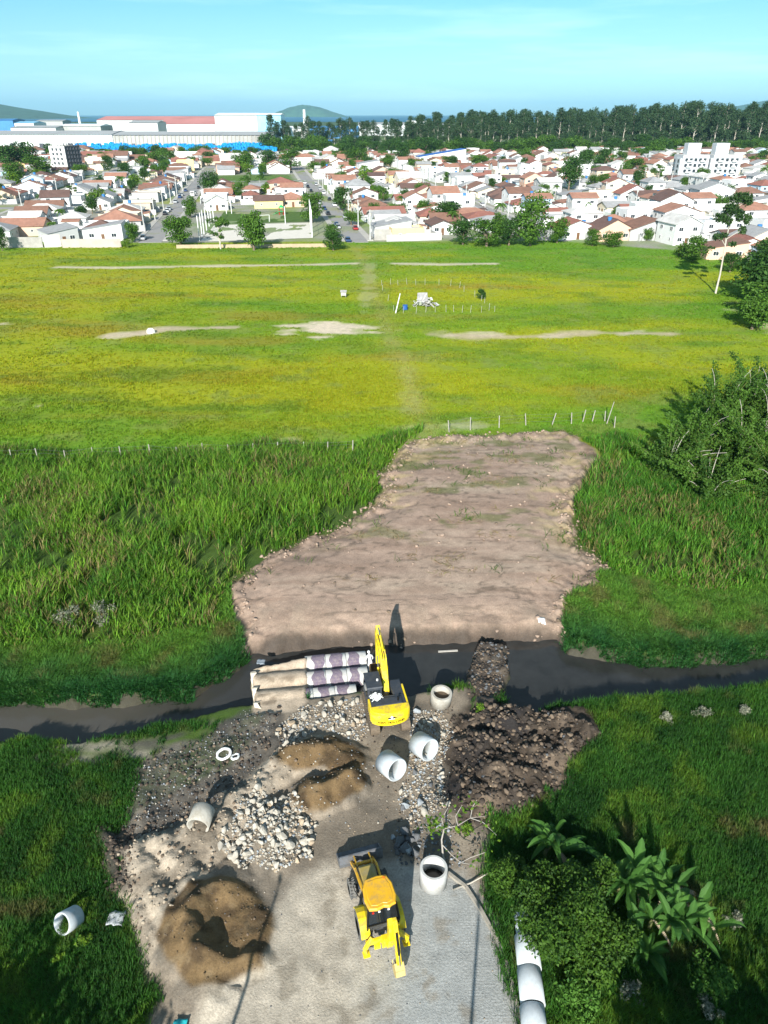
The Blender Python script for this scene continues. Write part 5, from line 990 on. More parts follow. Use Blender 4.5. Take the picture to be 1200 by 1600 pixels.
# debris heap
x, y = gp(659, 478); o = thing('debris_heap', 'grey and white heap of old boards and sheets inside the paddock', 'debris heap', (x, y, 0)); mt = [mat('grey_old_board', (.30, .29, .28), .9, .3, 2), mat('pale_old_board', (.55, .52, .47), .9, .2, 2), M_WHT]
for i in range(46):
    a = random.random()*6.28; q = random.random()**.7; hh = 2.5*(1-q); p = Vector((2.0*q*math.cos(a)+(.2 if i < 30 else 1.5), 1.6*q*math.sin(a), hh*.7+.15)); d = Vector((random.gauss(0, 1), random.gauss(0, 1), random.gauss(0, .55))).normalized()*random.uniform(.6, 1.7); MB().bar(p-d*.7, p+d*.7, random.uniform(.15, .6), .05).build('board', random.choice(mt), o)
for s, dx in ((.9, 0), (.7, .5)): MB().add([(-1.2*s+dx, -.8, .9), (1.0*s+dx, -.9, 1.2), (.9*s+dx, .8, 2.6), (-1.0*s+dx, .9, 2.5)], [(0, 1, 2, 3)]).build('roof_sheet', mt[0], o).modifiers.new('t', 'SOLIDIFY').thickness = .05
x, y = gp(633, 484); tag(MB().tube([(x, y, 0), (x, y, .9)], [.5, .5], 16).tube([(x, y, .9), (x, y, .97)], [.53, .53], 16).build('barrel', mat('blue_plastic_barrel', (.02, .10, .35), .4, .1)), 'blue plastic barrel at the left end of the debris heap', 'barrel')
x, y = gp(537, 464); o = thing('beehive_hut', 'tiny weathered box hut standing alone in the pasture by the track', 'box hut', (x, y, 0)); MB().box((0, 0, .75), (1.1, .9, .7)).build('box', mt[1], o); MB().prism([(-.65, 1.1), (.65, 1.1), (.0, 1.5)], -.7, .7).build('roof', mt[0], o)
for a in (-.45, .45):
    for c in (-.35, .35): MB().tube([(a, c, 0), (a, c, .45)], .05, 6).build('leg', mt[0], o)
x, y = gp(236, 520); tag(MB().loft([[Vector((.8*math.cos(t)*k, .5*math.sin(t)*k, zz)) for t in [2*math.pi*q/10 for q in range(10)]] for k, zz in ((1, 0), (.9, .5), (.5, .8), (.1, .85))]).build('feed_sack', M_WHT, None, (x, y, .02)), 'white sack lying on the bare sand patch at the left', 'sack')
# big trees at the right edge of the pasture
x, y = gp(1118, 458); o = thing('gum_tree', 'tall slender gum tree with pale leaning trunk at the right edge of the pasture', 'tree', (x, y, 0), 0)
MB().tube([(0, 0, -.3), (.1, 0, 4), (-.1, .1, 10), (-.2, .2, 15), (-.3, 0, 19)], [.22, .19, .15, .10, .05], 9).build('trunk', M_BARKP, o, smooth=True)
lob = [(4.4, .4, 19.6, 2.6, 1.6, 1.1), (2.2, 0, 17.4, 1.6, 1.5, 1.3), (.2, .3, 15.7, 1.5, 1.2, 1.0), (1.4, -.4, 15.2, 1.1, 1.0, .8), (4.2, .2, 16.2, 1.0, 1.0, 1.3), (-.1, .2, 11.9, 1.2, .9, .75), (1.2, .1, 12.2, .8, .8, .5), (6.0, .4, 15.4, .9, .9, 1.2), (5.2, .3, 13.2, .9, .8, .9), (-1.4, .3, 9.6, .8, .6, .3), (3.2, .3, 10.4, 1.0, .7, .5), (5.9, .5, 18.9, 1.0, .9, .9)]
lob = [(l[0]-.16*l[2], *l[1:]) for l in lob]
for l in lob: MB().tube([(-.15, .1, l[2]-1.8), (l[0]*.6, l[1], l[2]-.5), (l[0], l[1], l[2])], [.08, .06, .03], 5).build('branch', M_BARKP, o)
P, t, d = crown_pts(lob, 4200, .3); V, q = cards(P, .5, np.array([0, 0, .4])); link('crown', np_mesh('gum_crown', V, q, None, {'tint': np.repeat(t, 4)}, False, [leafmat('gum_leaf', (.014, .045, .012), (.06, .115, .03))]), o)
for k, px, py, h, ws, lab in (('dark', 1195, 476, 12, 1.15, 'large dark tree at the right edge, in front of the red roofed house'), ('round', 1178, 466, 10, 1.1, 'broad green tree beside the gum trunk, right edge of pasture'), ('dark', 1225, 440, 10, 1.2, 'dark tree behind the large one, cut by the right edge'), ('round', 1175, 515, 7, 1.2, 'low spreading tree over the bare soil at the right edge'), ('dark', 1200, 425, 8, 1.4, 'dark tree behind the broad ones at the right edge of pasture'), ('round', 1200, 500, 8, 1.5, 'low broad tree in front of the gum trunk trees'), ('dark', 1140, 425, 4.5, 1.4, 'dark bushy tree behind the gum trunk beside brick sheds'), ('round', 1082, 408, 6.5, 1.2, 'dark green bush below the light blue house at field edge'), ('shrub', 1060, 400, 3.2, 1.4, 'low hedge bush left of the dark bush under the light blue house')):
    x, y = gp(px, py); tree(k, 'broadleaf_tree', x, y, h, lab, wscale=ws)
# trees and lamp posts behind the viewpoint: they throw the shade seen along the bottom of the picture
for i, (x, y, h) in enumerate(((-20, 4, 9), (-14.5, 2, 8), (11, 4.0, 8.5), (16, 1, 9.5))): tree('dark', 'broadleaf_tree', x, y, h, ('dark tree beside the lane at its left, first', 'dark tree beside the lane at its left, second', 'dark tree right of the lane beside the pipe row', 'dark tree right of the lane, farther from the pipe row')[i])
for tip, lab in ((gp(432, 1396), 'concrete lamp post at the left of the lane'), (gp(748, 1432), 'concrete lamp post at the right of the lane')):
    H_ = 9.0; L_ = H_/math.tan(SUN_EL); x, y = tip[0]-math.sin(SUN_AZ)*L_, tip[1]-math.cos(SUN_AZ)*L_; o = thing('lamp_post', lab, 'lamp post', (x, y, 0)); MB().tube([(0, 0, -.3), (0, 0, H_)], [.12, .07], 10).build('pole', M_CONCD, o); MB().tube([(0, 0, H_-.1), (.05, .5, H_+.1)], .04, 6).build('arm', M_CONCD, o); MB().box((.06, .7, H_+.1), (.16, .5, .1)).build('lamp_head', M_CONC, o)
# ------------------------------------------------------------------ the town beyond the field
O_ = np.array((-8.0, 235.0)); U_ = np.array((-.157, .9876)); V_ = np.array((.9876, .157)); TH = math.atan2(.157, .9876)
def uv(u, v): p = O_+U_*u+V_*v; return float(p[0]), float(p[1])
ORD = 'first second third fourth fifth sixth seventh eighth ninth tenth eleventh twelfth thirteenth fourteenth fifteenth sixteenth seventeenth eighteenth nineteenth twentieth'.split()
def ordn(i): return ORD[i] if i < 20 else ('twenty-'+ORD[i-20] if i < 29 else ('thirtieth' if i == 29 else ('thirty-'+ORD[i-30] if i < 39 else ('fortieth' if i == 39 else 'forty-'+ORD[i-40]))))
SP_ = 64.0
SN = {0: 'central street', -1: 'court-side street', 1: 'first street right of centre', 2: 'second street right of centre', 3: 'third street right of centre', 4: 'fourth street right of centre', 5: 'fifth street right of centre', 6: 'sixth street right of centre', -2: 'first street left of court', -3: 'second street left of court', -4: 'third street left of court', -5: 'fourth street left of court', -6: 'fifth street left of court'}
WALLC = {'white': (.72, .72, .70), 'cream': (.70, .62, .48), 'bluish': (.42, .56, .68), 'beige': (.58, .48, .36), 'peach': (.70, .46, .34), 'grey': (.46, .46, .45), 'yellowish': (.72, .58, .28)}
ROOFC = {'orange': (.36, .185, .13), 'terracotta': (.29, .125, .095), 'brown': (.15, .090, .075), 'grey': (.34, .34, .34), 'pale': (.58, .56, .53), 'rust': (.23, .125, .09), 'blue': (.04, .14, .42)}
def roof_mat(n):
    m = mat('roof_'+n.replace('-', '_'), ROOFC[n], .85, .22, .6, 0, dirt=tuple(c*.55 for c in ROOFC[n]), dirt_amt=.45, detail=6); t = m.node_tree
    if not any(q.type == 'TEX_WAVE' for q in t.nodes):
        wv = t.nodes.new('ShaderNodeTexWave'); wv.inputs['Scale'].default_value = 1.1; g = t.nodes.new('ShaderNodeTexCoord'); bp = t.nodes.new('ShaderNodeBump'); bp.inputs['Strength'].default_value = .5; bp.inputs['Distance'].default_value = .08
        t.links.new(g.outputs['Object'], wv.inputs['Vector']); t.links.new(wv.outputs[0], bp.inputs['Height']); t.links.new(bp.outputs[0], t.nodes['Principled BSDF'].inputs['Normal'])
    return m
def wall_mat(n): return mat('wall_'+n, WALLC[n], .85, .07, .4, 0, dirt=tuple(c*.72 for c in WALLC[n]), dirt_amt=.3)
M_PANE = mat('window_glass', (.03, .04, .05), .12, .3, 1, 0, spec=.8); M_DOOR = mat('door_wood', (.16, .085, .045), .6, .2); M_TANK = mat('blue_water_tank', (.05, .20, .45), .5, .1)
def win_mesh(w_, h_):
    b = MB(); b.mat(0); t = .09
    b.box((0, 0, h_/2-t/2), (w_, .10, t)); b.box((0, 0, -h_/2+t/2), (w_+.1, .14, t))
    for s in (-1, 1): b.box((s*(w_/2-t/2), 0, 0), (t, .10, h_-2*t))
    b.box((0, 0, 0), (.06, .08, h_-2*t)); b.mat(1); b.box((0, .01, 0), (w_-2*t, .04, h_-2*t)); return b.mesh('window', [M_WHT, M_PANE])
WIN = win_mesh(1.6, 1.2); WINS = win_mesh(.9, .9); DOORM = MB().box((0, 0, 0), (1.0, .1, 2.1)).mesh('door', M_DOOR); TANK = MB().tube([(0, 0, 0), (0, 0, 1.0)], [.55, .7], 12).tube([(0, 0, 1.0), (0, 0, 1.15)], [.74, .5], 12).mesh('water_tank', M_TANK)
GARAGE = MB().box((0, 0, 0), (2.6, .08, 2.3)).mesh('garage_door', mat('brown_gate', (.22, .12, .07), .6, .2))
def house_shapes(w_, l_, h, style, pitch):
    "wall builder and roof builder; ridge runs along local y (length l_) for gable"
    wb, rb = MB(), MB(); x, y = w_/2, l_/2; rise = x*pitch; e = .55
    if style == 'gable':
        wb.add([(-x, -y, 0), (x, -y, 0), (x, -y, h), (0, -y, h+rise), (-x, -y, h), (-x, y, 0), (x, y, 0), (x, y, h), (0, y, h+rise), (-x, y, h)], [(0, 1, 2, 3, 4), (9, 8, 7, 6, 5), (1, 6, 7, 2), (0, 4, 9, 5)])
        for s in (-1, 1):
            a = Vector((0, 0, h+rise+.02)); c = Vector((s*(x+e), 0, h-e*pitch+.02)); vs = [Vector((q.x, yy, q.z+dz)) for dz in (0, .14) for q, yy in ((a, -y-e), (c, -y-e), (c, y+e), (a, y+e))]
            rb.add(vs, [(0, 1, 2, 3), (7, 6, 5, 4), (0, 4, 5, 1), (1, 5, 6, 2), (2, 6, 7, 3)])
        rb.bar((0, -y-e, h+rise+.17), (0, y+e, h+rise+.17), .3, .08)
    elif style == 'hip':
        wb.box((0, 0, h/2), (w_, l_, h)); k = max(.3, y-x); X, Y = x+e, y+e; z0, z1 = h-.02, h+X*pitch
        rb.add([(-X, -Y, z0), (X, -Y, z0), (X, Y, z0), (-X, Y, z0), (0, -k, z1), (0, k, z1), (-X, -Y, z0-.14), (X, -Y, z0-.14), (X, Y, z0-.14), (-X, Y, z0-.14)], [(0, 1, 4), (1, 2, 5, 4), (2, 3, 5), (3, 0, 4, 5), (6, 9, 8, 7), (0, 6, 7, 1), (1, 7, 8, 2), (2, 8, 9, 3), (3, 9, 6, 0)])
    elif style == 'shed':
        p = .14*w_; wb.add([(-x, -y, 0), (x, -y, 0), (x, y, 0), (-x, y, 0), (-x, -y, h), (x, -y, h+p), (x, y, h+p), (-x, y, h)], [(0, 1, 5, 4), (1, 2, 6, 5), (2, 3, 7, 6), (3, 0, 4, 7)])
        rb.add([(-x-.3, -y-.3, h+.0), (x+.3, -y-.3, h+p+.05), (x+.3, y+.3, h+p+.05), (-x-.3, y+.3, h+.0), (-x-.3, -y-.3, h+.12), (x+.3, -y-.3, h+p+.17), (x+.3, y+.3, h+p+.17), (-x-.3, y+.3, h+.12)], [(3, 2, 1, 0), (4, 5, 6, 7), (0, 1, 5, 4), (1, 2, 6, 5), (2, 3, 7, 6), (3, 0, 4, 7)])
    else:   # flat with parapet
        wb.box((0, 0, h/2), (w_, l_, h))
        for s in (-1, 1): wb.box((s*(x-.08), 0, h+.3), (.16, l_, .6)); wb.box((0, s*(y-.08), h+.3), (w_-.32, .16, .6))
        rb.box((0, 0, h+.05), (w_-.34, l_-.34, .08))
    return wb, rb
def house(x, y, rz, w_, l_, h, style, wc, rc, lab, pitch=.42, tank=False, yard=None, annex=None, garage=False, group='houses of the town', name='house'):
    o = thing(name, lab, 'house', (x, y, 0), rz, group); wb, rb = house_shapes(w_, l_, h, style, pitch); wb.build('wall', wall_mat(wc), o); rf_ = rb.build('roof', roof_mat(rc), o)
    st_ = 2 if h > 4.5 else 1; yf = -l_/2-.02
    for s in range(st_):
        zz = 1.7+2.9*s
        for xx in (-w_*.28, w_*.28):
            link('window', WIN, o, (xx, yf, zz), None); link('window', WIN, o, (xx, l_/2+.02, zz), (0, 0, math.pi))
        for yy in (-l_*.28, l_*.25):
            link('window', WINS if s == 0 else WIN, o, (w_/2+.02, yy, zz), (0, 0, math.pi/2)); link('window', WINS if s == 0 else WIN, o, (-w_/2-.02, yy, zz), (0, 0, -math.pi/2))
    link('door', DOORM, o, (0, yf, 1.05))
    if garage: link('garage_door', GARAGE, o, (-w_/2-.03, 0, 1.15), (0, 0, math.pi/2))
    if tank: link('water_tank', TANK, rf_, (w_*.1, l_*.2, h+(w_/2*pitch*.8 if style in ('gable', 'hip') else .1)))
    if annex:
        ax_, aw, al, ah, arc = annex; b1, b2 = house_shapes(aw, al, ah, 'shed', .1); an = b1.build('annex', wall_mat(wc if wc != 'bluish' else 'white'), o, (ax_, 0, 0)); b2.build('annex_roof', roof_mat(arc), an)
    if yard:
        a, b_, c, d_ = yard; bb = MB(); hh = 2.0
        for p, q in (((a, c), (b_, c)), ((b_, c), (b_, d_)), ((a, d_), (a, c))): bb.bar((p[0], p[1], hh/2), (q[0], q[1], hh/2), .15, hh)
        bb.build('garden_wall', wall_mat('white' if wc in ('white', 'bluish') else 'grey'), o)
    return o
P_COURT = poly([(262, 386), (318, 322), (508, 322), (535, 352), (520, 386)])
LOTS = []
for k in range(-6, 8):
    for side in (-1, 1, 0):
        cnt = 0; tcnt = 0; u = -60.0+random.random()*6
        while u < 520:
            du = random.uniform(9.6, 13.0); uc = u+du/2; u += du; v = SP_*k+side*(4+2.0+9.0) if side else SP_*k+32+random.uniform(-3, 3); x, y = uv(uc, v)
            if y < vedge(x)+6: continue
            if abs(uc-118) < 7 or abs(uc-244) < 7 or abs(uc-372) < 7: continue
            px, py = project(x, y, 2)
            if px < -25 or px > 1225: continue
            if sdf(np.array([x]), np.array([y]), P_COURT)[0] > -7: continue
            if 195 < uc < 300 and -64 < v < -3: continue      # green plot left of the street's far end
            if abs(px-108) < 38 and abs(y-554) < 26: continue
            if abs(px-1105) < 66 and abs(y-492) < 34: continue
            right = px > 640; r = random.random(); treeP = .08 if y < 420 else .15
            if side == 0 and r < .42: continue
            if side == 0: LOTS.append((y, 'house', k, side, cnt, uc, v, du, right)); cnt += 1; continue
            if r < treeP: LOTS.append((y, 'tree', k, side, tcnt, uc, v, du, right)); tcnt += 1; continue
            LOTS.append((y, 'house', k, side, cnt, uc, v, du, right)); cnt += 1
HL = sorted([l for l in LOTS if l[1] == 'house'], key=lambda l: l[0]); TL = sorted([l for l in LOTS if l[1] == 'tree'], key=lambda l: l[0])
NH = 278; far_w, far_r = MB(), {}
def style_for(right):
    st_ = random.choices(('gable', 'hip', 'flat', 'shed'), (.50, .22, .16, .12) if not right else (.48, .2, .22, .10))[0]; rc = random.choices(('orange', 'terracotta', 'brown', 'rust', 'grey', 'pale'), (.19, .18, .12, .17, .20, .14))[0]
    if st_ == 'flat': rc = random.choice(('pale', 'pale', 'grey'))
    if st_ == 'shed': rc = random.choice(('grey', 'pale', 'brown', 'orange'))
    wc = random.choices(('white', 'cream', 'bluish', 'beige', 'peach', 'grey', 'yellowish'), (.62, .10, .05, .08, .05, .07, .03) if not right else (.74, .07, .05, .05, .04, .05, 0))[0]
    return st_, rc, wc
for n_, (Y_, _, k, side, cnt, uc, v, du, right) in enumerate(HL):
    st_, rc, wc = style_for(right); two = random.random() < (.10 if not right else .26); h = random.uniform(5.7, 6.3) if two else random.uniform(2.9, 3.5); w_ = du-random.uniform(1.5, 4.2); l_ = random.uniform(10, 15.5) if not two else random.uniform(9, 13); x, y = uv(uc, v+side*random.uniform(-1, 1.5)); rz = TH+side*math.pi/2+random.gauss(0, .05)
    if random.random() < .35: w_, l_, rz = min(l_, 15), w_, rz+math.pi/2; side_x = True
    if side == 0: w_, l_ = min(w_, 8.5), min(l_, 10)
    pitch = random.uniform(.30, .48); shape = {'gable': 'gable', 'hip': 'hipped', 'flat': 'flat', 'shed': 'sloping'}[st_]
    if n_ < NH:
        lab = '%s %shouse, %s %s roof, %s from field, %s, %s' % (wc, 'two-storey ' if two else '', rc, shape, ordn(cnt), {-1: 'left side', 1: 'right side', 0: 'back row'}[side], SN[k] if k in SN else 'seventh street')
        an = None
        if random.random() < .55: an = (random.choice((-1, 1))*(w_/2+1.6), 3.0, min(l_*.6, 8), 2.5, random.choice(('grey', 'pale', 'orange', 'brown')))
        house(x, y, rz, w_, l_, h, st_, wc, rc, lab, pitch, random.random() < .16, (-w_/2-1.2, w_/2+1.2, -l_/2-4, l_/2+2) if random.random() < .55 else None, an, random.random() < .3)
    else:
        wb, rb = house_shapes(w_, l_, h, st_, pitch); M = Matrix.Translation((x, y, 0)) @ Matrix.Rotation(rz, 4, 'Z'); far_w.mat(('white', 'cream', 'bluish', 'beige', 'peach', 'grey', 'yellowish').index(wc)).add([M @ Vector(q) for q in wb.v], wb.f)
        far_w.mat(7+('orange', 'terracotta', 'brown', 'rust', 'grey', 'pale').index(rc)).add([M @ Vector(q) for q in rb.v], rb.f)
for _ in range(150):   # the last rows before the grove, too far to tell apart
    px = random.uniform(-10, 1210); D = random.uniform(590, 850) if px > 420 else random.uniform(600, 780); x, y = gp(px, 800-FPX*math.tan(PITCH-math.atan(CAMH/D))); st_, rc, wc = style_for(px > 640); wb, rb = house_shapes(random.uniform(9, 15), random.uniform(12, 22), random.choice((3.2, 3.4, 6)), st_, .4); M = Matrix.Translation((x, y, 0)) @ Matrix.Rotation(TH+random.choice((0, 1.57))+random.gauss(0, .1), 4, 'Z')
    far_w.mat(('white', 'cream', 'bluish', 'beige', 'peach', 'grey', 'yellowish').index(wc)).add([M @ Vector(q) for q in wb.v], wb.f); far_w.mat(7+('orange', 'terracotta', 'brown', 'rust', 'grey', 'pale').index(rc)).add([M @ Vector(q) for q in rb.v], rb.f)
if far_w.f: tag(far_w.build('distant_houses', [wall_mat(c) for c in ('white', 'cream', 'bluish', 'beige', 'peach', 'grey', 'yellowish')]+[roof_mat(c) for c in ('orange', 'terracotta', 'brown', 'rust', 'grey', 'pale')]), 'mass of far small houses before the eucalyptus grove', 'houses', None, 'stuff')
# streets with pavements
M_ROAD = mat('grey_road', (.30, .29, .28), .9, .12, .3, 0, dirt=(.22, .21, .20), dirt_amt=.4); M_PVT = mat('pale_pavement', (.44, .42, .38), .9, .15, .5)
def strip(name, u0, v0, u1, v1, wd_, z, m, hgt=0):
    a, c = uv(u0, v0), uv(u1, v1); b = MB(); b.bar((*a, z-.15), (*c, z-.15), wd_, .3); tag(b.build(name, m), kind='structure')
for k in range(-6, 8):
    u0 = -60
    while u0 < 500:
        x, y = uv(u0, SP_*k)
        if y > vedge(x)-1: break
        u0 += 2
    strip('road', u0, SP_*k, 540, SP_*k, 7.0, .03, M_ROAD)
    for a, c in ((u0, 113), (123, 239), (249, 367), (377, 530)):
        if c-a > 5:
            for s in (-1, 1): strip('pavement', a+3, SP_*k+s*4.5, c, SP_*k+s*4.5, 2.0, .14, M_PVT)
for u0 in (118, 244, 372): strip('road', u0, -420, u0, 480, 8.0, .04, M_ROAD)

# front boundary walls
def wall_seg(name, lab, a, c, h, m, t=.2):
    (x0, y0), (x1, y1) = gp(*a), gp(*c); tag(MB().bar((x0, y0, h/2-.1), (x1, y1, h/2-.1), t, h+.2).build(name, m), lab, 'wall')
M_GW = mat('grey_block_wall', (.36, .34, .31), .9, .2, .6, 0, dirt=(.22, .20, .17), dirt_amt=.5); M_GWL = mat('light_block_wall', (.52, .49, .45), .9, .15, .6, 0, dirt=(.34, .31, .27), dirt_amt=.4)
wall_seg('boundary_wall', 'long grey block wall at the field edge, far left', (-30, 387), (68, 387), 3.0, M_GW); wall_seg('boundary_wall', 'taller pale wall panel at the field edge left of the court street', (70, 387), (97, 386), 3.6, M_GWL); wall_seg('boundary_wall', 'pinkish low wall at the field edge beside the court street', (98, 387), (190, 386), 2.4, mat('pinkish_wall', (.46, .38, .33), .9, .15, .6, 0, dirt=(.3, .25, .22), dirt_amt=.4))
wall_seg('boundary_wall', 'grey wall at the field edge right of the central street', (585, 375), (632, 375), 3.2, M_GW); wall_seg('boundary_wall', 'pale low wall at the field edge before the dense hedge trees', (634, 376), (690, 375), 2.2, M_GWL)
wall_seg('boundary_wall', 'white low wall behind the hedge at the field edge', (875, 372), (990, 372), 2.2, M_GWL)
wall_seg('boundary_wall', 'low tan retaining wall below the sports court', (276, 388), (510, 386), 1.0, mat('tan_wall', (.42, .33, .22), .9, .2, .6))
# hand-placed landmark houses
def hp(px, py, rz, *a, **k): x, y = gp(px, py); return house(x, y, TH+rz, *a, **k)
hp(162, 371, 0, 11, 8, 3.0, 'hip', 'white', 'brown', 'white cottage with broad brown roof behind the pinkish wall', pitch=.4)
hp(36, 366, 1.57, 10, 16, 3.2, 'gable', 'peach', 'orange', 'low house with wide orange roof behind the grey wall, far left', pitch=.35)
hp(93, 377, .5, 9, 12, 3.2, 'shed', 'grey', 'grey', 'grey warehouse shed tucked against the pale wall panel', pitch=.3)
hp(338, 327, .15, 9, 9, 3.4, 'gable', 'white', 'pale', 'small white gabled house behind the sports court, far left of the lawn', pitch=.5)
hp(420, 324, 1.57, 9, 12, 3.2, 'gable', 'yellowish', 'brown', 'yellow house with brown roof behind the playground', pitch=.35)
hp(456, 322, .1, 11, 9, 3.3, 'hip', 'peach', 'orange', 'peach house with pale orange hipped roof at the playground end', pitch=.4)
hp(440, 303, .1, 12, 10, 5.6, 'hip', 'peach', 'terracotta', 'taller house with stacked red roofs behind the playground houses', pitch=.35)
hp(610, 369, .05, 12, 9, 3.6, 'shed', 'grey', 'grey', 'grey flat shed at the field edge right of the central street', pitch=.2)
hp(575, 275, .05, 13, 11, 7.5, 'shed', 'white', 'grey', 'tall plain white house standing above the roofs near the street end', pitch=.3)
hp(688, 256, .05, 38, 14, 5.5, 'shed', 'white', 'blue', 'long white building with blue roof edge below the eucalyptus grove', pitch=.2)
hp(893, 371, .05, 13, 9, 3.4, 'gable', 'white', 'terracotta', 'white house with dark red roof behind the field-edge hedge', pitch=.35)
hp(955, 363, 1.2, 11, 12, 3.3, 'hip', 'white', 'orange', 'house with broad orange hipped roof behind the hedge bushes', pitch=.4)
hp(1012, 372, .05, 18, 9, 3.4, 'gable', 'grey', 'rust', 'long low house with rust roof and grey gable beside the blue house', pitch=.3)
hp(1075, 373, -.25, 13, 10, 5.6, 'flat', 'bluish', 'pale', 'light blue two-storey house with flat roof at the field edge', pitch=.3)
hp(1120, 372, -.2, 14, 11, 5.0, 'flat', 'white', 'pale', 'plain bright white block right of the light blue house', pitch=.3)
hp(1125, 402, -.2, 11, 9, 3.0, 'shed', 'peach', 'rust', 'bare brick shed with rusty roof behind the gum tree trunk', pitch=.3)
hp(1160, 398, -.2, 12, 9, 3.0, 'gable', 'white', 'terracotta', 'white house with strong red roof right of the gum tree', pitch=.35)
hp(990, 268, .05, 24, 14, 4.5, 'hip', 'white', 'terracotta', 'wide white house with red roof left of the apartment towers', pitch=.35)
hp(1045, 338, -.1, 13, 11, 6.2, 'gable', 'white', 'brown', 'white two-storey house with dark brown gable and balcony, right side', pitch=.45)
hp(1108, 322, -.15, 15, 11, 7.0, 'gable', 'white', 'grey', 'white two-storey house with slate grey roof behind the gum crown', pitch=.35)
# sports court
m_ = MB(); q = [(*gp(a, b_), .05) for a, b_ in ((312, 378), (335, 352), (486, 348), (488, 372))]; tag(m_.add(q, [(0, 1, 2, 3)]).build('sand_court', mat('white_sand', (.66, .62, .54), .95, .08, .5)), kind='structure')
m_ = MB(); q = [(*gp(a, b_), .045) for a, b_ in ((335, 350), (350, 331), (486, 331), (486, 346.5))]; tag(m_.add(q, [(0, 1, 2, 3)]).build('lawn', mat('mown_lawn', (.07, .13, .02), .95, .25, .5)), kind='structure')
def posts(name, lab, pts, h):
    o = thing(name, lab, 'ball fence', (0, 0, 0)); 
    for x, y in pts: MB().tube([(x, y, 0), (x, y, h)], .16, 6).build('post', M_WHT, o)
    b = MB()
    for p, q in zip(pts, pts[1:]):
        for z in (h-.1, h*.5): b.tube([(*p, z), (*q, z)], .05, 4, False)
    b.build('wire', M_WIRE, o)
posts('ball_fence', 'row of tall white posts along the left side of the sports court', [gp(a, b_) for a, b_ in ((312, 377), (316, 371), (319, 366), (323, 360), (327, 354), (330, 349), (334, 344))], 7.5)
posts('ball_fence', 'row of tall white posts along the right side of the sports court', [gp(a, b_) for a, b_ in ((488, 371), (487, 364), (486, 357), (485, 350))], 8.5)
posts('ball_fence', 'pair of slim white posts behind the court lawn, near the white house', [gp(a, b_) for a, b_ in ((354, 334), (362, 334))], 6)
x, y = gp(446, 350); tag(MB().tube([(x, y, 0), (x, y, 6)], .13, 6).build('net_post', M_WHT), 'single white net post in the middle of the sports court', 'post')
x, y = gp(414, 347); b = MB()
for s in (-1.8, 1.8): b.tube([(s, 0, 0), (s, 0, 2.4)], .09, 6)
b.tube([(-1.8, 0, 2.4), (1.8, 0, 2.4)], .09, 6).tube([(-1.8, 1.2, 0), (-1.8, 0, 2.4)], .05, 5).tube([(1.8, 1.2, 0), (1.8, 0, 2.4)], .05, 5); tag(b.build('goal_frame', M_WHT, None, (x, y, 0), (0, 0, .4)), 'white goal frame on the lawn behind the sand court', 'goal')
x, y = gp(440, 336); o = thing('playground_slide', 'green and red playground tower with slide on the lawn', 'playground', (x, y, 0)); gm = mat('green_plastic', (.03, .35, .12), .5, .1)
for a in (-.8, .8):
    for c in (-.8, .8): MB().tube([(a, c, 0), (a, c, 2.8)], .08, 6).build('leg', M_RED, o)
MB().add([(-1.1, -1.1, 2.8), (1.1, -1.1, 2.8), (1.1, 1.1, 2.8), (-1.1, 1.1, 2.8), (0, 0, 3.9)], [(0, 1, 4), (1, 2, 4), (2, 3, 4), (3, 0, 4), (3, 2, 1, 0)]).build('roof', gm, o); MB().box((0, 0, 1.4), (1.8, 1.8, .12)).build('deck', gm, o); MB().bar((-.9, 0, 1.4), (-3.4, 0, .15), .7, .1).build('slide', gm, o)
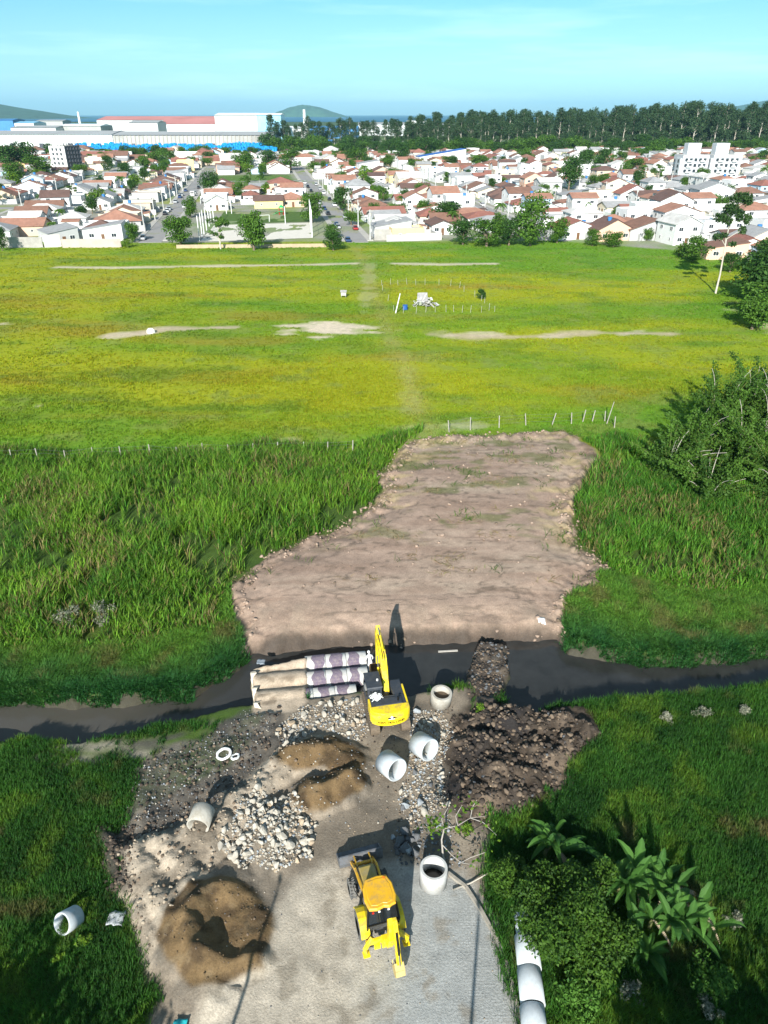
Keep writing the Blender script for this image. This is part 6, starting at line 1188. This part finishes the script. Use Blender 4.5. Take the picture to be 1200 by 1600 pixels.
# trees of the town: the ones that stand out
def tpx(kind, px, py, wpx, hpx, lab, name='broadleaf_tree'):
    x, y = gp(px, py); dep = y*math.cos(PITCH)+CAMH*math.sin(PITCH); h = hpx*dep/FPX*1.02; ref = {'round': 6.8/6.9, 'dark': 6.8/6.9, 'spread': 9.2/5.8, 'open': 7.6/9, 'shrub': 3.4/2.2, 'palm': 5/7}[kind]; tree(kind, name, x, y, h, lab, 'tree', None, min(2.2, max(.6, wpx*dep/FPX/(h*ref))))
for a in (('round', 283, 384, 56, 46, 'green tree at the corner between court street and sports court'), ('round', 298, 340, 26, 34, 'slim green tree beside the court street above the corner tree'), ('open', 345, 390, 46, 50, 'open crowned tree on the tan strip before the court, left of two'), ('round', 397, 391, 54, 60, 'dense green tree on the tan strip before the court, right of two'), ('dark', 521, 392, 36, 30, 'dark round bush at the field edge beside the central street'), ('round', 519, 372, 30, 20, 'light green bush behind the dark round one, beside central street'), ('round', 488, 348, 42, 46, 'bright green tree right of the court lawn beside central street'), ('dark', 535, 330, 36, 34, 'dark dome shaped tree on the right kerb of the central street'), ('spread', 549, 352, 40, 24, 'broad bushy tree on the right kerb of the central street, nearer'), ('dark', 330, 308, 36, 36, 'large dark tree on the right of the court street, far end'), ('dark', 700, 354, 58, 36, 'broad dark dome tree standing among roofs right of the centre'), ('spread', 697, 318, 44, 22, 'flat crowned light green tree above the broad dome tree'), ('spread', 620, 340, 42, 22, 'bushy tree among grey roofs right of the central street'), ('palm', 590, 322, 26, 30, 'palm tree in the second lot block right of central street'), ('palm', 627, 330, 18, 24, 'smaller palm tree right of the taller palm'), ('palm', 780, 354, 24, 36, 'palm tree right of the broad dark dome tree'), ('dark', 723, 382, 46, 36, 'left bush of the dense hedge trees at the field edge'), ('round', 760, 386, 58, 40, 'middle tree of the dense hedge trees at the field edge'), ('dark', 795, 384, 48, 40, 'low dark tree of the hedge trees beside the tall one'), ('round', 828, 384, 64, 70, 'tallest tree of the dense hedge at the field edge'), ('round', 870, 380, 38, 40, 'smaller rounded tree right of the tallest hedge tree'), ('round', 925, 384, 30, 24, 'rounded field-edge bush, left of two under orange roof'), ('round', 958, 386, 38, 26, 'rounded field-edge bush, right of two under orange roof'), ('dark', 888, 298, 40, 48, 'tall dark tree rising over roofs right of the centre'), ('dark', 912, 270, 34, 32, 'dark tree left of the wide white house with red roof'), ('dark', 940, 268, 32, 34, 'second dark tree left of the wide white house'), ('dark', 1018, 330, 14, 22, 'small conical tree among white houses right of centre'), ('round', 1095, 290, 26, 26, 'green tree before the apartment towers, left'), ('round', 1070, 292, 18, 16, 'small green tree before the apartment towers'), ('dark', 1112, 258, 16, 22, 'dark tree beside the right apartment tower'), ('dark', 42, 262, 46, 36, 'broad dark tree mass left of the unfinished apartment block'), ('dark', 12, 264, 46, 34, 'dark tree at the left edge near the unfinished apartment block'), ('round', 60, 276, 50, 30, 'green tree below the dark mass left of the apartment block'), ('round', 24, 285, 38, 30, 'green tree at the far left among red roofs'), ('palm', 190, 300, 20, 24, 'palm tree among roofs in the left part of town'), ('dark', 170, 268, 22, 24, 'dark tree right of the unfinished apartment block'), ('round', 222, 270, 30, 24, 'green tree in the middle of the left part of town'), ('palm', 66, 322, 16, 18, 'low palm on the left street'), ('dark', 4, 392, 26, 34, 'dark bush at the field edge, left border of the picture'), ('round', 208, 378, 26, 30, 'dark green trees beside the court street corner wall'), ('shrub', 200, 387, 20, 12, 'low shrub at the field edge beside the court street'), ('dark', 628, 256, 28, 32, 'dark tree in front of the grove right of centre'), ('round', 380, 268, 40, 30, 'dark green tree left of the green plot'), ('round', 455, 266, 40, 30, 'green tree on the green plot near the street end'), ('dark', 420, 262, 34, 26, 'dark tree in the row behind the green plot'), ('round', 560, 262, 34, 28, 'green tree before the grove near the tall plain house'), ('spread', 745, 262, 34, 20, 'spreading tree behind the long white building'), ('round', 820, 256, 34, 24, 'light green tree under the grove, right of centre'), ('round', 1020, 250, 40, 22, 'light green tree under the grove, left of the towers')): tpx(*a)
random.seed(31)
for n_, (Y_, _, k, side, cnt, uc, v, du, right) in enumerate(TL[:70]):
    x, y = uv(uc, v); kd = random.choice(('round', 'dark', 'round', 'spread', 'palm', 'open')); tree(kd, 'palm_tree' if kd == 'palm' else 'broadleaf_tree', x, y, random.uniform(5, 9.5), '%s, garden lot %s from field, %s side, %s' % ({'palm': 'palm', 'dark': 'dark tree', 'round': 'green tree', 'spread': 'spreading tree', 'open': 'thin-crowned tree'}[kd], ordn(cnt), 'left' if side < 0 else 'right', SN.get(k, 'far street')), 'tree', 'garden trees of the town')
tc_ = 0
for k in range(-6, 8):
    j = 0
    for uc in np.arange(-30, 500, 21.0):
        u2 = uc+random.uniform(-8, 8); v = SP_*k+32+random.uniform(-7, 7); x, y = uv(u2, v); px, py = project(x, y, 0)
        if y < vedge(x)+10 or px < -10 or px > 1210 or sdf(np.array([x]), np.array([y]), P_COURT)[0] > -5: continue
        if abs(px-108) < 38 and abs(y-554) < 26 or abs(px-1105) < 66 and abs(y-492) < 34: continue
        kd = random.choice(('round', 'dark', 'shrub', 'round', 'palm')); tree(kd, 'palm_tree' if kd == 'palm' else 'garden_tree', x, y, random.uniform(3.5, 8), '%s in back gardens, %s from field, right of %s' % ({'palm': 'palm', 'dark': 'dark tree', 'round': 'green tree', 'shrub': 'light green bush'}[kd], ordn(j), SN.get(k, 'seventh street')), 'tree', 'back garden trees of the town'); j += 1; tc_ += 1
# cars
def car_proto(col, nm):
    o = thing('parked_car', 'car', 'car', (0, 0, 0)); pm = mat('car_paint_'+nm, col, .3, .05, 1, 0, spec=.6)
    secs = [[Vector((x_*w_, y, z)) for x_, z in ((-1, z0), (1, z0), (1, zm), (w2, z1), (-w2, z1), (-1, zm))] for y, w_, w2, z0, zm, z1 in ((-2.1, .74, .66, .35, .6, .72), (-1.95, .82, .70, .22, .68, .88), (1.2, .84, .72, .22, .72, .92), (2.0, .80, .66, .24, .6, .76), (2.15, .7, .6, .36, .5, .62))]; MB().loft(secs).build('body', pm, o, bevel=.04)
    gl = MB().loft([[Vector((x_, y, z)) for x_, y in ((-a, y0), (a, y0), (a, y1), (-a, y1))] for z, a, y0, y1 in ((.9, .70, -1.95, 1.15), (1.38, .58, -1.5, .45))]).build('cabin_glass', M_GLS, o); MB().loft([[Vector((x_, y, z)) for x_, y in ((-.6, -1.52), (.6, -1.52), (.6, .48), (-.6, .48))] for z in (1.36, 1.42)]).build('roof_panel', pm, gl)
    for a in (-.76, .76):
        for c in (-1.3, 1.35): MB().tube([(a-.1, c, .32), (a+.1, c, .32)], .32, 12).build('wheel', M_RUB, o)
    return o
CARS = [(n, car_proto(c, n)) for n, c in (('white', (.8, .8, .8)), ('silver', (.42, .43, .44)), ('black', (.02, .02, .025)), ('blue', (.03, .06, .16)), ('red', (.35, .03, .03)))]
used = set(); random.seed(41)
for k, lst in ((0, ((-1, 4), (-1, 34), (-1, 40), (-1, 74), (-1, 90), (1, 30), (1, 62), (1, 104), (-1, 112), (1, 128), (-1, 135), (-1, 148), (1, 160), (-1, 170), (1, 182), (-1, 196), (1, 210), (-1, 222))), (-1, ((-1, 18), (1, 60), (-1, 84), (-1, 92), (-1, 100), (1, 108), (-1, 128), (1, 140), (-1, 150), (-1, 160), (1, 170), (-1, 184), (1, 200))), (1, ((-1, 20), (1, 45), (-1, 70), (1, 95), (-1, 130))), (2, ((1, 15), (-1, 44), (1, 80), (-1, 128), (1, 170))), (-2, ((1, 30), (-1, 60), (1, 100), (-1, 160)))):
    cn = {-1: 0, 1: 0}
    for s, u0 in lst:
        n, p = random.choice(CARS); x, y = uv(u0, SP_*k+s*2.8); lab = '%s car parked on %s kerb, %s, %s from field' % (n, 'left' if s < 0 else 'right', SN[k], ordn(cn[s])); cn[s] += 1; rz = TH+(0 if random.random() < .6 else math.pi)
        if n not in used: used.add(n); o = p; o.location = (x, y, .03); o.rotation_euler = (0, 0, rz); o['label'] = lab; o['group'] = 'cars parked along the streets'
        else: dup(p, (x, y, .03), rz, 1.0, lab, 'cars parked along the streets')
for n, p in CARS:
    if n not in used:
        for c in list(p.children): 
            for g in list(c.children): bpy.data.objects.remove(g)
            bpy.data.objects.remove(c)
        bpy.data.objects.remove(p)
# white van
x, y = uv(158, -SP_+2.6); o = thing('parked_van', 'boxy white van parked far up the court street', 'van', (x, y, .03), TH); MB().prism([(-2.6, .3), (2.3, .3), (2.6, .9), (2.2, 2.2), (-2.6, 2.3)], -.95, .95).build('body', M_WHT, o, bevel=.05); MB().add([(-.8, -2.62, 1.4), (.8, -2.62, 1.4), (.8, -2.62, 2.0), (-.8, -2.62, 2.0)], [(0, 1, 2, 3)]).build('rear_window', M_GLS, o)
for a in (-.85, .85):
    for c in (-1.7, 1.7): MB().tube([(a-.1, c, .35), (a+.1, c, .35)], .35, 12).build('wheel', M_RUB, o)
# street poles
pb = thing('utility_pole', 'pole', 'utility pole', (0, 0, 0)); MB().tube([(0, 0, -.2), (0, 0, 9)], [.2, .14], 8).build('pole', M_CONC, pb); MB().bar((-1.1, 0, 8.6), (1.1, 0, 8.6), .14, .16).build('crossarm', M_CONCD, pb); MB().tube([(.3, 0, 7.2), (.3, 0, 8.0)], .24, 8).build('transformer', M_CONCD, pb)
first = True
for k, s in ((-1, -1), (0, 1), (1, -1), (2, -1), (-2, 1), (3, -1)):
    j = 0
    for u0 in np.arange(6, 235, 30):
        x, y = uv(u0, SP_*k+s*4.6); px, _ = project(x, y, 0)
        if y < vedge(x)+1 or px < 0 or px > 1200: continue
        lab = 'concrete utility pole, %s side of %s, %s from field' % ('left' if s < 0 else 'right', SN[k], ordn(j)); j += 1
        if first: pb.location = (x, y, 0); pb.rotation_euler = (0, 0, TH); pb['label'] = lab; pb['group'] = 'utility poles along the streets'; first = False
        else: dup(pb, (x, y, 0), TH, 1.0, lab, 'utility poles along the streets')
# ---- apartment blocks
def grid_windows(o, x0, x1, y, z0, z1, nx_, nz_, me, rz=0, axis='x'):
    for i in range(nx_):
        for j in range(nz_):
            a = x0+(x1-x0)*(i+.5)/nx_; z = z0+(z1-z0)*(j+.5)/nz_; link('window', me, o, (a, y, z) if axis == 'x' else (y, a, z), (0, 0, rz))
x, y = gp(107, 268); o = thing('apartment_block', 'unfinished white apartment block with dark scaffolded side, left part of town', 'apartment block', (x, y, 0), R(-27)); MB().box((0, 0, 8), (15, 13, 16)).build('wall', wall_mat('white'), o)
DW = MB().box((0, 0, 0), (1.7, .12, 1.7)).mesh('window', M_PANE); grid_windows(o, -6, 5.5, -6.52, 1.2, 15.4, 3, 5, DW)
b = MB()
for i in range(6): yy = -6.3+12.6*i/5; b.bar((7.9, yy, 0), (7.9, yy, 17.6), .3, .3)
for j in range(7): b.box((7.75, 0, 2.5*j+1.2), (.9, 13, .25))
for i in range(6): xx = -7+14*i/5; b.bar((xx, 6.2, 16), (xx, 6.2, 18.2), .3, .3); b.bar((xx, -5.9, 16), (xx, -5.9, 17.6), .25, .25)
b.box((0, 6.2, 17.4), (15, .2, .2)); b.build('scaffold', mat('dark_scaffold', (.07, .075, .085), .8, .2), o); MB().box((7.53, 0, 8), (.05, 12.6, 15.6)).build('bare_side', mat('dark_bare_concrete', (.13, .13, .14), .9, .25, .5), o); MB().box((0, 0, 16.1), (14, 12, .2)).build('roof_slab', M_CONCD, o)
M_APT = mat('apartment_plaster', (.56, .58, .59), .85, .1, .3, 0, dirt=(.40, .41, .41), dirt_amt=.4)
for px, w_, lab, twx in ((1074, 16, 'white apartment block with square tank tower, left of the two', 0), (1122, 17, 'white apartment block with square tank tower, right of the two', -2)):
    x, y = gp(px, 281); o = thing('apartment_block', lab, 'apartment block', (x, y, 0), TH-R(6)); MB().box((0, 0, 6.8), (w_, 13, 13.6)).box((-w_/2-.3, -2, 6), (1.2, 7, 12)).build('wall', M_APT, o); MB().box((twx, 1, 16.8), (8, 6, 6.4)).build('tank_tower', M_APT, o); grid_windows(o, -w_/2+1, w_/2-1, -6.52, .8, 12.8, 5, 4, DW); grid_windows(o, -5.5, 5.5, w_/2+.02, .8, 12.8, 3, 4, DW, math.pi/2, 'y'); grid_windows(o, -5.5, 5.5, -w_/2-.92, .8, 12, 2, 4, DW, -math.pi/2, 'y')
    b = MB()
    for j in range(4):
        for xx in (-w_*.25, w_*.25): b.box((xx, -7.0, 1.2+3*j), (3.0, 1.0, .15)); b.box((xx, -7.45, 1.7+3*j), (3.0, .1, .9))
    b.build('balcony_row', wall_mat('grey'), o); MB().box((0, 0, 13.75), (w_-.5, 12.5, .25)).build('roof_slab', roof_mat('pale'), o)
# ---- factory and port beyond
def shed(name, lab, cat, px0, px1, D, z1, depth, wcol, rcol, door=0, pitch=.06, cols=0, base=0):
    dep = D*math.cos(PITCH)+CAMH*math.sin(PITCH); x0, x1 = (px0-600)*dep/FPX, (px1-600)*dep/FPX; w_ = x1-x0; o = thing(name, lab, cat, ((x0+x1)/2, D, 0)); b = MB(); b.box((0, depth/2, z1/2), (w_, depth, z1))
    wm = b.build('wall', wcol, o); r_ = MB(); n = max(1, round(w_/70))
    for i in range(n): a = -w_/2+w_*i/n; c = a+w_/n; r_.prism([(-1.5, z1+.02), (depth/2, z1+.02+depth*.5*pitch+1), (depth+1.5, z1+.02)], a-.2, c+.1)
    r_.build('roof', rcol, o)
    for i in range(door): MB().box((-w_/2+w_*(i+.5)/door, -.1, 2.6), (6, .2, 5.2)).build('door', M_DRK, o)
    if cols:
        b = MB()
        for i in range(cols): b.box((-w_/2+w_*(i+.5)/cols, -.35, z1/2), (.9, .7, z1))
        b.build('pilaster_row', M_CONCD, o)
    return o
F_W = mat('factory_white', (.78, .80, .80), .7, .06, .02); F_G = mat('factory_grey', (.40, .40, .38), .85, .2, .05, 0, dirt=(.22, .21, .19), dirt_amt=.6); F_R = mat('factory_roof_grey', (.36, .37, .37), .7, .12, .02); F_P = mat('factory_roof_pink', (.52, .22, .20), .8, .15, .03); F_B = mat('factory_blue', (.06, .22, .48), .5, .2, .05); F_GB = mat('pale_blue_glass_wall', (.28, .55, .72), .25, .3, .06, 0, spec=.6); F_LG = mat('factory_light_grey', (.58, .59, .58), .8, .08, .05)
shed('factory_shed', 'long low white factory shed with grey roof, far left', 'factory', -90, 178, 950, 14.5, 75, F_W, F_R, 6)
shed('factory_shed', 'long grey concrete factory shed with column bays behind the blue drums', 'factory', 179, 428, 940, 14.0, 70, F_G, F_R, 4, cols=40)
shed('factory_block', 'grey windowless block standing on the factory roofs, left of the pink roofs', 'factory', 206, 250, 1120, 25, 45, F_LG, F_R)
shed('factory_hall', 'white factory hall with long pink roof, nearer one', 'factory', 250, 338, 1250, 22, 90, F_W, F_P, 2, pitch=.10)
shed('factory_hall', 'far factory hall with long pink roof behind the grey block', 'factory', 155, 345, 1480, 26, 110, F_LG, F_P, 3, pitch=.09)
shed('factory_tower_hall', 'tall pale factory hall, highest of the works, left of the glass cube', 'factory', 339, 404, 1200, 34, 60, F_LG, F_W)
shed('glass_cube', 'pale blue glass cube building beside the tall pale hall', 'office', 404, 441, 1180, 34, 50, F_GB, F_W)
for i, (a, b_, D, z, wm, rm, lab) in enumerate(((-20, 24, 1750, 24, F_B, F_B, 'blue shed at the left edge before the sea'), (26, 56, 1600, 20, F_W, F_GB, 'small white and pale blue shed left of the thin chimney'), (58, 100, 2100, 20, F_G, F_R, 'grey shed before the sea, left of the thin chimney'), (104, 150, 1700, 15, F_LG, F_GB, 'bluish roofed shed below the thin chimney'), (20, 90, 1320, 16, F_LG, F_R, 'light grey shed behind the long white factory shed'), (95, 160, 1350, 18, F_G, F_W, 'white roofed shed left of the grey block'), (440, 480, 1250, 16, F_W, F_W, 'white shed right of the glass cube, behind slim trees'), (480, 560, 1350, 15, F_B, F_B, 'blue shed seen between the slim eucalyptus trees'), (560, 640, 1500, 19, F_W, F_R, 'white shed seen through the left end of the grove'), (636, 668, 1600, 25, F_W, F_B, 'blue and white building showing over the grove gap'), (690, 770, 1500, 17, F_LG, F_R, 'pale shed hidden behind the grove'), (440, 520, 930, 6, F_B, F_B, 'low blue shed at the foot of the slim eucalyptus trees'))): shed('port_shed', lab, 'shed', a, b_, D, z, 60, wm, rm)
for px, D, zt, lab in ((127, 2000, 40, 'slender white chimney in front of the sea at the left'), (477, 1500, 42, 'white chimney behind the slim eucalyptus trees, right of the glass cube')):
    dep = D*math.cos(PITCH)+17; o = thing('chimney', lab, 'chimney', ((px-600)*dep/FPX, D, 0)); MB().tube([(0, 0, 0), (0, 0, zt)], [3.4, 2.2], 14).build('shaft', F_W, o); MB().tube([(0, 0, zt), (0, 0, zt+.8)], [2.5, 2.5], 14).build('rim', F_LG, o)
# mass of blue drums in the factory yard
V, Qs = [], []; rr = np.random.default_rng(5); N = 6500; dx = rr.uniform(118, 432, N); dD = rr.uniform(790, 918, N)+.0*dx; keep = fbm(dx, dD*.5, 22, 95) > .36; dx, dD = dx[keep], dD[keep]; dep = dD*math.cos(PITCH)+17; X = (dx-600)*dep/FPX; hh = rr.uniform(2.0, 6.5, len(X))*(.5+1.0*fbm(X, dD, 20, 96)); hx = np.array([[math.cos(k*math.pi/3), math.sin(k*math.pi/3)] for k in range(6)])
base = np.stack([np.c_[np.tile(hx*1.4, (len(X), 1)).reshape(len(X), 6, 2)+np.stack([X, dD], 1)[:, None, :], np.zeros((len(X), 6, 1))]], 0)[0]; top = base.copy(); top[:, :, 2] = hh[:, None]; VV = np.concatenate([base, top], 1).reshape(-1, 3); b0 = (np.arange(len(X))*12)[:, None]; Qs = np.concatenate([np.concatenate([b0+k, b0+(k+1) % 6, b0+6+(k+1) % 6, b0+6+k], 1) for k in range(6)]); Q2 = np.concatenate([np.concatenate([b0+6, b0+7, b0+8, b0+9], 1), np.concatenate([b0+6, b0+9, b0+10, b0+11], 1)])
tag(link('blue_drums', np_mesh('blue_drums', VV, np.concatenate([Qs, Q2]), None, None, False, [mat('blue_drum_plastic', (.015, .26, .60), .45, .35, .3)])), 'mass of bright blue drums stacked in the factory yard', 'drums', None, 'stuff')
# ---- eucalyptus grove
random.seed(51); ne = 0
def euc(px, D, top_py, lab, grp):
    y = D; dep = D*math.cos(PITCH)+17; x = (px-600)*dep/FPX; h = CAMH-D*math.tan(PITCH-math.atan((800-top_py)/FPX)); tree('euc', 'eucalyptus_tree', x, y, max(h, 12), lab, 'tree', grp, random.uniform(.9, 1.25), z=0)
for i in range(26): px = 428+i*8.6+random.uniform(-3, 3); euc(px, random.uniform(850, 930), random.uniform(181, 198)-(4 if i % 5 == 0 else 0), 'slim eucalyptus in the thin line before the blue and white factory', 'slim eucalyptus line before the factory')
for i in range(190):
    px = 636+i*3.07+random.uniform(-5, 5); rowd = (i % 4); top = np.interp(px, [640, 700, 760, 860, 900, 1000, 1100, 1200], [188, 180, 179, 177, 176, 168, 165, 168])+random.uniform(-8, 13); euc(px, 860+rowd*38+random.uniform(-14, 14), top, 'tall dark eucalyptus in the dense grove behind the town', 'dense eucalyptus grove behind the town')
for i in range(74):
    px = 425+i*10.6+random.uniform(-6, 6); D = random.uniform(770, 845); dep = D*.8746+17; tree(random.choice(('round', 'dark')), 'grove_tree', (px-600)*dep/FPX, D, random.uniform(10, 18), 'low green tree at the foot of the eucalyptus grove', 'tree', 'low trees at the foot of the grove', 1.4, z=0)
for i in range(46):
    px = random.uniform(-10, 430); D = random.uniform(610, 790); dep = D*.8746+17; tree(random.choice(('round', 'dark', 'spread')), 'grove_tree', (px-600)*dep/FPX, D, random.uniform(6, 11), 'green tree among the farthest roofs before the blue drums', 'tree', 'far trees before the blue drums', 1.2, z=0)
for i in range(40):
    px = random.uniform(430, 1200); D = random.uniform(540, 770); dep = D*.8746+17; tree(random.choice(('round', 'dark', 'spread')), 'grove_tree', (px-600)*dep/FPX, D, random.uniform(6, 10), 'green tree among the far roofs before the grove', 'tree', 'far trees before the grove', 1.2, z=0)
